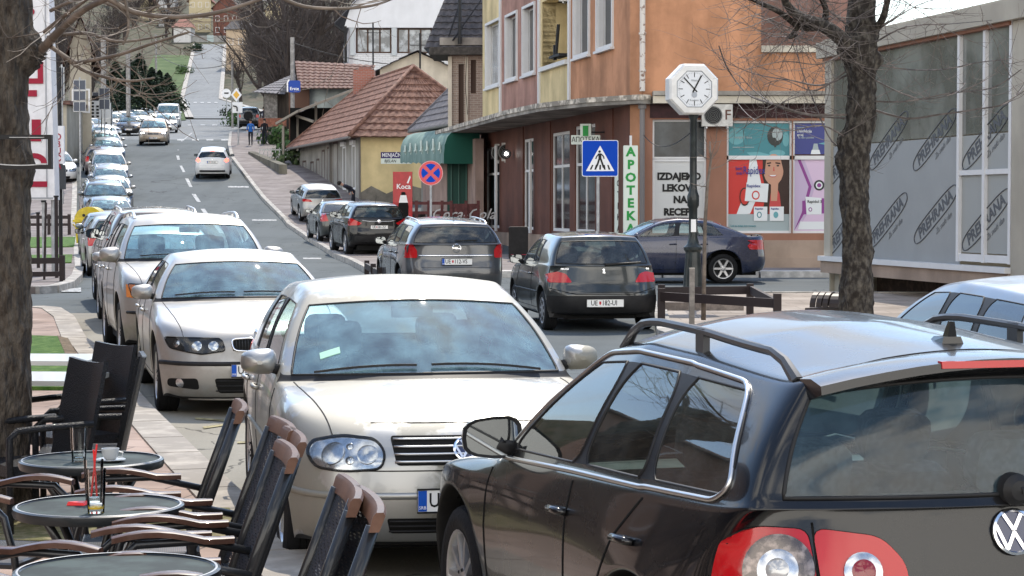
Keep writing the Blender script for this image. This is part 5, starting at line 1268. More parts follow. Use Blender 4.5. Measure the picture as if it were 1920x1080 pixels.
def logo(u,z,s_=1.0):
 M=G.M(u,z,.006)@Matrix.Rotation(R_(27),4,'Z');o=MB();w,h_=1.06*s_,.165*s_
 pts=[(w*1.0*math.cos(t)*1,h_*math.sin(t))for t in[2*math.pi*k/40 for k in range(41)]]
 pts=[(math.copysign(abs(x/w)**.55,x)*w,math.copysign(abs(y/h_)**.75,y)*h_)for x,y in pts]
 o.tube([M@Vector((x,y,0))for x,y in pts],.010,4,cap=False)
 lg=o.build('oval_logo',M_logo,gs)
 vs,fs=text_mesh('PREHRANA',.29*s_,.001,.007,sx=1.12,shear=.0);MB().add(vs,fs,M).build('lettering',M_logo,lg)
 vs,fs=text_mesh('Za svaki dan',.15*s_,.001,.0,sx=1.0,shear=.4);MB().add(vs,fs,M@Matrix.Translation((.25,-.30*s_,0))).build('script_lettering',mat('logo_script',(.15,.155,.16),.5),lg)
for px,py in((1582,300),(1665,265),(1751,263),(1848,258),(1582,432),(1665,414),(1754,403),(1849,413)):
 u_=gu(px);logo(u_,G.zpx(px,py),.93)
 # ------------------------------------------------------------ houses on the right
def gable_house(name,label,o,u,w,d,h,rise,wallm,roofm,hip=False,ov=.45,rows=12,parts=(),z=None,cat='house',ridge_along=True,gablem=None,rot=None,tilew=.28):
 """o = front left corner, u = along the front; ridge parallel to the front"""
 t=thing(name,label,cat,(o[0],o[1],z if z is not None else gz(*o)));zb=t.location.z-1.2;z0=t.location.z+h
 fc=Face((0,0),u);fc.o=Vector((0,0,-t.location.z));uu,nn=fc.u,fc.n
 P_=lambda a,b,z_:uu*a-nn*b+Vector((0,0,z_-t.location.z))
 mb=MB();c=[P_(0,0,zb),P_(w,0,zb),P_(w,d,zb),P_(0,d,zb)];e=[P_(0,0,z0),P_(w,0,z0),P_(w,d,z0),P_(0,d,z0)]
 mb.hexa(c,e)
 if not hip:
  for a in(0,w):mb.add([P_(a,0,z0),P_(a,d,z0),P_(a,d/2,z0+rise*.97)],[(0,1,2)if a else(0,2,1)])
 mb.build('wall',wallm,t)
 k=rise/(d/2);r=MB();ze=z0-ov*k*.6;q=d/2 if hip else 0
 q=min(q,w*.45)
 A,B=P_(-ov,-ov,ze),P_(w+ov,-ov,ze);C,D_=P_(w-q+(0 if hip else ov),d/2,z0+rise),P_(q-(0 if hip else ov),d/2,z0+rise)
 A2,B2=P_(w+ov,d+ov,ze),P_(-ov,d+ov,ze)
 roof_tiles(r,A,B,C,D_,rows,wl=tilew);roof_tiles(r,A2,B2,D_,C,rows,wl=tilew)
 if hip:roof_tiles(r,B,A2,C,C,rows,wl=tilew);roof_tiles(r,B2,A,D_,D_,rows,wl=tilew)
 r.add([A,B,A2,B2],[(3,2,1,0)])
 rf=r.build('roof',roofm,t)
 cap=MB();cap.tube([C,D_],.10,6)
 if hip:
  for a,b in((A,D_),(B,C),(A2,C),(B2,D_)):cap.tube([a+Vector((0,0,.05)),b],.10,6)
 cap.build('ridge_tiles',roofm,rf,smooth=True)
 g_=MB();g_.tube([A+Vector((0,0,-.03)),B+Vector((0,0,-.03))],.07,6);g_.build('gutter',mat('grey_gutter',(.14,.13,.12),.6),rf)
 t['_']=0;del t['_']
 sides={'front':Face(P_(0,0,0),uu),'right':Face(P_(w,0,0),-nn),'left':Face(P_(0,d,0),nn),'back':Face(P_(w,d,0),-uu)}
 for f in sides.values():f.o.z=0
 return t,sides,rf
T_red=tile_mat('weathered_red_tiles',(.10,.05,.037),(.22,.12,.088));T_brn=tile_mat('brown_tiles',(.085,.045,.037),(.17,.095,.075));T_gry=tile_mat('grey_tiles',(.10,.10,.11),(.17,.16,.17));T_dk=tile_mat('dark_tiles',(.05,.05,.055),(.09,.085,.09))
hc=Vector((-6.85,94.0));hu=Vector((-.25,.968)).normalized()
S_gy=stucco('old_grey_plaster',(.27,.26,.235),.3);S_yh=stucco('ochre_plaster',(.62,.50,.27),.2)
far=hc+hu*18.0
yh,sd_,rf_=gable_house('old_house','old yellow and grey house with a weathered red tiled hipped roof',(far.x,far.y),(-hu.x,-hu.y),18.0,6.2,3.25,3.1,S_gy,T_red,hip=True,ov=.6,rows=11,z=2.15,tilew=.45)
f=sd_['right'];mb=MB();f.quad(mb,0.02,6.18,-.8,3.24,.012);mb.build('ochre_end_wall',S_yh,yh)
mb=MB();mb.add([f.p(u_,z_,.02)for u_,z_ in((.02,-.8),(6.1,-.8),(6.1,.35),(5.0,.6),(4.3,.15),(3.2,.5),(2.2,.75),(1.2,.35),(.5,.7),(.02,.4))],[tuple(range(10))]);mb.build('bare_plaster_patch',stucco('damp_plaster',(.22,.20,.17),.5),yh)
mb=MB();mb.add([f.p(u_,z_,.021)for u_,z_ in((3.7,2.0),(4.1,1.9),(4.5,1.2),(5.1,.6),(4.6,.5),(4.3,1.0),(3.9,1.5))],[tuple(range(7))]);mb.build('bare_plaster_patch',MC['damp_plaster'],yh)
f=sd_['front']
for u0,u1,z0,z1,m in((1.0,2.2,.6,2.2,M_win),(3.6,4.7,-.9,2.1,M_win),(5.6,6.5,.7,2.2,M_win),(7.3,8.2,-.5,2.6,M_bframe),(8.9,10.0,-.4,2.7,M_win),(10.6,12.0,.1,2.9,M_bframe)):
 window(f,yh,u0,u1,z0,z1,d=.0,pane=m,frm=M_bframe,fw=.10)
for u0 in(13.4,15.9):
 w=window(f,yh,u0,u0+.9,.55,2.6,d=.0,pane=M_winb,frm=M_wframe,fw=.09);s_=MB();f.box(s_,u0-.05,u0+.95,2.6,2.8,0,.12);s_.build('shutter_box',M_wframe,w)
mb=MB();f.box(mb,10.2,10.35,-1,3.1,0,.12);f.box(mb,17.93,18.05,-1,3.2,0.0,.06);mb.build('downpipe',mat('grey_gutter',(0,0,0)),yh)
mb=MB();ch=at(683,150,108);mb.box((-.55,-.4,-1.5),(.55,.4,1.1));o=mb.build('chimney',brick_mat('red_brick',(.25,.08,.05),(.30,.10,.07),(.25,.2,.18)),rf_);o.location=Vector((ch.x,ch.y,ch.z-.6))-yh.location
p=at(733,297,92.6);M=frame(p,(1,0,0));t=thing('wall_sign','small navy and white sign reading MENJAČNICA hanging on the yellow wall','sign',p)
for q_,m in(([(-.45,0),(.9,0),(.9,.28),(-.45,.28)],mat('sign_navy',(.03,.02,.10),.4)),([(-.45,-.24),(.9,-.24),(.9,0),(-.45,0)],M_signw)):
 mb=MB();mb.prism(q_,-.04,0,Matrix.Translation(-p)@M);mb.build('sign_panel',m,t)
add_text(t,M,'MENJAČNICA',.24,M_white,-.40,.14,.002,.8,align='LEFT');add_text(t,M,'BJELAN',.18,M_ink,-.30,-.12,.002,.9,align='LEFT',shear=.2)
ax,sd_,_=gable_house('annex','low annex with a grey tiled hipped roof above the green awning',(-3.9,89.5),(.25,-.968),9,3.6,4.3,2.3,S_gy,T_gry,hip=True,rows=9,z=1.2,cat='house',tilew=.4)
aw=thing('awning','faded green barrel awning over the cafe terrace with white script','awning',(-2.3,75,3.5))
near,farp=Vector((-2.42,74.0)),Vector((-4.75,88.5));nn=Vector((.98,.19))
prof_=[(0,3.42),(.0,3.75),(.03,4.1),(.13,4.38),(.32,4.58),(.6,4.68),(1.0,4.74),(1.3,4.76)]
mb=MB();n=24;vs=[]
for i in range(n+1):
 b_=near.lerp(farp,i/n);sag=.03*math.sin(i*2.1)
 for d_,z_ in prof_:vs.append((b_.x+nn.x*d_+2.3,b_.y+nn.y*d_-75,z_-3.5+i/n*.35+(sag if z_<3.5 else 0)))
k=len(prof_);mb.add(vs,[(i*k+j,i*k+j+1,(i+1)*k+j+1,(i+1)*k+j)for i in range(n)for j in range(k-1)])
M_aw=mat('faded_green_canvas',(.12,.19,.17),.85,col2=(.185,.265,.235),vscale=1.2,bump=.3,bscale=14);mb.build('canvas',M_aw,aw,smooth=True)
mb=MB();mb.add([(near.x+nn.x*d_+2.3,near.y+nn.y*d_-75,z_-3.5)for d_,z_ in prof_]+[(near.x+nn.x*1.3+2.3,near.y+nn.y*1.3-75,-.08)],[tuple(range(k+1))[::-1]]);mb.build('end_panel',mat('shaded_green_canvas',(.012,.075,.055),.8),aw)  # shade on the awning end is painted in as a darker green
for i in range(7):
 b_=near.lerp(farp,.06+i*.13);M=frame((b_.x-nn.x*.03+2.3,b_.y-nn.y*.03-75,.42+i*.04),(-(farp-near).normalized().x*-1,(farp-near).normalized().y*-1,0))
 c_=MB();hh=(.28,.42,.36,.40,.30,.34,.26)[i];c_.tube([M@Vector(v)for v in((-.16,-.1,.0),(-.05,hh*.5,.0),(.06,hh,.0),(.12,-.02,.0),(.28,.02,.0))],.035,4);c_.build('lettering',mat('faded_white_print',(.50,.58,.55),.8),aw)
M_dg=mat('dark_green_wall',(.012,.05,.04),.6)
gw_=thing('terrace_screen','dark green slatted screen closing the cafe terrace under the awning','screen',(-1.6,75.5,gz(-1.6,75.5)))
mb=MB();mb.box((-.75,0,.9),(.5,.06,2.9));mb.build('screen_panel',M_dg,gw_)
mb=MB();[mb.box((-.62+.27*i,-.04,.95),(-.58+.27*i,0,2.85))for i in range(5)];mb.build('slat',mat('green_slat',(.05,.12,.10),.5),gw_)
tw=thing('terrace_wall','pale pinkish back wall of the cafe terrace under the awning','wall',(-3.4,86,gz(-3.4,86)))
mb=MB();mb.hexa([(2.1,-12.4,-.5),(2.4,-12.4,-.5),(-.0,3,-.5),(-.4,3,-.5)],[(2.1,-12.4,3),(2.4,-12.4,3),(-.0,3,3),(-.4,3,3)]);mb.build('wall',stucco('pinkish_wall',(.30,.22,.19),.3),tw)
dx=lambda px,Y:(px-960)/F*Y
db=thing('brick_house','unfinished brick house with a dark slate attic next to the yellow facade','house',(-2.0,80,gz(-2,80)))
L_=db.location;BRK=brick_mat('grey_brown_brick',(.20,.15,.12),(.26,.20,.16),(.30,.27,.24),1.0)
fz=lambda py,Y=80:at(900,py,Y).z-L_.z
f=Face((dx(843,80)-L_.x,0),(1,-.02));f.o.z=0;W_=dx(906,80)-dx(843,80)+.3
hz=[(.35,.55,fz(238),fz(120)),(.82,1.02,fz(175),fz(112))]
mb=MB();f.wall(mb,0,W_,-1,fz(100),hz,.2);f.box(mb,0,W_,-1,fz(100),-9,-.3);mb.build('wall',BRK,db)
mb=MB();f.box(mb,-.05,.10,-.5,fz(106),0,.08);f.box(mb,.62,.72,-.5,fz(106),0,.05);mb.build('pale_pilaster',S_cream,db)
for h in hz:window(f,db,*h,d=-.1,pane=M_bframe,frm=M_bframe,fw=.04)
mb=MB();f.box(mb,-.75,W_+.05,fz(104),fz(90),-3,.5);mb.build('cornice',mat('dark_cornice',(.06,.055,.05),.8,var=.3),db)
mb=MB();f.box(mb,-.35,W_,fz(86),fz(72),-2,.42);mb.build('gutter_box',S_conc,db)
r=MB();A,B,C,D_=f.p(-.95,fz(92),.4),f.p(W_,fz(92),.4),f.p(W_,fz(-60),-1.8),f.p(.15,fz(-60),-1.8);roof_tiles(r,A,B,C,D_,12,wl=.3);r.add([f.p(-.95,fz(92),.4),f.p(.15,fz(-60),-1.8),f.p(.15,fz(-60),-6),f.p(-.95,fz(92),-6)],[(0,1,2,3)]);r.build('roof',T_dk,db)
mb=MB();mb.tube([f.p(.42,fz(84),.5),f.p(.42,fz(-80),.4)],.07,6);mb.tube([f.p(.0,fz(70),.55),f.p(.8,fz(-60),-.9)],.035,5);mb.tube([f.p(.15,fz(78),.5),f.p(1.2,fz(0),-.2)],.03,5);mb.tube([f.p(.7,fz(104),.55),f.p(.62,fz(160),.2),f.p(.7,fz(215),.1)],.015,4);mb.build('stove_pipe',M_blk,db)
def quadroof(t,pts,m,rows,name='roof',wl=.4):
 r=MB();roof_tiles(r,*[Vector(p)-t.location for p in pts],rows,wl=wl);return r.build(name,m,t)
t=thing('tiled_house','low house with a long brown tiled roof behind the yellow house','house',(-9.5,120,4.6));
quadroof(t,(at(560,166,118),at(675,166,116),at(705,122,121),at(553,114,123)),T_brn,9);quadroof(t,(at(675,166,126),at(560,166,128),at(553,114,123),at(705,122,121)),T_brn,9)
mb=MB();a,b=at(580,164,119)-t.location,at(690,164,117)-t.location;mb.hexa([(a.x,a.y,-2),(b.x,b.y,-2),(b.x,b.y+8,-2),(a.x,a.y+8,-2)],[(a.x,a.y,a.z),(b.x,b.y,b.z),(b.x,b.y+8,b.z),(a.x,a.y+8,a.z)]);mb.build('wall',stucco('pale_blue_wall',(.33,.37,.37),.3),t)
mb=MB();q=at(578,185,118.8)-t.location;mb.box((q.x-1.1,q.y-.1,-2),(q.x+.0,q.y,q.z+.6));mb.box((q.x-.1,q.y-.2,-2),(q.x+.08,q.y,q.z+.9));mb.build('brown_door',mat('brown_boards',(.10,.055,.04),.8),t)
mb=MB();q=at(685,150,115.5)-t.location;mb.box((q.x-.35,q.y-.3,q.z-1),(q.x+.35,q.y+.3,q.z+.7));mb.build('chimney',MC['red_brick'],t)
t=thing('wooden_hut','small dark timber hut with a grey shingle hipped roof by the parked off roader','hut',(-13.2,138,gz(-13.2,138)))
quadroof(t,(at(472,173,136),at(520,176,134),at(553,138,138),at(540,144,140)),T_gry,7);quadroof(t,(at(520,176,134),at(556,178,138),at(553,138,138),at(553,138,138)),T_gry,7)
mb=MB();a,b=at(494,176,137)-t.location,at(548,176,135)-t.location;mb.hexa([(a.x,a.y,-2),(b.x,b.y,-2),(b.x,b.y+5,-2),(a.x,a.y+5,-2)],[(a.x,a.y,a.z+.1),(b.x,b.y,b.z+.1),(b.x,b.y+5,b.z+.1),(a.x,a.y+5,a.z+.1)]);mb.build('wall',mat('dark_timber',(.045,.035,.028),.85,var=.3,stretch=(1,1,.1),vscale=12),t)
mb=MB();q=at(510,200,135.3)-t.location;mb.box((q.x-.5,q.y-.06,-.6),(q.x+.35,q.y+.0,q.z+1.0));mb.build('door',mat('grey_boards',(.16,.15,.14),.8,var=.3),t)
mb=MB();q=at(508,226,134.5)-t.location;mb.box((q.x-.8,q.y-.1,q.z-.4),(q.x+1.0,q.y+.0,q.z+.15));mb.build('red_boards',mat('reddish_boards',(.22,.09,.06),.8,var=.2),t)
t=thing('carport','dark sloping carport roof leaning against the long tiled roof','carport',(-10.5,112,3.4))
quadroof(t,(at(521,230,112),at(560,212,111),at(660,168,113),at(556,210,118)),T_dk,8,wl=.5)
mb=MB()
for a,b in(((518,232,112),(560,208,111)),((560,208,111),(663,168,112)),((556,217,112),(588,228,111))):mb.tube([at(*a)-t.location,at(*b)-t.location],.09,4)
for a in((531,236,112),(558,215,114),(592,190,113)):p_=at(*a)-t.location;mb.tube([p_,(p_.x,p_.y,-1.5)],.08,5)
mb.build('timber_frame',mat('weathered_timber',(.22,.20,.17),.8),t)
mb=MB();q=at(585,240,114)-t.location;mb.box((q.x-1.2,q.y,-2),(q.x+2.6,q.y+4,q.z+1.1));mb.build('stacked_stores',M_dark,t)
wh=thing('white_gabled_building','large white gabled building with brown upper windows and white brick below','building',(-7,140,8))
Lw=wh.location;f=Face((dx(655,140)-Lw.x,0),(1,.0));f.o.z=0;fz=lambda py:at(760,py,140).z-Lw.z;W_=dx(860,140)-dx(655,140)
up=lambda px:dx(px,140)-dx(655,140);white=stucco('white_render',(.62,.63,.66),.08)
hz=[(up(668),up(735),fz(100),fz(52)),(up(745),up(811),fz(100),fz(52)),(up(820),up(858),fz(100),fz(52))]
mb=MB();f.wall(mb,0,W_,fz(102),fz(52)+.02,hz,.5);mb.build('wall',white,wh)
mb=MB();f.box(mb,0,W_,-8,fz(102),-10,-.02);mb.build('white_brick_wall',brick_mat('white_brick',(.55,.56,.58),(.62,.62,.63),(.42,.42,.43),.7),wh)
mb=MB();mb.add([f.p(-.3,fz(52),.15),f.p(W_+2,fz(52),.15),f.p(W_+2,fz(-90),.15),f.p(up(760),fz(-90),.15),f.p(.2,fz(8),.15)],[(0,1,2,3,4)]);mb.build('gable',white,wh)
r=MB();a,b=f.p(-.9,fz(45),.5),f.p(up(760),fz(-92),.5);roof_tiles(r,a,a+Vector((0,9,0)),b+Vector((0,9,0)),b,8);r.build('roof',T_dk,wh)
for h in hz:window(f,wh,*h,d=-.2,pane=M_winb,frm=M_bframe,fw=.12,mull=(lerp(h[0],h[1],.33),lerp(h[0],h[1],.67)))
mb=MB();[f.box(mb,up(p_)-.15,up(p_)+.15,fz(104),fz(51),0.0,.12)for p_ in(662,740,815)];mb.build('column',mat('pale_column',(.42,.45,.47),.7),wh)
f2=Face((dx(637,150)-Lw.x,14),(dx(655,140)-dx(637,150),-14));f2.o.z=0
mb=MB();f2.box(mb,0,14.1,-8,fz(55),-.3,0);mb.build('side_wall',mat('side_render',(.42,.41,.43),.8,var=.1),wh)
for u_ in(2,5,8,11):window(f2,wh,u_,u_+1.2,fz(112),fz(72),d=.01,pane=M_win,frm=M_wframe)
mb=MB();mb.tube([f.p(-.2,fz(50),.4),f.p(-.2,fz(118),.1)],.1,5);mb.tube([f.p(-.9,fz(48),.5),f.p(-.2,fz(62),.3)],.08,5);mb.build('downpipe',M_blk,wh)
t=thing('house','small pink and cream house glimpsed left of the white gabled building','house',(dx(608,170),170,9));mb=MB();mb.box((-1.0,0,-3),(.5,4,3.9));mb.build('wall',stucco('pink_wall',(.50,.33,.26),.1),t);mb=MB();mb.box((.5,.5,-3),(2.0,4,3.0));mb.build('side_wing',S_cream,t);mb=MB();mb.box((-1.1,-.1,3.9),(.6,4.1,4.05));mb.box((-.55,-.04,2.0),(-.25,0,3.3));mb.build('roof_slab',T_brn,t)
t=thing('roof_gable','dark pointed gable roof just behind the yellow house ridge','house',(dx(783,112),112,6));f=Face((0,0),(1,0));z_=lambda py:at(783,py,112).z-6
mb=MB();mb.add([(-2.0,0,z_(128)),(2.0,0,z_(128)),(0,0,z_(98))],[(0,1,2)]);mb.hexa([(-2,0,-4),(2,0,-4),(2,5,-4),(-2,5,-4)],[(-2,0,z_(128)),(2,0,z_(128)),(2,5,z_(128)),(-2,5,z_(128))]);mb.build('wall',S_cream,t)
r=MB();roof_tiles(r,(-2.4,-.4,z_(137)),(-2.4,5.4,z_(137)),(0,5.4,z_(95)),(0,-.4,z_(95)),5);roof_tiles(r,(2.4,5.4,z_(137)),(2.4,-.4,z_(137)),(0,-.4,z_(95)),(0,5.4,z_(95)),5);r.build('roof',T_dk,t)
# ------------------------------------------------------------ left side houses and far hillside
stucco('beige_plaster',(.36,.33,.27),.2)
t=thing('garage_building','cream building with an open brown garage bay behind the tall pylon sign','building',(dx(108,112),112,3.2));mb=MB();mb.box((-3,0,2.0),(.55,5,4.2));mb.box((-3,.9,-2),(.55,5,2.0));mb.box((.25,0,-2),(.55,.9,2.0));mb.build('wall',MC['beige_plaster'],t);mb=MB();mb.box((-3,.8,-2),(.2,.88,1.9));mb.build('garage_door',mat('brown_garage_door',(.17,.09,.065),.7,var=.2),t);mb=MB();mb.box((-3.3,-.3,4.2),(.8,5.2,4.4));mb.build('roof',T_brn,t)
def simple_house(px0,px1,py_base,Y,h,rise,wm,rm,label,gable=True,wins=2,name='house',d=7,wfr=None,off=0):
 x0,x1=dx(px0,Y),dx(px1,Y);z=at(px0,py_base,Y).z
 t=thing(name,label,'house',(x0,Y,z));w=x1-x0;mb=MB();mb.box((0,0,-6),(w,d,h))
 if gable:mb.add([(0,0,h),(w,0,h),(w/2,0,h+rise)],[(0,1,2)])
 mb.build('wall',wm,t);r=MB();o_=.5
 if gable:
  k=rise/(w/2);roof_tiles(r,(-o_,d+o_,h-o_*k),(-o_,-o_,h-o_*k),(w/2,-o_,h+rise+.1),(w/2,d+o_,h+rise+.1),7,wl=.8);roof_tiles(r,(w+o_,-o_,h-o_*k),(w+o_,d+o_,h-o_*k),(w/2,d+o_,h+rise+.1),(w/2,-o_,h+rise+.1),7,wl=.8)
 else:
  roof_tiles(r,(-o_,-o_,h-.1),(w+o_,-o_,h-.1),(w*.75,d/2,h+rise),(w*.25,d/2,h+rise),7,wl=.8);roof_tiles(r,(-o_,d+o_,h-.1),(-o_,-o_,h-.1),(w*.25,d/2,h+rise),(w*.25,d/2,h+rise),7,wl=.8);roof_tiles(r,(w+o_,-o_,h-.1),(w+o_,d+o_,h-.1),(w*.75,d/2,h+rise),(w*.75,d/2,h+rise),7,wl=.8)
 r.build('roof',rm,t)
 f=Face((0,0),(1,0));f.o.z=0
 for lv in range(max(1,int(h/2.8))):
  for i in range(wins):
   u0=w*(i+.5)/wins-.5;z0=.9+lv*2.8
   if z0+1.4<h:window(f,t,u0,u0+1.0,z0,z0+1.35,d=.02,pane=M_win,frm=wfr or M_wframe,fw=.1)
 return t
stucco('beige_plaster',(.36,.33,.27),.2)
simple_house(134,173,242,116,4.6,1.6,MC['beige_plaster'],T_brn,'beige gabled house with dark gutter left of the direction signs',wins=1,d=9).rotation_euler=(0,0,.22)
c_ye,c_bk,c_wh,c_pk,c_gr=stucco('far_cream',(.50,.43,.28),.1),stucco('far_brick_red',(.15,.07,.055),.2),stucco('far_white',(.55,.55,.55),.1),stucco('far_tan',(.46,.36,.26),.1),stucco('far_grey',(.30,.30,.29),.2)
T_fr=tile_mat('far_roof_red',(.20,.09,.07),(.28,.14,.11))
simple_house(357,398,62,530,8.5,3.5,c_ye,T_fr,'tall cream house on the hill left of the brick red one',wins=3)
simple_house(402,450,68,515,7.2,3.0,c_bk,T_fr,'brick red house with a white balcony at the top of the hill road',wins=3)
simple_house(426,462,92,440,4.2,2.2,c_pk,T_dk,'small tan house with a dark hipped roof right of the hill road',gable=False)
simple_house(328,360,80,505,3.8,2.2,c_wh,T_fr,'low white house with a red roof beside the hill road top',gable=False)
simple_house(296,330,34,600,6.5,3.0,c_wh,T_dk,'white house with a dark roof among the highest hillside houses')
simple_house(336,362,26,640,6.5,3.5,c_gr,T_dk,'narrow grey house above the cream one on the hill')
simple_house(395,432,22,640,6,3.2,c_pk,T_fr,'tan house with a red roof above the brick red house')
simple_house(262,292,42,560,5.5,3.0,c_ye,T_fr,'pale yellow house leftmost among the hillside houses')
simple_house(440,470,40,600,6,3.0,c_gr,T_fr,'grey house with red roof behind the big bare trees')
simple_house(476,512,30,620,6,3.0,c_wh,T_fr,'white house with red roof furthest right on the hill',wins=2)
for a_ in((300,322,62,545,4.5,2,c_gr,T_dk,'small grey house with dark roof low on the left of the hill'),(372,392,14,700,6,3,c_wh,T_fr,'tiny white house at the very top above the cream house'),(456,482,66,520,4.5,2.4,c_wh,T_fr,'small white house peeping right of the brick red house'),(318,338,10,720,5,3,c_ye,T_fr,'tiny cream house high on the left ridge'),(500,530,52,560,5,2.6,c_ye,T_fr,'cream house behind the big bare trees'),(270,298,18,680,5,3,c_pk,T_dk,'tan house highest on the left of the hill'),(436,458,8,720,5,3,c_bk,T_fr,'tiny red house on the right skyline')):simple_house(*a_)
for i,(a,b,c,d,e)in enumerate(((355,425,84,506,1.3),)):
 t=thing('garden_wall','grey garden wall with a pale gate closing the top of the hill road','wall',(dx(a,d),d,at(a,c,d).z));mb=MB();mb.box((0,0,-2),(dx(b,d)-dx(a,d),.3,2.2));mb.build('wall',c_gr,t);mb=MB();mb.box((4.6,-.1,-1),(6.2,0,2.3));mb.build('gate',mat('pale_gate',(.35,.42,.42),.6),t)
sheet('verge_grass',lambda y:hill_l(y)-9,lambda y:hill_l(y)-.8,196,470,.06,mat('bright_hill_grass',(.05,.085,.025),.95,col2=(.085,.12,.045),vscale=.4),3)
bpy.context.view_layer.update()
for t_ in(pb,gs):
 for c_ in t_.children:c_.matrix_parent_inverse=Matrix.Translation(t_.location).inverted()
 # ------------------------------------------------------------ trees
from mathutils import noise
BARK=mat('dark_bark',(.026,.022,.019),.95,col2=(.12,.108,.09),vscale=17,c2lo=.44,c2hi=.72,detail=10,bump=1,bscale=14,dist=.06,stretch=(1,1,.6))
BARKL=mat('left_bark',(.040,.032,.026),.95,col2=(.13,.11,.088),vscale=22,c2lo=.40,c2hi=.74,detail=10,bump=1,bscale=26,dist=.08,stretch=(1,1,.4))
TWIG=mat('twig_bark',(.16,.13,.105),.7,var=.3,vscale=5)
TWIGD=mat('dark_twigs',(.055,.045,.042),.9)
def wander(mb,p,d,L_,r,rng,up=.0,kink=.25,seg=6,n=5,r1=None,out=None):
 pts=[Vector(p)];d=Vector(d).normalized()
 for i in range(seg):
  d=(d+Vector((rng.uniform(-kink,kink),rng.uniform(-kink,kink),rng.uniform(-kink,kink)+up))).normalized();pts.append(pts[-1]+d*L_/seg)
 r1=r*.35 if r1 is None else r1
 mb.tube(pts,[lerp(r,r1,i/seg)for i in range(seg+1)],n,cap=False)
 if out is not None:out.append(pts)
 return pts
def bush_out(mb,pts,rng,n,L_,r,up=.05,lvl=1,drop=0,spread=1.0,sides=3):
 for _ in range(n):
  k=rng.randint(1,len(pts)-1);p=pts[k-1].lerp(pts[k],rng.random());ax=(pts[k]-pts[k-1]).normalized()
  d=ax*rng.uniform(.1,.7)+Vector((rng.uniform(-1,1),rng.uniform(-1,1),rng.uniform(-.6,.9)-drop))*spread
  q=wander(mb,p,d,L_*rng.uniform(.4,1.1),r*rng.uniform(.6,1.1),rng,up,.22,5,sides)
  if lvl>1:bush_out(mb,q,rng,max(1,n//2),L_*.5,r*.55,up,lvl-1,drop,spread,sides)
def bare_tree(seed,h,label=None,cat='tree',name='bare_tree',spread=.5,m1=None,m2=None,dens=1.0,sides=3):
 rng=random.Random(seed);t=thing(name,label,cat);tr=MB();cr_=MB()
 pts=wander(tr,(0,0,-.5),(0,0,1),h*.55,h*.028,rng,.12,.10,6,7,h*.014)
 limbs=[]
 for i in range(int(9*dens)):
  k=rng.randint(2,6);a=rng.uniform(0,6.28);p=pts[k]
  limbs.append(wander(tr,p,(math.cos(a)*spread,math.sin(a)*spread,rng.uniform(.6,1.2)),h*rng.uniform(.32,.5),h*.011,rng,.10,.18,6,5))
 for q in limbs:bush_out(cr_,q,rng,int(8*dens),h*.22,h*.0035,.10,2,0,.7,sides)
 bush_out(cr_,pts[3:],rng,int(10*dens),h*.2,h*.003,.1,2,0,.7,sides)
 tr.build('trunk',m1 or TWIGD,t,smooth=True);cr_.build('crown',m2 or TWIGD,t)
 return t
def conifer(seed,h,r,label,m,name='conifer'):
 rng=random.Random(seed);t=thing(name,label,'tree');MB().tube([(0,0,-.5),(0,0,h*.95)],[h*.02,.02],6).build('trunk',BARK,t)
 mb=MB()
 for i in range(int(h*330)):
  z=h*(.04+.95*rng.random()**1.15);rr=r*(1-z/h)**.8*rng.uniform(.35,1.08);a=rng.uniform(0,6.283)
  c=Vector((math.cos(a)*rr,math.sin(a)*rr,z-.25*rr));o=Vector((math.cos(a),math.sin(a),-.35)).normalized();s=Vector((-math.sin(a),math.cos(a),0));L_=rng.uniform(.25,.55)*r*.34;w=L_*rng.uniform(.22,.38)
  tw=s*w+Vector((0,0,rng.uniform(-.1,.1)))
  mb.add([c-o*L_*.5,c-o*L_*.1+tw,c+o*L_*.6,c-o*L_*.1-tw],[(0,1,2,3)])
 mb.build('foliage',m,t);return t
def leafy(seed,r,label,m,name='bush',n=260,sq=.8,cat='bush'):
 rng=random.Random(seed);t=thing(name,label,cat);mb=MB();cs=[(rng.uniform(-.6,.6),rng.uniform(-.6,.6),rng.uniform(.1,.7),rng.uniform(.4,.75))for _ in range(7)]
 for i in range(n):
  c0=rng.choice(cs);v=Vector((rng.gauss(0,1),rng.gauss(0,1),rng.gauss(0,1))).normalized();p=(Vector(c0[:3])+v*c0[3]*rng.uniform(.6,1.05))*r;p.z=max(.02,p.z*sq)
  a=v.orthogonal().normalized()*r*.10*rng.uniform(.6,1.3);b=(v.cross(a)).normalized()*r*.07;mb.add([p-a,p+b,p+a,p-b],[(0,1,2,3)])
 mb.build('foliage',m,t);st=MB();st.tube([(0,0,-.3),(0,0,r*.6)],.03*r,4);st.build('stem',BARK,t);return t
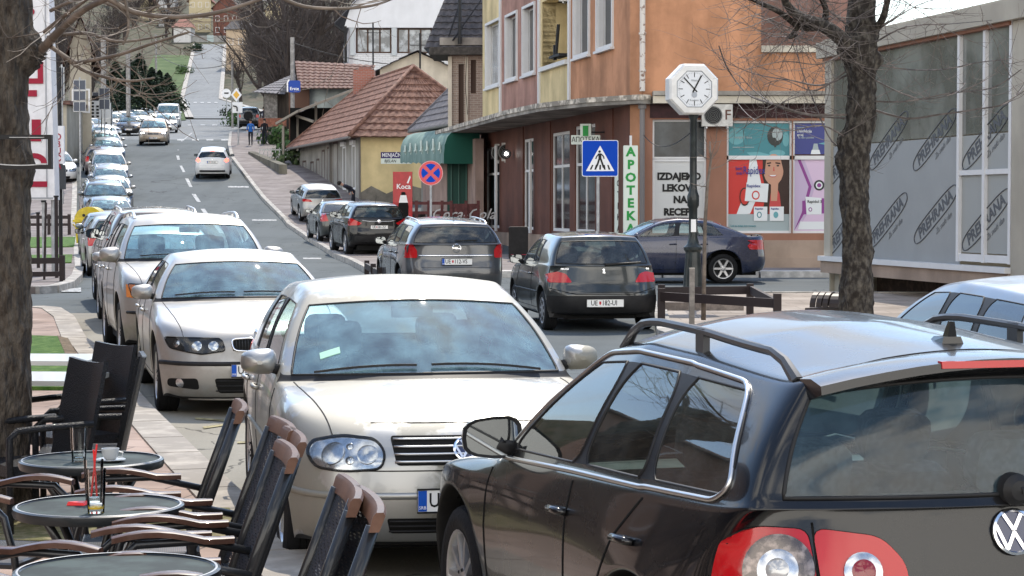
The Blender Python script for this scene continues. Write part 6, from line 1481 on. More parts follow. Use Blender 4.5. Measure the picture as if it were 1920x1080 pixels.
def lump_trunk(name,pts,m,parent,seed,n=28,sub=10,amp=.06,lumps=()):
 rng=random.Random(seed);P_=[]
 for(a,ra),(b,rb)in zip(pts,pts[1:]):
  for k in range(sub):t=k/sub;s_=t*t*(3-2*t);P_.append((Vector(a).lerp(Vector(b),t),lerp(ra,rb,s_)))
 P_.append((Vector(pts[-1][0]),pts[-1][1]));vs=[]
 ph=[(rng.uniform(0,6.28),rng.randint(2,7),rng.uniform(.5,2.5),rng.uniform(.3,1))for _ in range(8)]
 for p,r in P_:
  for k in range(n):
   a=2*math.pi*k/n;w=sum(A*math.sin(a*f+p.z*g*3+o)for o,f,g,A in ph)/3
   q_=Vector((math.cos(a)*r*9,math.sin(a)*r*9,p.z*3.2));d=1+amp*w+amp*2.6*(noise.fractal(q_,.8,2.2,5))+amp*.8*noise.noise(q_*4)
   v=p+Vector((math.cos(a),math.sin(a),0))*r*d
   for(c,rad,am)in lumps:
    e=(v-Vector(c)).length
    if e<rad:v=v+(v-p).normalized()*am*(1-(e/rad)**2)*(1+.25*rng.uniform(-1,1))
   vs.append(v)
 fs=[(j*n+k,j*n+(k+1)%n,(j+1)*n+(k+1)%n,(j+1)*n+k)for j in range(len(P_)-1)for k in range(n)]
 mb=MB();mb.add(vs,fs);return mb.build(name,m,parent,smooth=True)
Y1=11.6
lt=thing('street_tree','thick bare tree trunk with rough bark at the left edge beside the cafe tables','tree',(-3.0,Y1,0))
def L1(px,py,Y=Y1):return at(px,py,Y)-lt.location
base=[(L1(-2,1060),.26),(L1(-6,960),.225),(L1(-4,760),.215),(L1(-2,560),.215),(L1(-4,330),.21),(L1(0,170),.195),(L1(0,60),.205),(L1(-4,-90),.22)]
lump_trunk('trunk',[(a_-Vector((.025,0,0)),r_*.93)for a_,r_ in base],BARKL,lt,3,110,34,.045,[(L1(68,100),.14,.075),(L1(60,30),.12,.01),(L1(60,320),.12,.03),(L1(75,990),.2,.05)])
rng=random.Random(11);tw=MB();lb=MB()
def pl(seq,Ys,r0,r1,mb=lb,n=6):
 pts=[at(a,b,Y)-lt.location for(a,b),Y in zip(seq,Ys)]
 P_=[]
 for i in range(len(pts)-1):
  p0,p1,p2,p3=pts[max(0,i-1)],pts[i],pts[i+1],pts[min(len(pts)-1,i+2)]
  for k in range(4):
   t=k/4;P_.append(.5*((2*p1)+(p2-p0)*t+(2*p0-5*p1+4*p2-p3)*t*t+(3*p1-p0-3*p2+p3)*t**3))
 P_.append(pts[-1]);mb.tube(P_,[lerp(r0,r1,i/(len(P_)-1))for i in range(len(P_))],n);return P_
B=[]
B.append(pl([(80,92),(110,60),(155,20),(205,-4),(250,-20)],[11.4,11.1,10.8,10.5,10.3],.027,.012))
B.append(pl([(200,-6),(250,22),(325,32),(400,25),(475,3),(540,-20)],[10.4,10.4,10.3,10.2,10.2,10.1],.014,.008))
B.append(pl([(85,60),(118,32),(150,8),(190,-20)],[11.3,11,10.8,10.6],.015,.007))
B.append(pl([(232,-10),(240,25),(240,60),(230,84)],[10.4,10.4,10.4,10.4],.010,.006))
B.append(pl([(96,88),(140,116),(165,114),(225,102),(290,80),(355,60)],[11.3,11,10.8,10.6,10.4,10.3],.014,.006))
B.append(pl([(92,84),(150,128),(200,145),(245,152),(290,146)],[11.3,11.1,10.9,10.8,10.7],.013,.005))
B.append(pl([(90,70),(160,62),(220,78),(290,70),(320,62)],[11.4,11.2,11,11,10.9],.011,.004))
B.append(pl([(95,20),(160,-4),(230,18),(260,26),(300,10)],[11.4,11.2,11,11,10.9],.011,.005))
B.append(pl([(520,-8),(570,12),(640,16),(700,10),(740,-4)],[10.2,10.2,10.2,10.2,10.1],.010,.005))
for q in B:bush_out(tw,q,rng,6,.6,.0042,.10,2,.25,.8)
for _ in range(8):
 a=L1(rng.uniform(92,250),rng.uniform(-30,130),rng.uniform(10.6,11.8));q=wander(tw,a,(rng.uniform(.3,1),rng.uniform(-.5,.3),rng.uniform(-.7,.2)),rng.uniform(.4,1.0),.005,rng,.09,.2,7,3);bush_out(tw,q,rng,4,.3,.003,.12,1,0,.7)
lb.build('branch',TWIG,lt,smooth=True);tw.build('crown',TWIG,lt)
Y2=25.0
rt=thing('street_tree','bare gnarled street tree with mottled bark in front of the grey panelled shop','tree',(gp(1607,Y2).x,Y2,gp(1607,Y2).z))
def L2(px,py,Y=Y2):return at(px,py,Y)-rt.location
s2=F/Y2
base=[(L2(1606,690),34/s2),(L2(1606,600),33/s2),(L2(1606,540),30/s2),(L2(1606,440),27/s2),(L2(1602,350),27/s2),(L2(1602,290),28/s2),(L2(1613,225),26/s2),(L2(1616,160),26/s2),(L2(1612,100),31/s2),(L2(1616,40),27/s2),(L2(1614,-20),27/s2),(L2(1610,-120),24/s2)]
lump_trunk('trunk',base,BARK,rt,5,72,16,.07,[(L2(1575,262),.16,.07),(L2(1580,300),.14,.06),(L2(1642,112),.13,.08),(L2(1585,95),.16,.07),(L2(1640,60),.14,.05)])
lb=MB();tw=MB();lt_,lt=lt,rt
B=[pl([(1600,95),(1565,62),(1535,45),(1500,32),(1478,12),(1465,-15)],[25,24.6,24.2,24,23.8,23.6],.10,.035,lb,8),pl([(1540,50),(1500,50),(1465,25),(1435,10),(1400,-5)],[24.5,24.2,23.9,23.6,23.4],.05,.02,lb),pl([(1640,60),(1655,35),(1662,10),(1672,-30)],[25,24.8,24.6,24.4],.05,.03,lb),pl([(1545,45),(1548,15),(1530,-20)],[24.5,24.3,24.2],.045,.03,lb),pl([(1500,48),(1480,70),(1495,66)],[24.2,24,23.9],.03,.012,lb)]
for q in B:bush_out(tw,q,rng,12,1.4,.008,.05,2,.35,.9)
TW=[([(1590,215),(1520,215),(1450,195),(1400,175),(1365,130),(1348,86)],.016),([(1590,222),(1530,218),(1470,205),(1420,175),(1390,145)],.012),([(1590,140),(1540,160),(1480,150),(1420,140),(1362,118)],.012),([(1590,130),(1530,170),(1470,150),(1430,160)],.010),([(1595,90),(1540,120),(1470,115),(1400,130)],.010),([(1635,205),(1700,222),(1760,215),(1830,205),(1890,192),(1930,150)],.016),([(1635,190),(1700,190),(1780,175),(1860,165),(1915,130)],.012),([(1635,120),(1700,130),(1770,130),(1830,118),(1895,110)],.010),([(1640,150),(1720,185),(1790,175),(1810,155)],.009),([(1590,260),(1540,235),(1480,245),(1415,225),(1380,190)],.010),([(1640,80),(1700,50),(1780,45),(1860,38)],.010),([(1640,60),(1720,10),(1790,-10)],.010),([(1600,285),(1560,265),(1530,200),(1500,120),(1490,60)],.010),([(1605,60),(1540,10),(1480,-20)],.012),([(1590,180),(1500,180),(1430,215),(1380,250)],.008)]
for seq,r0 in TW:
 Ys=[Y2-(.5*i*rng.choice((.6,1,-.4)))for i in range(len(seq))];q=pl(seq,Ys,r0*1.15,r0*.4,tw,4);bush_out(tw,q,rng,9,.8,.0052,.06,2,.1,.7)
lt=lt_
lb.build('limb',BARK,rt,smooth=True);tw.build('crown',mat('grey_twigs',(.13,.11,.10),.7,var=.3),rt)
p=gp(1322,28.4,.12);t=thing('sapling','thin bare young tree tied to a wooden stake inside the low rail','tree',p);rng=random.Random(4)
mb=MB();S_=lambda px,py,Y=28.4:at(px,py,Y)-t.location
q=[S_(1319,600),S_(1320,520),S_(1322,420),S_(1326,350),S_(1333,300),S_(1331,265)];mb.tube(q,[.035,.03,.026,.022,.016,.01],7);mb.build('trunk',TWIG,t,smooth=True)
cr2=MB()
for a,b in(((1333,300),(1320,255)),((1333,300),(1352,262)),((1330,318),(1370,300)),((1327,350),(1298,345)),((1334,292),(1345,235)),((1333,300),(1310,290))):
 cr2.tube([S_(*a),S_((a[0]+b[0])/2+3,(a[1]+b[1])/2+2),S_(*b)],[.011,.008,.004],4);bush_out(cr2,[S_(*a),S_(*b)],rng,6,.3,.003,.1,1,0,.8)
cr2.build('crown',TWIG,t)
p=gp(1297,28.0,.12);t=thing('tree_stake','weathered wooden stake standing beside the young tree','stake',p);mb=MB();mb.box((-.035,-.035,0),(.035,.035,.78));mb.build('post',mat('weathered_wood',(.22,.20,.18),.85,var=.25),t);MB().box((-.037,-.037,.781),(.037,.037,.795)).build('cut_top',mat('pale_wood',(.35,.32,.28),.8),t)
proto=[bare_tree(s,11,'x',m1=TWIGD,m2=TWIGD,dens=1.25)for s in(1,2,3)]
def put(pr,px,Y,s,label,rz,group=None,dz=0,sx=1):
 global used
 o=pr if not pr.get('used')else dup(pr,(0,0,0),0,label);o['label']=label
 if not pr.get('used'):pr['used']=1;
 q=gp(px,Y,dz);o.location=q;o.rotation_euler=(0,0,rz);o.scale=(s*sx,s*sx,s)
 if group:o['group']=group
 return o
rng=random.Random(21);G1='big bare trees right of the hill road'
for i,(px,Y,s)in enumerate(((515,168,1.2),(535,160,1.35),(570,165,1.35),(525,190,1.4),(600,175,1.3),(508,215,1.2),(625,190,1.3),(550,150,1.0))):put(proto[i%3],px,Y,s,'one of the big dark bare trees clustered right of the hill road',rng.uniform(0,6),G1,0,1.15)
G2='bare trees on the wooded hillside'
k=0
while k<74:
 Y=rng.uniform(150,620);px=rng.uniform(60,345)if rng.random()<.8 else rng.uniform(440,660)
 if px<345 and Y<480 and px>900+3900*(hill_l(Y)-9)/Y:continue
 if 225<px<345 and 260<Y<330:continue
 if 440<px and Y<230:continue
 if px>380 and Y>480 and px<520:continue
 put(proto[k%3],px,Y,rng.uniform(.8,1.25),'bare brown tree in the wood covering the hillside',rng.uniform(0,6),G2,0,1.25);k+=1
CON=mat('dark_conifer',(.010,.022,.014),.9,col2=(.03,.05,.025),vscale=3);IVY=mat('ivy_leaves',(.03,.05,.02),.8,col2=(.08,.11,.045),vscale=4)
cons=[]
for i,(px,Y,h,r)in enumerate(((245,175,5.6,2.8),(285,185,5.0,2.6),(218,190,5.6,2.6),(262,200,6.4,2.8),(314,235,4.6,2.6),(300,205,4.8,2.4))):
 c=conifer(30+i,h,r,('dark conifer directly behind the concrete pole','dark conifer right of the pole behind the gold car','leftmost dark conifer behind the parked cars','tallest dark conifer behind the others','bluish conifer beside the hill road verge','small dark conifer next to the white van')[i],CON);c.location=gp(px,Y)
HED=mat('hedge_green',(.035,.075,.025),.9,col2=(.07,.12,.04),vscale=3)
for i,(px,Y,r,m,lab)in enumerate(((322,250,1.8,CON,'dark round shrub on the verge of the hill road'),(343,430,2.0,HED,'green bush at the top left of the hill road'),(362,480,2.2,CON,'dark bush by the low white house on the hill'),(540,118,1.6,HED,'overgrown green bank below the carport'),(522,128,1.5,HED,'green shrub on the bank by the stairs'),(455,175,1.6,HED,'low green bush beside the priority sign'),(432,215,1.4,CON,'dark low bush at the foot of the hill road kerb'),(565,112,1.5,IVY,'ivy covered stump under the carport edge'),(312,300,2.2,HED,'green hedge along the verge left of the hill road'))):
 b=leafy(50+i,r,lab,m,n=420);b.location=gp(px,Y)
t=thing('garden_fence','low white picket rail on the green bank by the pavement','fence',gp(520,116));mb=MB()
for k in range(9):mb.box((-1+k*.22,-.03,-.2),(-.96+k*.22,.03,.75))
mb.box((-1,-.02,.6),(.9,.02,.66));mb.box((-1,-.02,.2),(.9,.02,.26));mb.build('picket_panel',mat('old_white_rail',(.42,.43,.42),.7),t)
t=thing('retaining_wall','low stone retaining wall edging the green bank','wall',gp(533,106));mb=MB();mb.hexa([(-.2,-.5,-.8),(.2,-.5,-.8),(-3.2,14,-.4),(-3.6,14,-.4)],[(-.2,-.5,.55),(.2,-.5,.55),(-3.2,14,1.6),(-3.6,14,1.6)]);mb.build('wall',stucco('mossy_stone',(.16,.15,.12),.4),t)
# ------------------------------------------------------------ street furniture
M_pole=mat('galvanised_pole',(.36,.37,.38),.45,.5,var=.15);M_iron=mat('green_black_iron',(.022,.028,.028),.45,coat=.3,var=.3);M_cpole=mat('concrete_pole',(.27,.26,.25),.85,var=.2)
p=gp(1299,33.0,.12);ck=thing('street_clock','white octagonal street clock on a dark cast iron post','clock',p);s3=F/33.0
zc=at(1299,168,33).z-p.z
mb=MB();mb.lathe([(.19,0),(.19,.05),(.17,.10),(.15,.45),(.125,.75),(.12,.86),(.15,.9),(.15,.94),(.10,.99),(.085,1.05),(.07,1.1),(.068,1.55),(.095,1.6),(.095,1.75),(.07,1.82),(.058,1.9),(.055,2.95),(.075,3.0),(.095,3.08),(.07,3.15),(.08,3.3),(.055,3.36),(.05,zc-.36)],14);mb.build('post',M_iron,ck,smooth='auto')
mb=MB();mb.box((-.04,-.09,1.18),(.04,-.068,1.38));mb.build('sticker',M_white,ck)
def octo(r,c=.415):h_=r;k=r*c;return[(-k,-h_),(k,-h_),(h_,-k),(h_,k),(k,h_),(-k,h_),(-h_,k),(-h_,-k)]
Mo=Matrix.Translation((0,-.16,zc))@Matrix.Rotation(R_(11),4,'Z')@Matrix.Rotation(math.pi/2,4,'X');R8=47/s3
mb=MB();prof8=[(R8*.90,-.34),(R8,-.28),(R8,-.04),(R8*.93,.0),(R8*.72,.005)];vs=[]
for r,z in prof8:vs+=[(x,y,z)for x,y in octo(r)]
fs=[(i*8+k,i*8+(k+1)%8,(i+1)*8+(k+1)%8,(i+1)*8+k)for i in range(4)for k in range(8)]+[tuple(range(8))[::-1]]
mb.add(vs,fs,Mo);mb.build('clock_case',mat('clock_white',(.66,.66,.64),.4,coat=.2,var=.06),ck)
mb=MB();mb.prism(octo(R8*.71),-.02,-.004,Mo);mb.build('clock_face',mat('dial_white',(.62,.65,.68),.35,coat=.4),ck)
mb=MB();ring=octo(R8*.71);mb.tube([Mo@Vector((x,y,.0))for x,y in ring+ring[:2]],.008,4,cap=False);mb.build('dial_rim',mat('dial_grey',(.2,.22,.24),.4),ck)
mb=MB()
for k in range(60):
 a=math.pi*2*k/60;r1=R8*.66;r0=r1-(.075 if k%5==0 else.02);w=.012 if k%5==0 else.003
 bar(mb,Mo,(math.sin(a)*r0,math.cos(a)*r0),(math.sin(a)*r1,math.cos(a)*r1),w,.001)
mb.build('hour_marks',M_ink,ck)
for nm,ang,l,w in(('hour_hand',R_(28),.60,.022),('minute_hand',R_(-44),.62,.018)):
 mb=MB();bar(mb,Mo,(-math.sin(ang)*.06,-math.cos(ang)*.06),(math.sin(ang)*R8*l,math.cos(ang)*R8*l),w,.008);mb.build(nm,M_ink,ck)
mb=MB();mb.lathe([(.045,.002),(.001,.003)],14,M=Mo@Matrix.Translation((0,-.09,0)));mb.build('dial_crest',mat('dial_crest',(.35,.38,.42),.5),ck)
for tx_,y_ in(('Rhitis',.135),('Kosjeric',-.175)):
 vs,fs=text_mesh(tx_,.045,.001);MB().add(vs,fs,Mo@Matrix.Translation((0,y_,.001))).build('dial_lettering',MC['dial_grey'],ck)
def sign_post(name,label,px,Y,ztop,r=.03,m=None,cat='road sign',dz=.12):
 p=gp(px,Y,dz);t=thing(name,label,cat,p);MB().tube([(0,0,-.1),(0,0,ztop-p.z)],r,8).build('pole',m or M_pole,t,smooth='auto');return t
zc_=at(1125,297,34.5).z;t=sign_post('crossing_sign','blue square pedestrian crossing sign on a grey pole',1121,34.5,zc_+.2)
W2=34/F*34.5;M=frame((at(1125,297,34.5).x-t.location.x,-.05,zc_-t.location.z),(1,-.03,0))
M_sblue=mat('sign_blue',(.003,.055,.42),.5,coat=0,spec=.1);M_swhite=mat('sign_white',(.72,.74,.76),.3,coat=.5);M_sred=mat('sign_red',(.55,.025,.04),.3,coat=.5);M_syel=mat('sign_yellow',(.70,.38,.02),.35,coat=.4)
mb=MB();mb.prism(rounded([(-W2,-W2),(W2,-W2),(W2,W2),(-W2,W2)],.04),-.015,0,M);o=mb.build('sign_plate',M_swhite,t)
mb=MB();k=W2*.965;mb.prism(rounded([(-k,-k),(k,-k),(k,k),(-k,k)],.035),.0005,.002,M);mb.build('blue_field',M_sblue,t)
mb=MB();k=W2;tri=[(-k*.78,-k*.70),(k*.78,-k*.70),(0,k*.70)];mb.prism(rounded(tri,.01),.0025,.004,M);mb.build('white_triangle',M_swhite,t)
mb=MB();z0,z1=.0045,.006
for x in(-.52,-.26,0,.26,.52):
 xx=x*k;l=.16*k*(1 if abs(x)<.6 else 1);mb.prism([(xx-.055*k,-.62*k),(xx+.045*k,-.62*k),(xx*.8+.05*k,-.36*k),(xx*.8-.03*k,-.36*k)],z0,z1,M)
mb.build('stripes',M_ink,t)
mb=MB();z0,z1=.0065,.009
def lm(pts,w):
 for a,b in zip(pts,pts[1:]):bar(mb,M@Matrix.Translation((0,0,.006)),(a[0]*k,a[1]*k),(b[0]*k,b[1]*k),w*k,.003)
mb.prism(circ(-.03*k,.37*k,.07*k,14),z0,z1,M);mb.prism([(-.10*k,.27*k),(.06*k,.27*k),(.07*k,-.02*k),(-.09*k,-.02*k)],z0,z1,M)
lm([(-.04,.0),(-.13,-.30),(-.24,-.52)],.10);lm([(.02,.0),(.12,-.28),(.20,-.52)],.10);lm([(-.08,.24),(-.20,.08),(-.24,-.04)],.065);lm([(.04,.24),(.18,.12),(.22,-.02)],.065);mb.build('walking_figure',M_ink,t)
zc_=at(807,324.5,51).z;t=sign_post('no_stopping_sign','round blue and red no stopping sign on a grey pole',808,51,zc_+.05);M=frame((0,-.05,zc_-t.location.z),(1,0,0));r=23/F*51
mb=MB();mb.prism(circ(0,0,r,32),-.012,0,M);mb.build('sign_plate',mat('sign_pale_rim',(.7,.35,.35),.4),t);mb=MB();mb.prism(circ(0,0,r*.95,32),.0005,.002,M);mb.build('red_field',M_sred,t)
mb=MB()
for q in range(4):
 a0=math.pi/2*q+math.pi/4+.20;a1=a0+math.pi/2-.40;n=8;c_=((a0+a1)/2);mb.prism([(math.cos(c_)*r*.18,math.sin(c_)*r*.18)]+[(math.cos(lerp(a0,a1,i/n))*r*.76,math.sin(lerp(a0,a1,i/n))*r*.76)for i in range(n+1)],.0025,.004,M)
mb.build('blue_quadrant',M_sblue,t)
t=sign_post('priority_road_sign','yellow diamond priority road sign with a white plate below',447,128,at(444,165,128).z,.05);M=frame((-.1,-.08,at(444,178,128).z-t.location.z),(1,0,0));r=.42
mb=MB();mb.prism([(0,-r),(r*.8,0),(0,r),(-r*.8,0)],-.01,0,M);mb.build('sign_plate',M_swhite,t);mb=MB();mb.prism([(0,-r*.6),(r*.48,0),(0,r*.6),(-r*.48,0)],.001,.004,M);mb.build('yellow_diamond',M_syel,t)
mb=MB();mb.box((-.30,-.1,-1.10),(.32,-.07,-.45),Matrix.Translation((-.05,0,at(444,178,128).z-t.location.z)));mb.build('extra_plate',M_swhite,t)
mb=MB();Mx=M@Matrix.Translation((0,-.78,.06));mb.tube([Mx@Vector(v)for v in((.05,-.22,0),(.05,.0,0),(-.02,.08,0),(-.2,.1,0))],.05,4);mb.build('plate_symbol',M_ink,t)
t=sign_post('speed_sign','small round white road sign far up beside the hill road kerb',425,190,at(425,172,190).z,.05);M=frame((0,-.08,at(425,175,190).z-t.location.z),(1,0,0));MB().prism(circ(0,0,.42,16),-.01,0,M).build('sign_plate',M_swhite,t);MB().prism([(-.2,-.06),(.2,-.06),(.2,.08),(-.2,.08)],.001,.005,M).build('dark_symbol',M_blk,t)
t=sign_post('utility_pole','tall pale concrete pole carrying a blue bank sign by the tiled roofs',549,116,at(549,70,116).z,.12,M_cpole,'pole')
p=at(552,162,115.7);t=thing('bank_sign','blue rounded hanging sign with white lettering on the concrete pole','sign',p);MB().prism(rounded([(-.33,-.33),(.33,-.33),(.33,.33),(-.33,.33)],.12),-.08,0,frame((0,0,0),(1,0,0))).build('sign_panel',mat('bank_blue',(.01,.05,.30),.4),t);vs,fs=text_mesh('Erste',.24,.002,.003);MB().add(vs,fs,frame((0,-.01,-.13),(1,0,0))).build('lettering',M_white,t);MB().prism([(-.42,-.30),(-.35,-.30),(-.35,.2),(-.25,.38),(-.31,.40),(-.42,.22)],-.06,.02,frame((0,0,0),(1,0,0))).build('white_edge',M_white,t)
for px,Y,yt,r,lab in((195,140,66,.17,'thick concrete utility pole behind the row of parked cars'),(241,150,98,.16,'tapered concrete lamp pole in front of the conifers'),(293,260,65,.14,'thin pale pole left of the hill road'),(436,170,112,.09,'thin pole beside the big bare trees'),(700,121,42,.05,'thin dark antenna mast above the tiled ridge'),(788,104,62,.05,'antenna mast with crossbar above the roof peak')):
 t=sign_post('utility_pole' if r>.08 else 'antenna_mast',lab,px,Y,at(px,yt,Y).z,r,M_cpole if r>.08 else M_blk,'pole',0)
 if r<.08:zt=at(px,yt,Y).z-t.location.z;MB().tube([(-.5,0,zt-.6),(.5,0,zt-.6)],.03,4).build('crossbar',M_blk,t);
M_sback=mat('sign_back_grey',(.075,.085,.11),.5,.3)
for px,Y,z0,z1,w,rows,lab in((151,100,149,210,.29,3,'grey backed direction sign in three panels on a thin pole'),(197,118,164,206,.29,2,'smaller grey backed direction sign beside the concrete pole'),(186,126,172,192,.36,1,'grey sign back with a pale blue top panel'),(118,92,125,190,.10,1,'slim metal post behind the tall pylon sign')):
 t=sign_post('direction_sign',lab,px,Y,at(px,z0-4,Y).z,.04)
 for k in range(rows):
  a,b=at(px,lerp(z0,z1,k/rows)+1.2,Y).z-t.location.z,at(px,lerp(z0,z1,(k+1)/rows)-1,Y).z-t.location.z
  mb=MB();mb.box((-w,-.06,b),(w,-.045,a));mb.build('sign_panel',M_sback,t);mb=MB();mb.tube([(-w,-.05,a),(w,-.05,a),(w,-.05,b),(-w,-.05,b),(-w,-.05,a)],.03,4);mb.tube([(0,-.07,a),(0,-.07,b)],.02,4);mb.build('sign_edge',M_pole,t)
t=thing('notice_board','white notice board with rows of small black figures behind the parked cars','board',gp(177,120));z_=at(177,222,120).z-t.location.z;mb=MB();mb.box((-.5,-.05,z_),(.42,0,z_+1.0));mb.build('board',M_swhite,t);mb=MB();mb.box((.5,-.05,z_),(.98,0,z_+.9));mb.build('board',M_swhite,t);mb=MB();[mb.box((-.42+.28*(k%3),-.07,z_+.06+.19*(k//3)),(-.27+.28*(k%3),-.055,z_+.17+.19*(k//3)))for k in range(14)];mb.build('figures',M_ink,t);mb=MB();[mb.tube([(x,.02,-.3),(x,.02,z_+1.05)],.03,5)for x in(-.5,.42,.98)];mb.box((-.55,-.06,z_+1.05),(.45,.02,z_+1.3));mb.build('frame',M_blk,t)
t=thing('meter_cabinet','pale grey electrical cabinet beside the concrete pole and parked cars','cabinet',gp(199,136));z_=at(199,205,136).z-t.location.z;mb=MB();mb.box((-.35,0,-.3),(.35,.5,z_));mb.build('cabinet',mat('cabinet_grey',(.36,.37,.37),.5),t);MB().box((-.1,-.02,z_*.4),(.06,-.001,z_*.6)).build('door_label',M_blk,t)
p=gp(84,45.5,.12);t=thing('pylon_sign','tall white pylon sign with dark red letters behind the left trunk','sign',p);sp=F/45.5
z_=lambda py,Y=45.5:at(84,py,Y).z-p.z;x_=lambda px:(px-960)/sp-p.x
mb=MB();mb.hexa([(x_(0),0,z_(375)),(x_(104),0,z_(375)),(x_(106.5),.35,z_(375)),(x_(0),.35,z_(375))],[(x_(0),0,z_(-60)),(x_(94.5),0,z_(-60)),(x_(98),.35,z_(-60)),(x_(0),.35,z_(-60))]);mb.build('sign_box',mat('pylon_white',(.66,.66,.68),.4,coat=.2,var=.05),t)
M_dred=mat('dark_red_letters',(.28,.012,.035),.45,coat=.3);mb=MB()
def rb(a,b,c,d):mb.box((x_(a),-.03,z_(d)),(x_(c),.0,z_(b)))
rb(74,116,84,157);rb(40,147,74,157);rb(30,169,72,181);rb(62,224,79,265);rb(40,255,61.5,265);rb(40,340,90,350.5)
n=12;out=[(x_(66)+24/sp*math.cos(math.pi*k/n),z_(306)+19/sp*math.sin(math.pi*k/n))for k in range(n+1)];inn=[(x_(66)+13/sp*math.cos(math.pi*k/n),z_(306)+9/sp*math.sin(math.pi*k/n))for k in range(n+1)]
Mf=Matrix(((1,0,0,0),(0,0,-1,0),(0,1,0,0),(0,0,0,1)))
for k in range(n):mb.prism([out[k],out[k+1],inn[k+1],inn[k]],0,.03,Mf)
mb.prism(circ(x_(62),z_(22),7/sp,14),0,.03,Mf)
mb.build('letters',M_dred,t)
mb=MB();mb.box((x_(88),-.02,z_(372)),(x_(90),0,z_(-60)));mb.box((x_(20),-.015,z_(373)),(x_(100),0,z_(370)));mb.build('panel_trim',mat('trim_grey',(.3,.31,.33),.5),t)
for px in(80,97.5):MB().tube([(x_(px),.15,0),(x_(px),.15,z_(375))],.045,8).build('support_post',M_pole,t,smooth='auto')
p=gp(111,47,.12);t=thing('shoe_shop_sign','narrow white vertical sign with dark red letters OBUĆA','sign',p);z_=lambda py:at(111,py,47).z-p.z
MB().box((-.10,0,z_(307)),(.13,.12,z_(236))).build('sign_panel',mat('pylon_white',(0,0,0)),t)
for k,ch in enumerate('OBUĆA'):vs,fs=text_mesh(ch,.20,.002,.006,sx=.8);MB().add(vs,fs,frame((.01,-.005,z_(257+k*13.5)),(1,0,0))).build('lettering',M_dred,t)
mb=MB();mb.box((-.12,.02,z_(355)),(.13,.2,z_(309)));mb.build('meter_box',mat('dark_grey_box',(.05,.055,.06),.6),t)
MB().tube([(0,.2,0),(0,.2,z_(125))],.045,8).build('post',M_blk,t,smooth='auto')
t=thing('menu_frame','black metal frame with a chain fixed to the left tree trunk','frame',at(40,285,11.25));s_=F/11.25;mb=MB()
for a,b,c,d in((-60,-32,58,-24),(51,-24,58,32),(-60,24,51,32)):mb.box((a/s_,-.02,-d/s_),(c/s_,.02,-b/s_))
mb.build('frame_bar',M_blk,t);mb=MB();mb.tube([((-50+5*i)/s_,-.025,(-22-1.5*math.sin(i*.6)*0-3*math.sin(i/20*3.14))/s_)for i in range(21)],.004,4);mb.tube([((-20+5*i)/s_,-.025,(27)/s_)for i in range(14)],.003,4);mb.build('chain',M_pole,t)
M_brown=mat('dark_brown_rail',(.03,.022,.022),.6)
def low_rail(label,pts,posts,h=.45,name='low_rail',two=True,th=.05):
 p0=pts[0];t=thing(name,label,'rail',p0);mb=MB()
 for a,b in zip(pts,pts[1:]):
  a,b=a-p0,b-p0;d=(b-a).normalized();n_=Vector((-d.y,d.x,0))*th/2
  for z0,z1 in(((h-.12,h),)if not two else((h-.12,h),(h-.38,h-.28))):mb.hexa([a-n_+Vector((0,0,z0)),b-n_+Vector((0,0,z0)),b+n_+Vector((0,0,z0)),a+n_+Vector((0,0,z0))],[a-n_+Vector((0,0,z1)),b-n_+Vector((0,0,z1)),b+n_+Vector((0,0,z1)),a+n_+Vector((0,0,z1))])
 mb.build('rail',M_brown,t)
 for q in posts:q=q-p0;MB().box((q.x-.05,q.y-.05,-.1),(q.x+.05,q.y+.05,h+.05)).build('post',M_brown,t)
 return t
low_rail('low dark brown rail at the far left street corner',[gp(40,42,.13),gp(118,42.3,.13)],[gp(117,42.3,.13)],.48)
low_rail('low brown double rail running left of the dark grey suv',[gp(40,76,.13),gp(132,76,.13)],[gp(92,76,.13),gp(130,76,.13)],.7)
low_rail('low dark rail bench around the young tree in front of the clock',[gp(1236,29.0,.12),gp(1454,27.2,.12),gp(1408,30.8,.12),gp(1238,30.4,.12)],[gp(1240,29,.12),gp(1457,27.2,.12),gp(1406,30.8,.12),gp(1240,30.4,.12)],.42,two=False)
p=gp(1310,32.2,.12);t=thing('stone_slab_seat','flat pale stone slab lying at the foot of the street clock','slab',p);mb=MB();mb.box((-.62,-.35,.0),(.66,.35,.12));mb.build('slab',mat('slab_stone',(.24,.20,.17),.85,var=.25,bump=.3),t)
low_rail('low black railing beside the dark blue grey estate car',[gp(686,43,.13),gp(716,38,.13)],[gp(688,43,.13),gp(700,40.5,.13),gp(714,38,.13)],.35)
for i,(px,Y,h,lab)in enumerate(((72,50,1.3,'short dark bollard post at the left pavement edge'),(106.5,44,1.7,'dark slim tree stake nearest the white pylon sign'),(83,43,1.6,'thin leaning dark stake under the white pylon sign'))):
 p=gp(px,Y,.13);t=thing('post',lab,'post',p);MB().tube([(0,0,0),(.05 if i==2 else 0,0,h)],.04 if i<2 else.025,6).build('shaft',M_brown,t);MB().tube([(0,0,h),(0,0,h+.04)],.055,6).build('cap',M_blk,t)
p=gp(1562,31.5,.12);t=thing('bicycle_dome','dark arched metal cover lying on the pavement beside the tree','cover',p);mb=MB();n=10
for x0,x1,r in((-.28,-.2,.27),(-.18,-.10,.27),(-.08,0,.27),(.02,.3,.25)):
 vs=[];
 for k in range(n+1):
  a=math.pi*k/n
  for x in(x0,x1):
   for rr in(r,r-.03):vs.append((x,-math.cos(a)*rr*1.0,math.sin(a)*rr*.85+.07))
 fs=[]
 for k in range(n):b=k*4;fs+=[(b,b+4,b+6,b+2),(b+1,b+3,b+7,b+5),(b,b+1,b+5,b+4),(b+2,b+6,b+7,b+3)]
 mb.add(vs,fs)
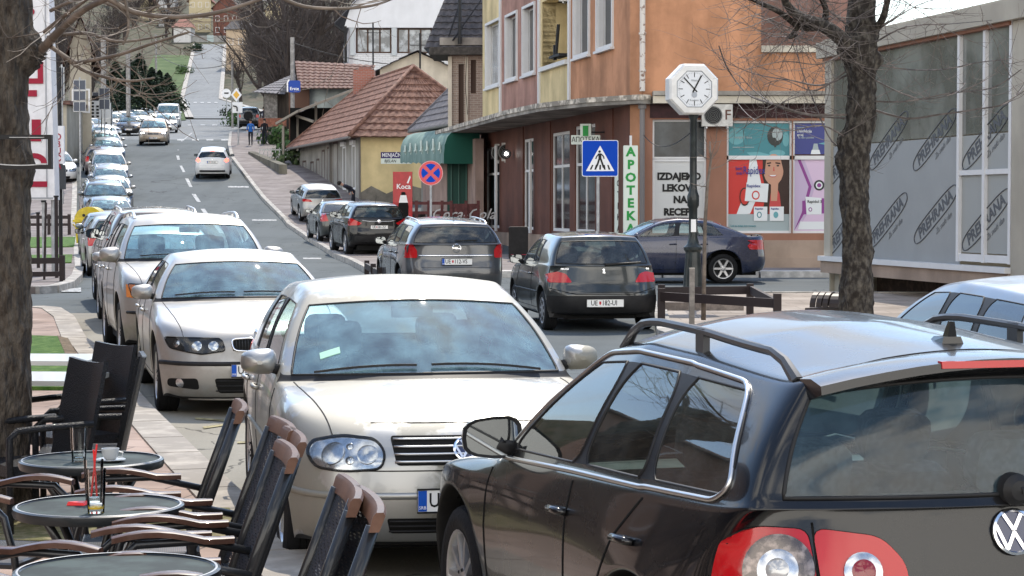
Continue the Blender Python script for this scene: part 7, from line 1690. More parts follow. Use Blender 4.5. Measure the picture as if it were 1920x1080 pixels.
mb.build('arched_shell',mat('dark_metal_cover',(.035,.028,.026),.45,.3),t,rotz=R_(-28));mb=MB();mb.box((-.34,-.3,0),(.34,.3,.06));mb.build('base',MC['dark_metal_cover'],t,rotz=R_(-28))
p=gp(171,68,.1);t=thing('recycling_container','yellow dome shaped recycling container beside the parked cars','container',p);mb=MB();n=20;vs=[];yw=mat('yellow_plastic',(.50,.38,.02),.45,coat=.2,var=.15)
prof9=[(-.40,.1),(-.44,.75),(-.46,.86)]+[(-.46*math.cos(math.pi*k/14),.86+.42*math.sin(math.pi*k/14))for k in range(1,14)]+[(.46,.86),(.44,.75),(.40,.1)]
for y in(-.4,.5):vs+=[(x,y,z)for x,z in prof9]
k=len(prof9);mb.add(vs,[(i,i+1,k+i+1,k+i)for i in range(k-1)]+[tuple(range(k)),tuple(range(k,2*k))[::-1]]);mb.build('body',yw,t,smooth='auto')
mb=MB();mb.box((-.50,-.46,.78),(.5,-.4,.86));mb.tube([(-.3,-.42,.5),(-.5,-.44,.72)],.02,5);mb.build('rim',yw,t);MB().prism(circ(-.15,1.0,.05,12),.401,.42,Mf).build('slot',M_blk,t)
t=thing('terrace_fence','dark red timber fence round the cafe terrace with white script','fence',gp(820,70));mb=MB();M_fr=mat('dark_red_timber',(.10,.035,.035),.7,var=.2);zf_=lambda py:at(820,py,70).z-t.location.z;xf_=lambda px:(px-820)/F*70
for py in(381,399,417):mb.box((xf_(762),-.03,zf_(py)-.05),(xf_(845),.03,zf_(py)+.05))
mb.box((xf_(845),-.02,zf_(440)),(xf_(899),.05,zf_(382)));mb.build('rail',M_fr,t)
for px in(764,781,804,829,846,874,897):MB().box((xf_(px)-.05,-.05,-.1),(xf_(px)+.05,.05,zf_(376))).build('post',M_fr,t)
vs,fs=text_mesh('Coca-Cola',.5,.002,.004,shear=.4);MB().add(vs,fs,frame((xf_(868),-.04,zf_(402)),(1,0,0))).build('lettering',mat('fence_white_print',(.42,.42,.42),.7),t)
p=gp(755,66,.13);t=thing('drinks_board','tall red advertising board with white lettering and a dark bottle','board',p);z_=lambda py:at(755,py,66).z-p.z;x_=lambda px:(px-755)/F*66
MB().box((x_(737),0,z_(450)),(x_(773),.25,z_(322))).build('board',mat('cola_red',(.42,.02,.025),.4,coat=.3,var=.1),t)
for tx_,px,py,s in(('Koca',757,350,.22),('Cola',760,409,.22)):vs,fs=text_mesh(tx_,s,.002,.004);MB().add(vs,fs,frame((x_(px),-.004,z_(py)),(1,0,0))).build('lettering',M_white,t)
mb=MB();mb.prism([(x_(px),z_(py))for px,py in((753,360),(760,360),(762,372),(766,384),(766,420),(747,420),(747,384),(751,372))],.002,.006,Mf);mb.build('bottle_print',M_dark,t);mb=MB();mb.prism([(x_(px),z_(py))for px,py in((751,366),(762,366),(765,380),(748,380))],.007,.010,Mf);mb.build('bottle_label',M_white,t);mb=MB();mb.prism([(x_(px),z_(py))for px,py in((763,343),(769,329),(770,333),(766,344))],.002,.006,Mf);mb.build('streak_print',M_white,t)
cp=thing('terrace_chair','black terrace chair standing behind the red timber fence','chair',gp(850,72,.13),group='black terrace chairs')
MB().box((-.22,-.22,.42),(.22,.22,.46)).build('seat',M_blk,cp);mb=MB();mb.box((-.22,.2,.46),(.22,.23,.9));mb.build('backrest',M_blk,cp)
for sx_ in(-1,1):
 for sy_ in(-1,1):MB().tube([(.2*sx_,.2*sy_,0),(.2*sx_,.2*sy_,.43)],.02,5).build('leg',M_pole,cp)
for i,px in enumerate((775,792,818,838,862,880,889)):dup(cp,gp(px,72.5+(i%3)*.8,.13),.5*i,'black terrace chair standing behind the red timber fence','black terrace chairs')
p=gp(972,55.5,.13);t=thing('sandwich_board','black sandwich board with pale writing on the pavement by the shop pillar','board',p);mb=MB();mb.prism(rounded([(-.26,.06),(.26,.06),(.26,.92),(-.26,.92)],.05),-.02,.02,Matrix.Translation((0,-.08,0))@Matrix.Rotation(R_(8),4,'X')@Mf);mb.build('panel',M_blk,t);mb=MB();mb.prism([(-.26,.06),(.26,.06),(.2,.85),(-.2,.85)],-.02,.02,Matrix.Translation((0,.2,0))@Matrix.Rotation(R_(-10),4,'X')@Mf);mb.build('rear_panel',M_blk,t)
for tx_,z,m in(('BUREK PITE',.70,M_signw),('KOLACI',.62,M_signw)):vs,fs=text_mesh(tx_,.06,.001);MB().add(vs,fs,frame((0,-.16+.14*z*.2,z),(1,0,0))).build('lettering',m,t)
MB().box((-.2,-.125,.16),(.2,-.12,.26)).build('red_print',M_dred,t)
M_wire=M_blk
def wire(label,a,b,sag,r=.012):
 t=thing('overhead_cable',label,'cable',a);pts=[(Vector(a).lerp(Vector(b),i/20)-Vector(a))+Vector((0,0,-sag*4*(i/20)*(1-i/20)))for i in range(21)];MB().tube(pts,r,4).build('strand',M_wire,t)
wire('thin cable sagging from the clock post to the pharmacy wall',at(1293,250,33),at(1207,253,52.8),.25,.010)
wire('overhead cable from the concrete pole towards the white gabled building',at(549,80,116),at(860,120,112),.5,.03);wire('overhead cable crossing the hill road from the left pole',at(293,100,250),at(436,118,170),1.0,.03)
# ------------------------------------------------------------ cafe furniture
M_tube=mat('black_tube',(.014,.015,.017),.35,coat=.4);M_wood=mat('reddish_armrest_wood',(.06,.027,.018),.4,col2=(.10,.048,.032),vscale=6,coat=.5,stretch=(1,6,1));M_top=mat('top_cap_wood',(.085,.042,.028),.5,col2=(.12,.063,.042),vscale=7,coat=.08)
def mesh_fabric(name,col,sc=140,tr=.35,rough=.5):
 m=bpy.data.materials.new(name);m.use_nodes=True;MC[name]=m;t=m.node_tree;b=t.nodes['Principled BSDF'];N=t.nodes.new;Lk=t.links.new;o=t.nodes['Material Output']
 b.inputs['Base Color'].default_value=(*col,1);b.inputs['Roughness'].default_value=rough
 c=N("ShaderNodeTexCoord");w=N("ShaderNodeTexVoronoi");w.inputs['Scale'].default_value=sc;w.inputs['Randomness'].default_value=.1;Lk(c.outputs['UV' if False else 'Object'],w.inputs['Vector'])
 th=N("ShaderNodeMath");th.operation='GREATER_THAN';th.inputs[1].default_value=1-tr;mu=N("ShaderNodeMath");mu.operation='SUBTRACT';mu.inputs[0].default_value=1;Lk(w.outputs['Distance'],mu.inputs[1]);Lk(mu.outputs[0],th.inputs[0])
 tp=N("ShaderNodeBsdfTransparent");mx=N("ShaderNodeMixShader");Lk(th.outputs[0],mx.inputs[0]);Lk(b.outputs[0],mx.inputs[1]);Lk(tp.outputs[0],mx.inputs[2]);Lk(mx.outputs[0],o.inputs[0]);return m
M_net=mesh_fabric('black_net_fabric',(.016,.020,.028),120,.30)
def wood_chair(label,group='black net armchairs with wooden armrests'):
 """faces -x; back on the +x side, reclined"""
 t=thing('armchair',label,'chair',group=group);W=.25
 bk=lambda z:(.20+max(0,z-.42)*.36)
 for s in(1,-1):
  mb=MB();mb.tube([(.33,s*W,0),(.22,s*W,.35),(bk(.44),s*W,.44),(bk(.70),s*W,.70),(bk(.93),s*W*.97,.93)],[.015,.016,.017,.017,.015],8,flat=1.3);mb.build('back_leg',M_tube,t,smooth=True)
  mb=MB();mb.tube([(-.30,s*(W+.03),0),(-.24,s*(W+.03),.45),(-.20,s*(W+.03),.60),(-.15,s*(W+.03),.645),(.05,s*(W+.02),.65),(bk(.60),s*(W+.01),.60)],.0145,8);mb.build('front_leg',M_tube,t,smooth=True)
  ar=MB();n=9;vs=[]
  for i in range(n):
   q=i/(n-1);x=lerp(-.23,.17,q);z=.64+.030*math.sin(math.pi*min(1,q*1.15+.12));w=.024*(.75+.5*math.sin(math.pi*q));h=.011
   for a,b in((-w,-h),(w,-h),(w,h*.6),(w*.6,h),(-w*.6,h),(-w,h*.6)):vs.append((x,s*(W+.025)+a,z+b+.012))
  ar.add(vs,[(i*6+k,i*6+(k+1)%6,(i+1)*6+(k+1)%6,(i+1)*6+k)for i in range(n-1)for k in range(6)]+[tuple(range(6))[::-1],tuple((n-1)*6+k for k in range(6))]);ar.build('armrest',M_wood,t,smooth='auto')
 mb=MB();mb.box((-.22,-W,.41),(.24,W,.425));mb.build('seat',M_net,t)
 mb=MB();[mb.tube([(x,-W,.415),(x,W,.415)],.012,6)for x in(-.22,.22)];mb.tube([(-.22,-W,.415),(.22,-W,.415)],.012,6);mb.tube([(-.22,W,.415),(.22,W,.415)],.012,6);mb.build('seat_frame',M_tube,t)
 mb=MB();vs=[];zs=[.44+.5*i/8 for i in range(9)]
 for z in zs:
  for k in range(7):y=lerp(-W+.01,W-.01,k/6);vs.append((bk(z)+.035*(1-(2*k/6-1)**2),y,z))
 mb.add(vs,[(i*7+k,i*7+k+1,(i+1)*7+k+1,(i+1)*7+k)for i in range(8)for k in range(6)]);mb.build('backrest',M_net,t,smooth=True)
 cp_=MB();vs=[];n=9
 for k in range(n):
  y=lerp(-W-.02,W+.02,k/(n-1));x=bk(.95)+.022*(1-(2*k/(n-1)-1)**2)
  for a,b in((-.014,-.026),(.014,-.026),(.018,.016),(.010,.025),(-.008,.025),(-.014,.016)):vs.append((x+a+b*.3,y,.945+b))
 cp_.add(vs,[(i*6+k,(i+1)*6+k,(i+1)*6+(k+1)%6,i*6+(k+1)%6)for i in range(n-1)for k in range(6)]+[tuple(range(6)),tuple((n-1)*6+k for k in range(6))[::-1]]);cp_.build('top_cap',M_top,t,smooth='auto')
 return t
chair_at=[(458,749,9,'armchair standing alone farthest back in the row with wooden caps'),(541,783,14,'rearmost of the three overlapping chairs, its wooden cap curling towards the car'),(563,803,12,'middle of the three overlapping chairs with wooden caps'),(549,829,11,'nearest of the three overlapping chairs with wooden caps'),(668,898,9,'left one of the two nearest chairs at the bottom edge'),(706,922,10,'right one of the two nearest chairs, cap lit by the sun')]
c0=wood_chair('x');first=True
for px,py,yaw,lab in chair_at:
 o=c0 if first else dup(c0,(0,0,0),0,lab);o['label']=lab;first=False
 Yc=F*(1.85-(.99+.10))/(py-390);tp=at(px,py,Yc);a=R_(yaw);off=.42
 o.location=(tp.x-off*math.cos(a),tp.y-off*math.sin(a),.10);o.rotation_euler=(0,0,a)
for px,Y,yaw,lab,z in((-22,8.0,180-12,'armchair cut off by the left edge beside the middle table',.10),(-18,6.35,180-16,'armchair cut off at the bottom left corner by the nearest table',.10)):
 o=dup(c0,at(px,900,Y),R_(yaw),lab);o.location.z=z
M_glasstop=mat('table_glass',(.03,.042,.038),.6,spec=.12,coat=.0,var=.4,vscale=5);M_rimt=mat('table_rim',(.015,.018,.02),.4,coat=.3)
def bistro(label):
 t=thing('bistro_table',label,'table',group='round glass topped bistro tables')
 mb=MB();mb.lathe([(.001,.71),(.285,.71),(.285,.718),(.001,.718)],48);mb.build('table_top',M_glasstop,t,smooth='auto')
 mb=MB();mb.lathe([(.283,.698),(.298,.69),(.304,.705),(.302,.722),(.292,.726),(.283,.7185)],48);mb.build('rim',M_rimt,t,smooth='auto')
 mb=MB();mb.lathe([(.286,.7262),(.290,.7268),(.2925,.7262)],48);mb.build('rim_highlight',M_pole,t)
 for k in range(4):
  a=math.pi/2*k+.6;c,s=math.cos(a),math.sin(a);MB().tube([(c*.25,s*.25,0),(c*.12,s*.12,.30),(c*.06,s*.06,.38),(c*.12,s*.12,.52),(c*.24,s*.24,.70)],.016,7).build('leg',M_tube,t,smooth=True)
 mb=MB();mb.lathe([(.075,.33),(.085,.345),(.075,.36)],16);mb.build('brace_ring',M_tube,t);return t
tb=bistro('x')
for i,(px,Y,lab)in enumerate(((172,8.76,'farthest black bistro table with a glass and a coffee cup'),(185,7.40,'middle black bistro table with straws in a glass and a red packet'),(219,6.08,'nearest black bistro table at the bottom edge, empty'))):
 o=tb if i==0 else dup(tb,(0,0,0),0,lab);o['label']=lab;q=at(px,900,Y);o.location=(q.x,Y,.065);o.rotation_euler=(0,0,.3*i)
TZ=.065+.7185
M_dg=glass_mat('drinking_glass',(.96,.97,.97),1,ior=1.3)
def tumbler(label,x,y,h=.125,r=.032,liq=None,straw=False):
 t=thing('drinking_glass',label,'glass',(x,y,TZ));mb=MB();mb.lathe([(.001,.0),(r*.8,.0),(r*.82,.01),(r*.93,h*.5),(r,h),(r*.94,h),(r*.86,h*.5),(r*.74,.016),(.001,.014)],20)
 mb.build('glass',M_dg,t,smooth='auto')
 if liq:MB().lathe([(.001,.015),(r*.74,.015),(r*.78,.022),(.001,.022)],16).build('drink',liq,t)
 if straw:
  for a,b,m in(((-.01,0,.02),(.012,.0,.21),M_straw),((.01,.005,.02),(.0,.0,.19),M_straw)):MB().tube([a,b],.0035,6).build('straw',m,t)
 return t
M_straw=mat('red_straw',(.65,.03,.03),.35)
q=at(148,858,8.72);tumbler('tall glass of water on the farthest table left of the cup',q.x,8.72,.145,.036,M_clens)
q=at(180,940,7.25);tumbler('glass with a little orange drink on the middle table',q.x,7.25,.155,.036,mat('juice',(.75,.5,.05),.2))
q=at(176,925,7.52);tumbler('glass with two red straws behind the orange drink',q.x,7.52,.155,.036,None,True)
q=at(207,853,8.72);t=thing('coffee_cup','white coffee cup on its saucer on the farthest table','cup',(q.x,8.72,TZ));M_cup=mat('cup_porcelain',(.45,.46,.46),.3);MB().lathe([(.001,0),(.04,0),(.075,.012),(.073,.014),(.001,.006)],24).build('saucer',M_cup,t,smooth='auto');mb=MB();mb.lathe([(.02,.008),(.03,.015),(.042,.045),(.044,.066),(.040,.066),(.036,.04),(.001,.02)],20);mb.tube([(.04,0,.05),(.062,0,.045),(.058,0,.022),(.036,0,.022)],.004,5);t.scale=(.85,)*3;mb.build('cup',M_cup,t,smooth='auto')
q=at(146,943,7.45);t=thing('red_packet','small red packet and paper strip lying on the middle table','packet',(q.x,7.45,TZ));MB().add([(-.035,-.03,.001),(.03,-.035,.001),(.04,.02,.001),(-.03,.025,.001),(-.03,-.025,.014),(.025,-.03,.010),(.035,.018,.012),(-.025,.02,.008)],[(3,2,1,0),(4,5,6,7),(0,1,5,4),(1,2,6,5),(2,3,7,6),(3,0,4,7)]).build('packet',M_straw,t);MB().box((.04,-.02,.0),(.09,.0,.006)).build('paper_strip',M_white,t)
M_wick=mat('black_wicker',(.010,.011,.014),.45,bump=1,bscale=110,dist=.02,coat=.15)
def wicker(label):
 t=thing('wicker_armchair',label,'chair',group='black wicker armchairs');W=.26
 mb=MB();vs=[];
 for i in range(9):
  z=lerp(.30,1.02,i/8)
  for k in range(9):y=lerp(-W,W,k/8);vs.append((.20+(z-.3)*.22+.03*(1-(2*k/8-1)**2),y,z+.02*(2*k/8-1)**2*(i/8)))
 n=len(vs);vs+=[(x+.03,y,z)for x,y,z in vs];fs=[(i*9+k,i*9+k+1,(i+1)*9+k+1,(i+1)*9+k)for i in range(8)for k in range(8)];fs2=[tuple(n+v for v in f[::-1])for f in fs]
 edge=[(0+k,n+k,n+k+1,k+1)for k in range(8)]+[(72+k+1,n+72+k+1,n+72+k,72+k)for k in range(8)]+[(9*i+9,n+9*i+9,n+9*i,9*i)for i in range(8)]+[(9*i+8,n+9*i+8,n+9*i+17,9*i+17)for i in range(8)]
 mb.add(vs,fs+fs2+edge);mb.build('backrest',M_wick,t,smooth='auto')
 MB().box((-.26,-W,.36),(.24,W,.43)).build('seat',M_wick,t)
 for s in(1,-1):
  MB().tube([(-.27,s*(W+.02),0),(-.27,s*(W+.02),.60),(-.22,s*(W+.02),.645),(.0,s*(W+.02),.655),(.27,s*(W+.02),.66)],.022,8).build('armrest',M_wick,t,smooth=True)
  MB().tube([(.30,s*W,0),(.22,s*W,.4)],.018,6).build('leg',M_tube,t)
 return t
wc=wicker('x')
for i,(px,py,Y,yaw,lab)in enumerate(((176,672,11.5,36,'black wicker armchair nearest the white tables, its shiny woven back facing us'),(226,640,12.9,42,'dull dark wicker armchair standing behind the shiny woven one'),(272,660,11.9,8,'wicker armchair seen edge on at the kerb'))):
 o=wc if i==0 else dup(wc,(0,0,0),0,lab);o.scale=(.88,)*3;o['label']=lab;tp=at(px,py,Y);a=R_(yaw);o.location=(tp.x-.36*math.cos(a),tp.y-.36*math.sin(a),.10);o.rotation_euler=(0,0,a)
M_wt=mat('white_table_laminate',(.52,.54,.52),.35,coat=.3)
for i,(px,py,Y,w,lab)in enumerate(((82,692,14.2,.38,'farther pale rectangular table behind the left trunk'),(70,728,12.6,.36,'nearer pale rectangular table behind the left trunk'))):
 q=at(px,py,Y);t=thing('cafe_table',lab,'table',(q.x,Y,.10),R_(-4));MB().box((-.5,-.35,.70),(w,.35,.73)).build('table_top',M_wt,t)
 for a in(-.42,w-.06):
  for b in(-.28,.28):MB().tube([(a,b,0),(a,b,.70)],.018,6).build('leg',M_tube,t)
  # ------------------------------------------------------------ vehicles
SIL=paint('silver_paint',(.31,.31,.305),.75,.38,.35,(.28,.265,.235),coat=.5)
SILW=paint('warm_silver_paint',(.36,.352,.335),.7,.40,.5,(.30,.28,.245),coat=.55)
SILG=paint('dusty_golf_silver',(.33,.33,.32),.72,.36,.75,(.27,.26,.225),dscale=1.6,coat=.6,lo=.48,hi=.53)
BLKP=paint('black_paint_dusty',(.003,.0035,.005),.0,.25,.11,(.085,.075,.065),coat=.6,dscale=2.4,spec=.2)
BLK2=paint('greenish_black_paint',(.010,.016,.018),.2,.28,.18,(.15,.14,.12))
ANTH=paint('anthracite_paint',(.06,.064,.07),.65,.36,.25,(.22,.20,.18))
NAVY=paint('navy_paint',(.006,.012,.045),.3,.25,.15,(.10,.10,.10))
BRN=paint('grey_brown_paint',(.16,.145,.135),.6,.38,.35,(.24,.21,.18))
PUR=paint('dark_plum_paint',(.07,.055,.065),.4,.3,.3,(.18,.16,.15))
DGR=paint('dark_grey_green_paint',(.055,.065,.065),.5,.3,.3,(.2,.18,.16))
GOLD=paint('champagne_paint',(.36,.29,.22),.6,.38,.3,(.3,.26,.21),coat=.6)
WHT=paint('white_paint',(.56,.57,.58),0,.3,.2,(.4,.38,.34),coat=.6)
RED=paint('red_paint',(.38,.03,.03),.1,.3,.2,(.3,.2,.18))
BLS=paint('blue_silver_paint',(.18,.205,.235),.7,.36,.25,(.27,.25,.23),coat=.5)
UP=Vector((0,0,1))
def put_car(root,X,Y,h,lift=0):
 h=Vector((h[0],h[1])).normalized();q=(X+h.x*1.3,Y+h.y*1.3);b=(X-h.x*1.3,Y-h.y*1.3);sl=math.atan2(gz(*q)-gz(*b),2.6)
 root.location=(X,Y,(gz(*q)+gz(*b))/2+lift);root.rotation_euler=(0,sl,math.atan2(-h.y,-h.x))
AW,TO=(-.25,.968),(.25,-.968)
P,D,pr=start(dict(L=3.91,W=1.82,xf=.79,xr=2.98,R=.315,sub=3,zs=.20,zf=[.20,.34,.46,.57,.67],fx=[.07,0,0,.04,.13],zr=[.28,.44,.62,.80,1.03],rx=[.08,.01,0,.055,.12],cr=[0,.02,.085,.22],zb=[.72,.78,.83,.86,.885,.90,.935,.94,.965,.97,1.0,1.02,1.03],bx=[0.213,0.451,0.738,1.025,1.328,1.394,2.255,2.288,2.927,2.960,3.624,3.756,3.797],tx=[1.984,2.050,2.370,2.403,2.870,2.903,3.329,3.624],zt=[1.36,1.385,1.415,1.415,1.405,1.40,1.38,1.375],crown=.125,cbx=1.066,cbz=.96,ctx=1.804,rbx=3.82,rbz=1.04,rtx=3.705,wr=.70,rbow=.03,wtop=.93,qbow=.06,plan=[.92,.985,1,1,1,1,1,1,1,.995,.985,.965,.90],rwf=.99,rearfrac=.90,glass=glass_mat('estate_glass',(.66,.74,.70),1,.05,(.30,.31,.30)),rwglass=glass_mat('bluish_rear_glass',(.74,.90,.92),1,.11,(.15,.25,.33),1.45),handle_mat=M_trimb,pillar_black=True),'estate_car','large dusty black estate car with roof rails and chrome window line, nearest the camera','estate car',BLKP,M_blk)  # rear pane carries a noisy bluish film
finish(P,D,'s10',drv=-1,w=.23,msz=(.12,.25,.165),mz=.94,mirm=M_trimb,inter=True)
rails(D,P,mat('satin_black_rail',(.045,.047,.05),.38,coat=.2),2.05,3.575,h=.076,rad=.015,posts=1)
def dlo(s_):
 B_=lambda c,t:(lerp(P['bx'][c],P['tx'][c-4],t),lerp(P['zb'][c]+.03,P['zt'][c-4],t))
 low=[(P['bx'][c]+(.02 if c==4 else 0),P['zb'][c]+.018)for c in(4,6,8,9,10)];low[-1]=(low[-1][0]-.10,low[-1][1])
 up=[(lerp(P['bx'][10],P['tx'][6],.14)+.015,lerp(P['zb'][10]+.03,P['zt'][6],.12)),(lerp(P['bx'][10],P['tx'][6],.62)+.01,lerp(P['zb'][10]+.03,P['zt'][6],.66)),B_(10,.925)]+[B_(c,.945)for c in(9,8,7,6,5)]
 return low+up+[(lerp(P['bx'][4],P['tx'][0],.70),lerp(P['zb'][4]+.03,P['zt'][0],.74)),(P['bx'][4]+.04,P['zb'][4]+.05)]
dl=rounded(dlo(1),.07,4)
D.strip(dl+dl[:3],'left',.0095,M_sat,'chrome_trim',mir=True,off=.004,n=6,step=.04)
out_=rounded([(.625,.95),(.76,.955),(.85,.93),(.86,.70),(.62,.685),(.615,.82)],.03);inn_=rounded([(.61,.955),(.42,.93),(.35,.85),(.355,.74),(.41,.685),(.60,.685)],.04)
for s in(1,-1):
 a=D.patch([(x*s,z)for x,z in out_],'rear',M_red,'tail_light',off=.008,res=.03)[0];b=D.patch([(x*s,z)for x,z in inn_],'rear',M_red,'tailgate_light',off=.008,res=.03)[0]
 for q in(out_,inn_):D.strip([(x*s,z)for x,z in q+q[:1]],'rear',.004,M_seam,'light_gap',n=4)
 lens_ring(D,'rear',.71*s,.83,.108,mat('smoked_lens',(.16,.13,.12),.2,.6,coat=1,var=.5,vscale=30),'lens_ring',.016,a,.004,28)
 lens_ring(D,'rear',.71*s,.83,.062,M_refl,'lens_ring',.026,a,.004,28);lens_ring(D,'rear',.71*s,.83,.035,mat('grey_lens',(.45,.45,.45),.15,.3,coat=1),'lens',.032,a,.008,20)
 lens_ring(D,'rear',.485*s,.83,.058,M_refl,'lens_ring',.016,b,.004,24);lens_ring(D,'rear',.485*s,.83,.036,mat('dark_red_lens',(.20,.01,.015),.15,coat=1),'lens',.024,b,.006,20)
emblem(D,'rear',.93,'v_over_w',.066)
D.strip([(-.61,.97),(-.61,.66),(-.52,.58),(.52,.58),(.61,.66),(.61,.97)],'rear',.0045,M_seam,'panel_gap')
plate(D,'rear',.66,'UE 136-CD',proud=.012)
sp=MB();n=12;vs=[]
for k in range(n+1):
 y=lerp(-.60,.60,k/n);tz,_n=D.hit('top',3.60,y);ex=3.80-.05*(abs(y)/.6)**2;z0=tz.z
 for a,b in((3.54,z0+.002-.0),(3.68,z0+.012),(ex,z0-.004),(ex+.006,z0-.03),(ex-.09,z0-.055),(3.62,z0-.04)):vs.append((a-P['L']/2,y,b))
sp.add(vs,[(i*6+k,i*6+(k+1)%6,(i+1)*6+(k+1)%6,(i+1)*6+k)for i in range(n)for k in range(6)]+[tuple(range(6))[::-1],tuple(n*6+k for k in range(6))]);sp.build('roof_spoiler',[BLKP],pr,smooth='auto')
bl=MB();bl.mi=0;q0=vs[(n//2)*6+2]
for k in range(8):
 y0,y1=lerp(-.23,.23,k/8),lerp(-.23,.23,(k+1)/8);xx=lambda y:3.80-.05*(abs(y)/.6)**2-P['L']/2+.008
 za=q0[2]-.006;bl.hexa([(xx(y0)-.03,y0,za-.021),(xx(y0),y0,za-.021),(xx(y1),y1,za-.021),(xx(y1)-.03,y1,za-.021)],[(xx(y0)-.03,y0,za),(xx(y0)-.004,y0,za),(xx(y1)-.004,y1,za),(xx(y1)-.03,y1,za)])
bl.build('high_brake_light',M_red,pr)
hh=D.hit('top',3.41,0)[0];hh=D.loc(hh);mb=MB();mb.hexa([(hh.x-.075,-.035,hh.z-.01),(hh.x+.035,-.04,hh.z-.01),(hh.x+.035,.04,hh.z-.01),(hh.x-.075,.035,hh.z-.01)],[(hh.x-.05,-.022,hh.z+.016),(hh.x+.03,-.03,hh.z+.018),(hh.x+.03,.03,hh.z+.018),(hh.x-.05,.022,hh.z+.016)]);mb.hexa([(hh.x-.02,-.008,hh.z+.015),(hh.x+.03,-.016,hh.z+.015),(hh.x+.03,.016,hh.z+.015),(hh.x-.02,.008,hh.z+.015)],[(hh.x+.012,-.006,hh.z+.066),(hh.x+.03,-.008,hh.z+.066),(hh.x+.03,.008,hh.z+.066),(hh.x+.012,.006,hh.z+.066)]);mb.build('roof_aerial',M_trimb,pr)
mb=MB();w0,nn_=D.hit('rear',0,1.06);w0=D.loc(w0);mb.lathe([(.05,-.01),(.048,.03),(.03,.05),(.001,.055)],16,M=frame(w0,(0,1,0)));mb.tube([w0+Vector((.045,0,0)),D.loc(D.hit('rear',.25,1.12)[0])+Vector((.03,0,0)),D.loc(D.hit('rear',.5,1.16)[0])+Vector((.02,0,0))],[.016,.011,.007],6);mb.build('rear_wiper',M_blk,pr,smooth='auto')
D.strip([(3.61,-.60),(3.56,-.3),(3.55,0),(3.56,.3),(3.61,.60)],'top',.003,M_seam,'panel_gap')
put_car(pr,.96,7.98,(-.29,.957),-.05)
P,D,r=golf('scratched silver hatchback with sun bleached bonnet, first of the parked row facing us',SILG,'UE 063-BD');put_car(r,-.60,12.1,(.19,-.98))
P,D,r=bmw('pale silver saloon with twin kidney grilles parked second in the row facing us',SILW,'UE 060-ĐŽ');put_car(r,-2.68,20.1,(.23,-.973))
P,D,r=suv('beige silver off roader with roof rails and amber corner lamps behind the pale saloon',SILW,None,sub=3);put_car(r,-3.92,25.1,TO)
P,D,r=generic('hatch','small silver hatchback with round headlamps half hidden behind the beige off roader',SIL,'hatchback','hatchback',over=dict(zf=[.2,.36,.52,.66,.80]),fl=circ(.60,.70,.10,20));D.strip([(-.8,.50),(.8,.50)],'front',.03,M_blk,'bumper_strip',n=6);put_car(r,-5.12,30.4,TO)
P,D,r=suv('grey brown off roader with red and white tail lamps facing away in the parked row',BRN,None,x5=False,W=1.84,L=4.57,tail=rounded([(.52,.90),(.90,.90),(.90,1.06),(.84,1.18),(.70,1.12),(.52,1.06)],.02))
for s in(1,-1):D.patch([(.60*s,1.02),(.80*s,1.03),(.80*s,1.07),(.60*s,1.06)],'rear',M_white,'reversing_lens',off=.016)
put_car(r,-6.30,36.2,AW)
row=[(50,224,'hatch',SIL,AW,'silver hatchback whose roof just shows beyond the grey brown off roader'),(60,208,'saloon',BLS,TO,'blue silver saloon parked beside the yellow container'),(78,206,'wagon',BLS,TO,'blue silver estate in front of the dark grey family car')]
for Y,px,kd,pm,h,lab in row:
 P,D,r=generic(kd,lab,pm,{'hatch':'hatchback','wagon':'estate car','saloon':'saloon car','mpv':'people carrier'}[kd],{'hatch':'hatchback','wagon':'estate_car','saloon':'saloon_car','mpv':'people_carrier'}[kd],group='cars parked in a row down the left kerb');put_car(r,(px-960)/F*Y,Y,h)
P,D,r=suv('dark grey green seven seat car with chrome window line parked left of the yellow container',DGR,None,x5=False,W=1.95,L=4.8,H=-.03,name='people_carrier',cat='people carrier',rail=True);put_car(r,(197-960)/F*86,86,TO)
row=[(91,209,'hatch',SIL,TO,'silver hatchback directly behind the dark grey people carrier','s5','UE 201-AC'),(96.5,206,'wagon',BLS,TO,'blue tinted silver estate, second behind the dark people carrier','s7',None),(102,204,'mpv',SILW,TO,'bright silver people carrier in the middle of the parked row','s5',None),(107.8,189,'hatch',PUR,AW,'dark plum hatchback facing away with its rear window to us','s5',None),(114,203,'hatch',BLS,TO,'dark blue grey hatchback facing us beyond the plum hatchback','s5',None),(120,200,'wagon',SIL,TO,'silver estate second from the far end of the parked row','s5',None),(126,196,'wagon',SIL,TO,'farthest silver estate at the end of the parked row','s5',None)]
for Y,px,kd,pm,h,lab,st,pt in row:
 P,D,r=generic(kd,lab,pm,{'hatch':'hatchback','wagon':'estate car','saloon':'saloon car','mpv':'people carrier'}[kd],{'hatch':'hatchback','wagon':'estate_car','saloon':'saloon_car','mpv':'people_carrier'}[kd],plate_f=pt,group='cars parked in a row down the left kerb',style=st,rail=(kd=='wagon'),over=dict(H=1.4));put_car(r,(px-960)/F*Y,Y,h)
crowd=[(150,246,'saloon',BLKP,(.12,-.99),'black saloon facing us left of the gold car','UE 110-CA'),(160,216,'wagon',SIL,(.45,-.89),'silver estate with roof bars at the far left of the crowded parking',None),(166,236,'hatch',SILW,(.5,-.86),'silver hatchback behind the black saloon',None),(173,258,'wagon',SIL,(.5,-.86),'silver estate just left of the concrete lamp pole base',None),(182,279,'hatch',BLS,(.45,-.89),'silver hatchback behind the roof of the gold car',None),(188,300,'saloon',SIL,(.4,-.9),'pale saloon farthest back near the white van',None),(157,313,'hatch',WHT,(.15,-.99),'white hatchback facing us right behind the gold car',None),(142,176,'hatch',WHT,(.9,-.4),'white car parked sideways under the notice board',None)]
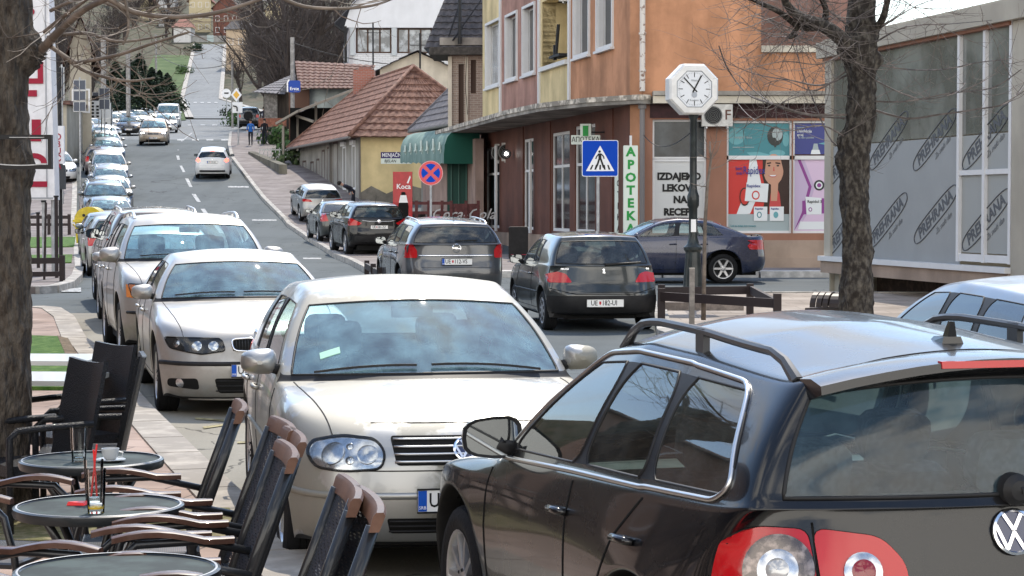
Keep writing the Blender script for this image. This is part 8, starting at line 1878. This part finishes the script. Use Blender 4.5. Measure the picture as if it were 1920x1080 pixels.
for Y,px,kd,pm,h,lab,pt in crowd:
 P,D,r=generic(kd,lab,pm,{'hatch':'hatchback','wagon':'estate car','saloon':'saloon car'}[kd],{'hatch':'hatchback','wagon':'estate_car','saloon':'saloon_car'}[kd],plate_f=pt,group='cars crowded by the side street');put_car(r,(px-960)/F*Y,Y,h,.02)
P,D,r=generic('van','white delivery van behind the white hatchback at the junction',WHT,'van','delivery_van');put_car(r,(318-960)/F*172,172,(.12,-.99))
P,D,r=generic('mpv','champagne coloured people carrier driving towards us with headlights on',GOLD,'people carrier','people_carrier',plate_f='UE 148-AT',on=True,em='diamond',fl=rounded([(.46,.70),(.80,.70),(.82,.86),(.50,.80)],.03));put_car(r,(291-960)/F*131,131,(.13,-.99))
P,D,r=generic('hatch','white hatchback driving away up the street with brake lights lit',WHT,'hatchback','hatchback',plate_r=('UE 155-BX',.86),over=dict(L=4.05,W=1.73,rx=[.05,0,0,.05,.10],zr=[.26,.42,.60,.80,1.06],rbz=1.12,wr=.66,zt=[1.42,1.45,1.47,1.47,1.45,1.44,1.41,1.38],rwglass=M_gldark),rl=rounded([(.58,.92),(.70,.84),(.82,.92),(.82,1.02),(.68,1.06)],.03),brake=True,em='diamond',mirm=M_blk)
D.strip([(-.62,.42),(.62,.42)],'rear',.05,M_blk,'diffuser',n=6);p_=D.loc(D.hit('rear',0,1.40)[0]);MB().box((p_.x+.0,-.09,p_.z-.015),(p_.x+.03,.09,p_.z+.02)).build('high_brake_light',M_redstop,r)
put_car(r,(402-960)/F*106,106,(-.10,.995))
P,D,r=generic('wagon','silver estate with slim red tail lamps on the right pavement',SIL,'estate car','estate_car',over=dict(W=1.75,rwglass=M_gldark),rl=rounded([(.42,.86),(.80,.86),(.84,.93),(.80,.97),(.50,.95)],.02),em='round');put_car(r,-8.12,86.2,(-.22,.975),.13)
P,D,r=generic('saloon','black saloon with pale reflecting rear window between the silver estate and black crossover',BLK2,'saloon car','saloon_car',over=dict(W=1.8));put_car(r,-6.05,72.3,(-.22,.975),.10)
P,D,r=suv('black crossover with number plate UE 181-ZZ parked on the right pavement',BLKP,None,x5=False,W=1.81,L=4.38,H=-.10,rail=False,name='crossover',tail=rounded([(.50,.98),(.58,.92),(.86,.90),(.88,1.10),(.80,1.12),(.60,1.02)],.02),cat='crossover')
plate(D,'rear',.86,'UE 181-ZZ',old=True);emblem(D,'rear',1.03,'round',.05);D.strip([(-.50,1.06),(-.3,1.025),(.3,1.025),(.50,1.06)],'rear',.012,M_sat,'chrome_trim');p_=D.loc(D.hit('top',P['tx'][7]-.3,0)[0]);MB().tube([p_,p_+Vector((.10,0,.18))],.006,4).build('aerial',M_blk,r);put_car(r,-4.42,63.2,(-.24,.97),.10)
P,D,r=generic('wagon','anthracite estate car with lightning emblem, plate UE 112-VS, seen from behind',ANTH,'estate car','estate_car',plate_r=('UE 112-VS',.76),rail=True,em=None,over=dict(W=1.77,sub=3,L=4.5,zt=[1.40,1.425,1.455,1.455,1.44,1.435,1.41,1.385],zb=[.80,.88,.94,.98,1.0,1.005,1.015,1.02,1.03,1.035,1.045,1.05,1.03],rbz=1.07,cbz=1.05,zr=[.28,.44,.60,.78,1.03],rwglass=glass_mat('grey_rear_glass',(.35,.40,.42),1,.12)),rl=rounded([(.66,.82),(.86,.82),(.88,1.05),(.74,1.06),(.66,.95)],.03),antenna=True,mirm=ANTH)
emblem(D,'rear',.985,'bolt',.07);D.strip([(-.64,.86),(.64,.86)],'rear',.016,M_chr,'chrome_trim',n=6);put_car(r,-1.35,37.3,(-.19,.982))
P,D,r=generic('hatch','small black hatchback with red tail lamps, plate UE 182-UI, at the junction',BLK2,'hatchback','hatchback',plate_r=('UE 182-UI',.575),style='cap',two_door=True,rwip=False,over=dict(L=3.68,W=1.60,sub=3,xf=.72,xr=3.10,R=.275,quarter=False,wr=.72,zt=[1.29,1.305,1.33,1.33,1.325,1.32,1.315,1.30],crown=.045,zb=[.72,.80,.85,.87,.88,.885,.89,.895,.90,.905,.91,.91,.90],zr=[.24,.38,.52,.66,.89],rx=[.05,0,0,.06,.12],rbz=.93,cbz=.93,bx=[.22,.44,.70,.98,1.28,1.40,2.28,2.36,2.60,2.66,3.1,3.44,3.50],tx=[1.86,1.94,2.24,2.30,2.56,2.62,2.95,3.20],cbx=1.02,ctx=1.72,rbx=3.58,rtx=3.32,rwglass=glass_mat('pale_rear_glass',(.72,.84,.84),1,.10),zf=[.2,.34,.48,.58,.68],r3=.72),rl=rounded([(.44,.68),(.76,.68),(.77,.80),(.62,.83),(.52,.80)],.03),msz=(.10,.20,.14))
word(D,'rear',-.50,.865,'PEUGEOT',.034);emblem(D,'rear',.835,'lion',.04);word(D,'rear',.64,.865,'106',.035)
D.strip([(-.74,.60),(-.4,.52),(.4,.52),(.74,.60)],'rear',.006,M_seam,'panel_gap');D.patch(rounded([(-.76,.27),(.76,.27),(.77,.50),(-.77,.50)],.02),'rear',M_blk,'rear_bumper',off=.012);D.strip([(.85,.52),(3.0,.53)],'left',.014,M_blk,'side_moulding',mir=True,off=.0)
wp=MB();wp.tube([D.loc(D.hit('rear',y,.93+.01*k)[0])+Vector((.02,0,0))for k,y in enumerate((.02,.2,.4,.55))],[.02,.014,.010,.008],5);wp.build('rear_wiper',M_blk,r);plate(D,'rear',.40,'UE 182-UI',old=True,proud=.03)
for o in[c for c in r.children if c.name.startswith('number_plate')][:1]:
 for g_ in list(o.children):bpy.data.objects.remove(g_)
 bpy.data.objects.remove(o)
put_car(r,.98,30.5,(-.165,.986))
P,D,r=generic('saloon','dark navy saloon standing side on in front of the pharmacy posters',NAVY,'saloon car','saloon_car',style='s6',over=dict(W=1.75,sub=3,L=4.48,R=.315,zt=[1.32,1.335,1.36,1.36,1.345,1.34,1.32,1.29],quarter=True,bx=[.28,.52,.84,1.18,1.52,1.64,2.46,2.54,3.12,3.16,3.50,4.02,4.34],tx=[2.22,2.30,2.54,2.60,3.02,3.06,3.20,3.34],rbx=4.08,xr=3.50),rl=rounded([(.58,.72),(.86,.72),(.86,.92),(.60,.92)],.02));put_car(r,3.20,44.9,(-1,-.02))
sp_=MB();sp_.box((4.25-2.25,-.6,1.02),(4.36-2.25,.6,1.035));sp_.box((4.27-2.25,-.5,.96),(4.30-2.25,-.46,1.02));sp_.box((4.27-2.25,.46,.96),(4.30-2.25,.5,1.02));sp_.build('boot_spoiler',M_trimb,r)
P,D,r=suv('dark grey off roader with a spare wheel on its tail beside the timber hut',ANTH,None,x5=False,W=1.80,L=4.3,spare=True,rail=False,glass=M_gldark);put_car(r,(469-960)/F*165,165,(-.08,.99),.14)
P,D,r=generic('hatch','white hatchback behind the tall pylon sign on the left',WHT,'hatchback','hatchback',group='cars standing left of the pavement');put_car(r,(104-960)/F*103,103,(.35,-.93),.1)
P,D,r=generic('wagon','red estate car behind the tall pylon sign on the left',RED,'estate car','estate_car',group='cars standing left of the pavement');put_car(r,(100-960)/F*118,118,(.55,-.83),.1)
P,D,r=generic('wagon','silver blue estate car at the right edge beyond the black estate',BLS,'estate car','estate_car',rail=False,over=dict(sub=3,W=1.80,zt=[1.33,1.35,1.375,1.375,1.365,1.36,1.34,1.32],glass=M_gldark,wr=.71),msz=(.1,.2,.14));put_car(r,3.72,15.0,(-.15,.99),-.05)
# ------------------------------------------------------------ people
M_skin=mat('skin',(.42,.25,.19),.6);M_hair=mat('dark_hair',(.02,.015,.012),.8);M_jean=mat('dark_trousers',(.02,.022,.03),.9);M_shoe=mat('shoe',(.02,.02,.02),.6)
def person(label,loc,rz,top,scale=1.0,skirt=False,bend=0,step=.12,armbend=.35,hairlen=.1,bag=False):
 t=thing('person',label,'person',loc,rz);V_={};E_=[]
 def j(n,p,r,par=None):V_[n]=(Vector(p),r,par)
 H_=1.72;c,s=math.cos(bend),math.sin(bend)
 def up(p):p=Vector(p)-Vector((0,0,.95));return Vector((p.x,p.y*c-p.z*s,p.y*s+p.z*c+.95))
 j('pel',(0,0,.95),.135);j('wai',up((0,0,1.10)),.125,'pel');j('che',up((0,0,1.32)),.15,'wai');j('nb',up((0,0,1.45)),.075,'che');j('nt',up((0,-.01,1.52)),.055,'nb');j('hd',up((0,-.02,1.62)),.095,'nt');j('ht',up((0,-.01,1.70)),.085,'hd')
 for sd in(1,-1):
  k='l' if sd>0 else 'r';f=step*sd
  j(k+'hip',(.09*sd,0,.90),.09,'pel');j(k+'kn',(.10*sd,-f*.5-.02,.50),.06,k+'hip');j(k+'an',(.10*sd,f*-.9,.09),.042,k+'kn');j(k+'to',(.11*sd,-f*.9-.15,.04),.035,k+'an')
  j(k+'sh',up((.18*sd,0,1.40)),.062,'che');j(k+'el',up((.23*sd,.02+f*.4,1.12)),.048,k+'sh');j(k+'wr',up((.22*sd,-armbend*.35+f*.3,.92+armbend*.35)),.034,k+'el');j(k+'ha',up((.21*sd,-armbend*.45+f*.3,.84+armbend*.42)),.03,k+'wr')
  for i in range(3):j(k+'f%d'%i,up((.205*sd+(i-1)*.018,-armbend*.52+f*.3,.78+armbend*.46)),.012,k+'ha')
 names=list(V_);me=bpy.data.meshes.new('person');me.from_pydata([V_[n][0]for n in names],[(names.index(n),names.index(V_[n][2]))for n in names if V_[n][2]],[])
 o=bpy.data.objects.new('body',me);COL.objects.link(o);md=o.modifiers.new('k','SKIN');sk=me.skin_vertices[0].data
 for i,n in enumerate(names):sk[i].radius=(V_[n][1],V_[n][1]*(.75 if n in('che','wai','pel')else 1));sk[i].use_root=n=='pel'
 o.modifiers.new('s','SUBSURF').levels=2;dg=bpy.context.evaluated_depsgraph_get();ev=bpy.data.meshes.new_from_object(o.evaluated_get(dg));bpy.data.objects.remove(o)
 for m in(top,M_jean,M_skin,M_shoe):ev.materials.append(m)
 nt_,hd=V_['nt'][0],V_['hd'][0];hands=[V_[k+'wr'][0]for k in 'lr']+[V_[k+'ha'][0]for k in 'lr']
 for p in ev.polygons:
  c_=p.center;p.use_smooth=True
  if(c_-nt_).length<.07 or(c_-hd).length<.14 or(c_-V_['ht'][0]).length<.12:p.material_index=2
  elif any((c_-h).length<.07 for h in hands[2:])or any((c_-V_[k+'f1'][0]).length<.06 for k in 'lr'):p.material_index=2
  elif c_.z<.93 and abs(c_.x)<.19:p.material_index=3 if c_.z<.09 else 1
  else:p.material_index=0
 b=bpy.data.objects.new('body',ev);COL.objects.link(b);b.parent=t
 mb=MB();h0=V_['ht'][0];mb.sphere((h0.x,h0.y+.012,h0.z-.02),.108,12,8,(.95,1.05,.95))
 if hairlen>.12:mb.sphere((h0.x,h0.y+.05,h0.z-.12),.10,10,7,(1,.7,1.3))
 mb.build('hair',M_hair,t,smooth=True)
 fc=MB();[fc.sphere((sx_*.033,hd.y-.088,hd.z+.005),.010,6,4)for sx_ in(-1,1)];fc.build('eye',M_ink,t);fc=MB();fc.sphere((0,hd.y-.10,hd.z-.02),.016,6,4,(.7,1,1.2));fc.build('nose',M_skin,t)
 if bag:mb=MB();q=V_['lha'][0];mb.box((q.x-.02,q.y-.12,q.z-.38),(q.x+.08,q.y+.12,q.z-.08));mb.tube([(q.x+.03,q.y-.08,q.z-.1),(q.x+.01,q.y,q.z+.02),(q.x+.03,q.y+.08,q.z-.1)],.01,5);mb.build('handbag',M_blk,t)
 t.scale=(scale,)*3;return t
M_jblue=mat('blue_jacket',(.02,.12,.42),.8,col2=(.25,.35,.5),vscale=9,c2lo=.58,c2hi=.64);M_jblk=mat('black_coat',(.014,.014,.018),.9);M_jgr=mat('dark_blue_coat',(.02,.022,.035),.9)
person('man in a bright blue jacket walking on the right pavement towards us',gp(470,127,.13),0,M_jblue,.92)
person('woman in a black coat with a handbag walking beside the blue jacketed man',gp(496,128,.13),.15,M_jblk,.90,hairlen=.3,bag=True,armbend=.1)
person('person in dark clothes walking away beside the parked dark off roader',gp(495,160,.13),2.9,M_jgr,1.0)
person('person in a dark coat bending over between the silver estate and the old house',gp(663,88.5,.13),-1.3,M_jgr,.95,bend=1.05)
t,sd_,_=gable_house('cafe_house','long brownish cafe house left of the street trees, mirrored in the black estate car',(-8.2,3),(-.22,.975),27,8,6.2,2.5,stucco('cafe_render',(.30,.20,.15),.2),T_brn,rows=6,z=0,tilew=1.0)
for u_ in range(2,26,4):window(sd_['front'],t,u_,u_+1.6,.9,2.5,d=.0);window(sd_['front'],t,u_,u_+1.6,3.9,5.3,d=.0)
t=thing('canopy_lamp','small lit round lamp under the canopy right of the air conditioners','lamp',FL.p(U(966),3.65,.3));MB().sphere((0,0,0),.06,10,7).build('bulb',mat('lamp_glow',(1,1,1),.3,emit=((1,1,.97),12)),t,smooth=True);MB().lathe([(.10,.14),(.16,.05),(.14,-.06),(.13,-.06),(.15,.05),(.09,.13)],14,axis='y').build('shade',M_blk,t)
for o in list(bpy.data.objects):
 if o.type=='MESH' and not o.data.materials:o.data.materials.append(M_blk)
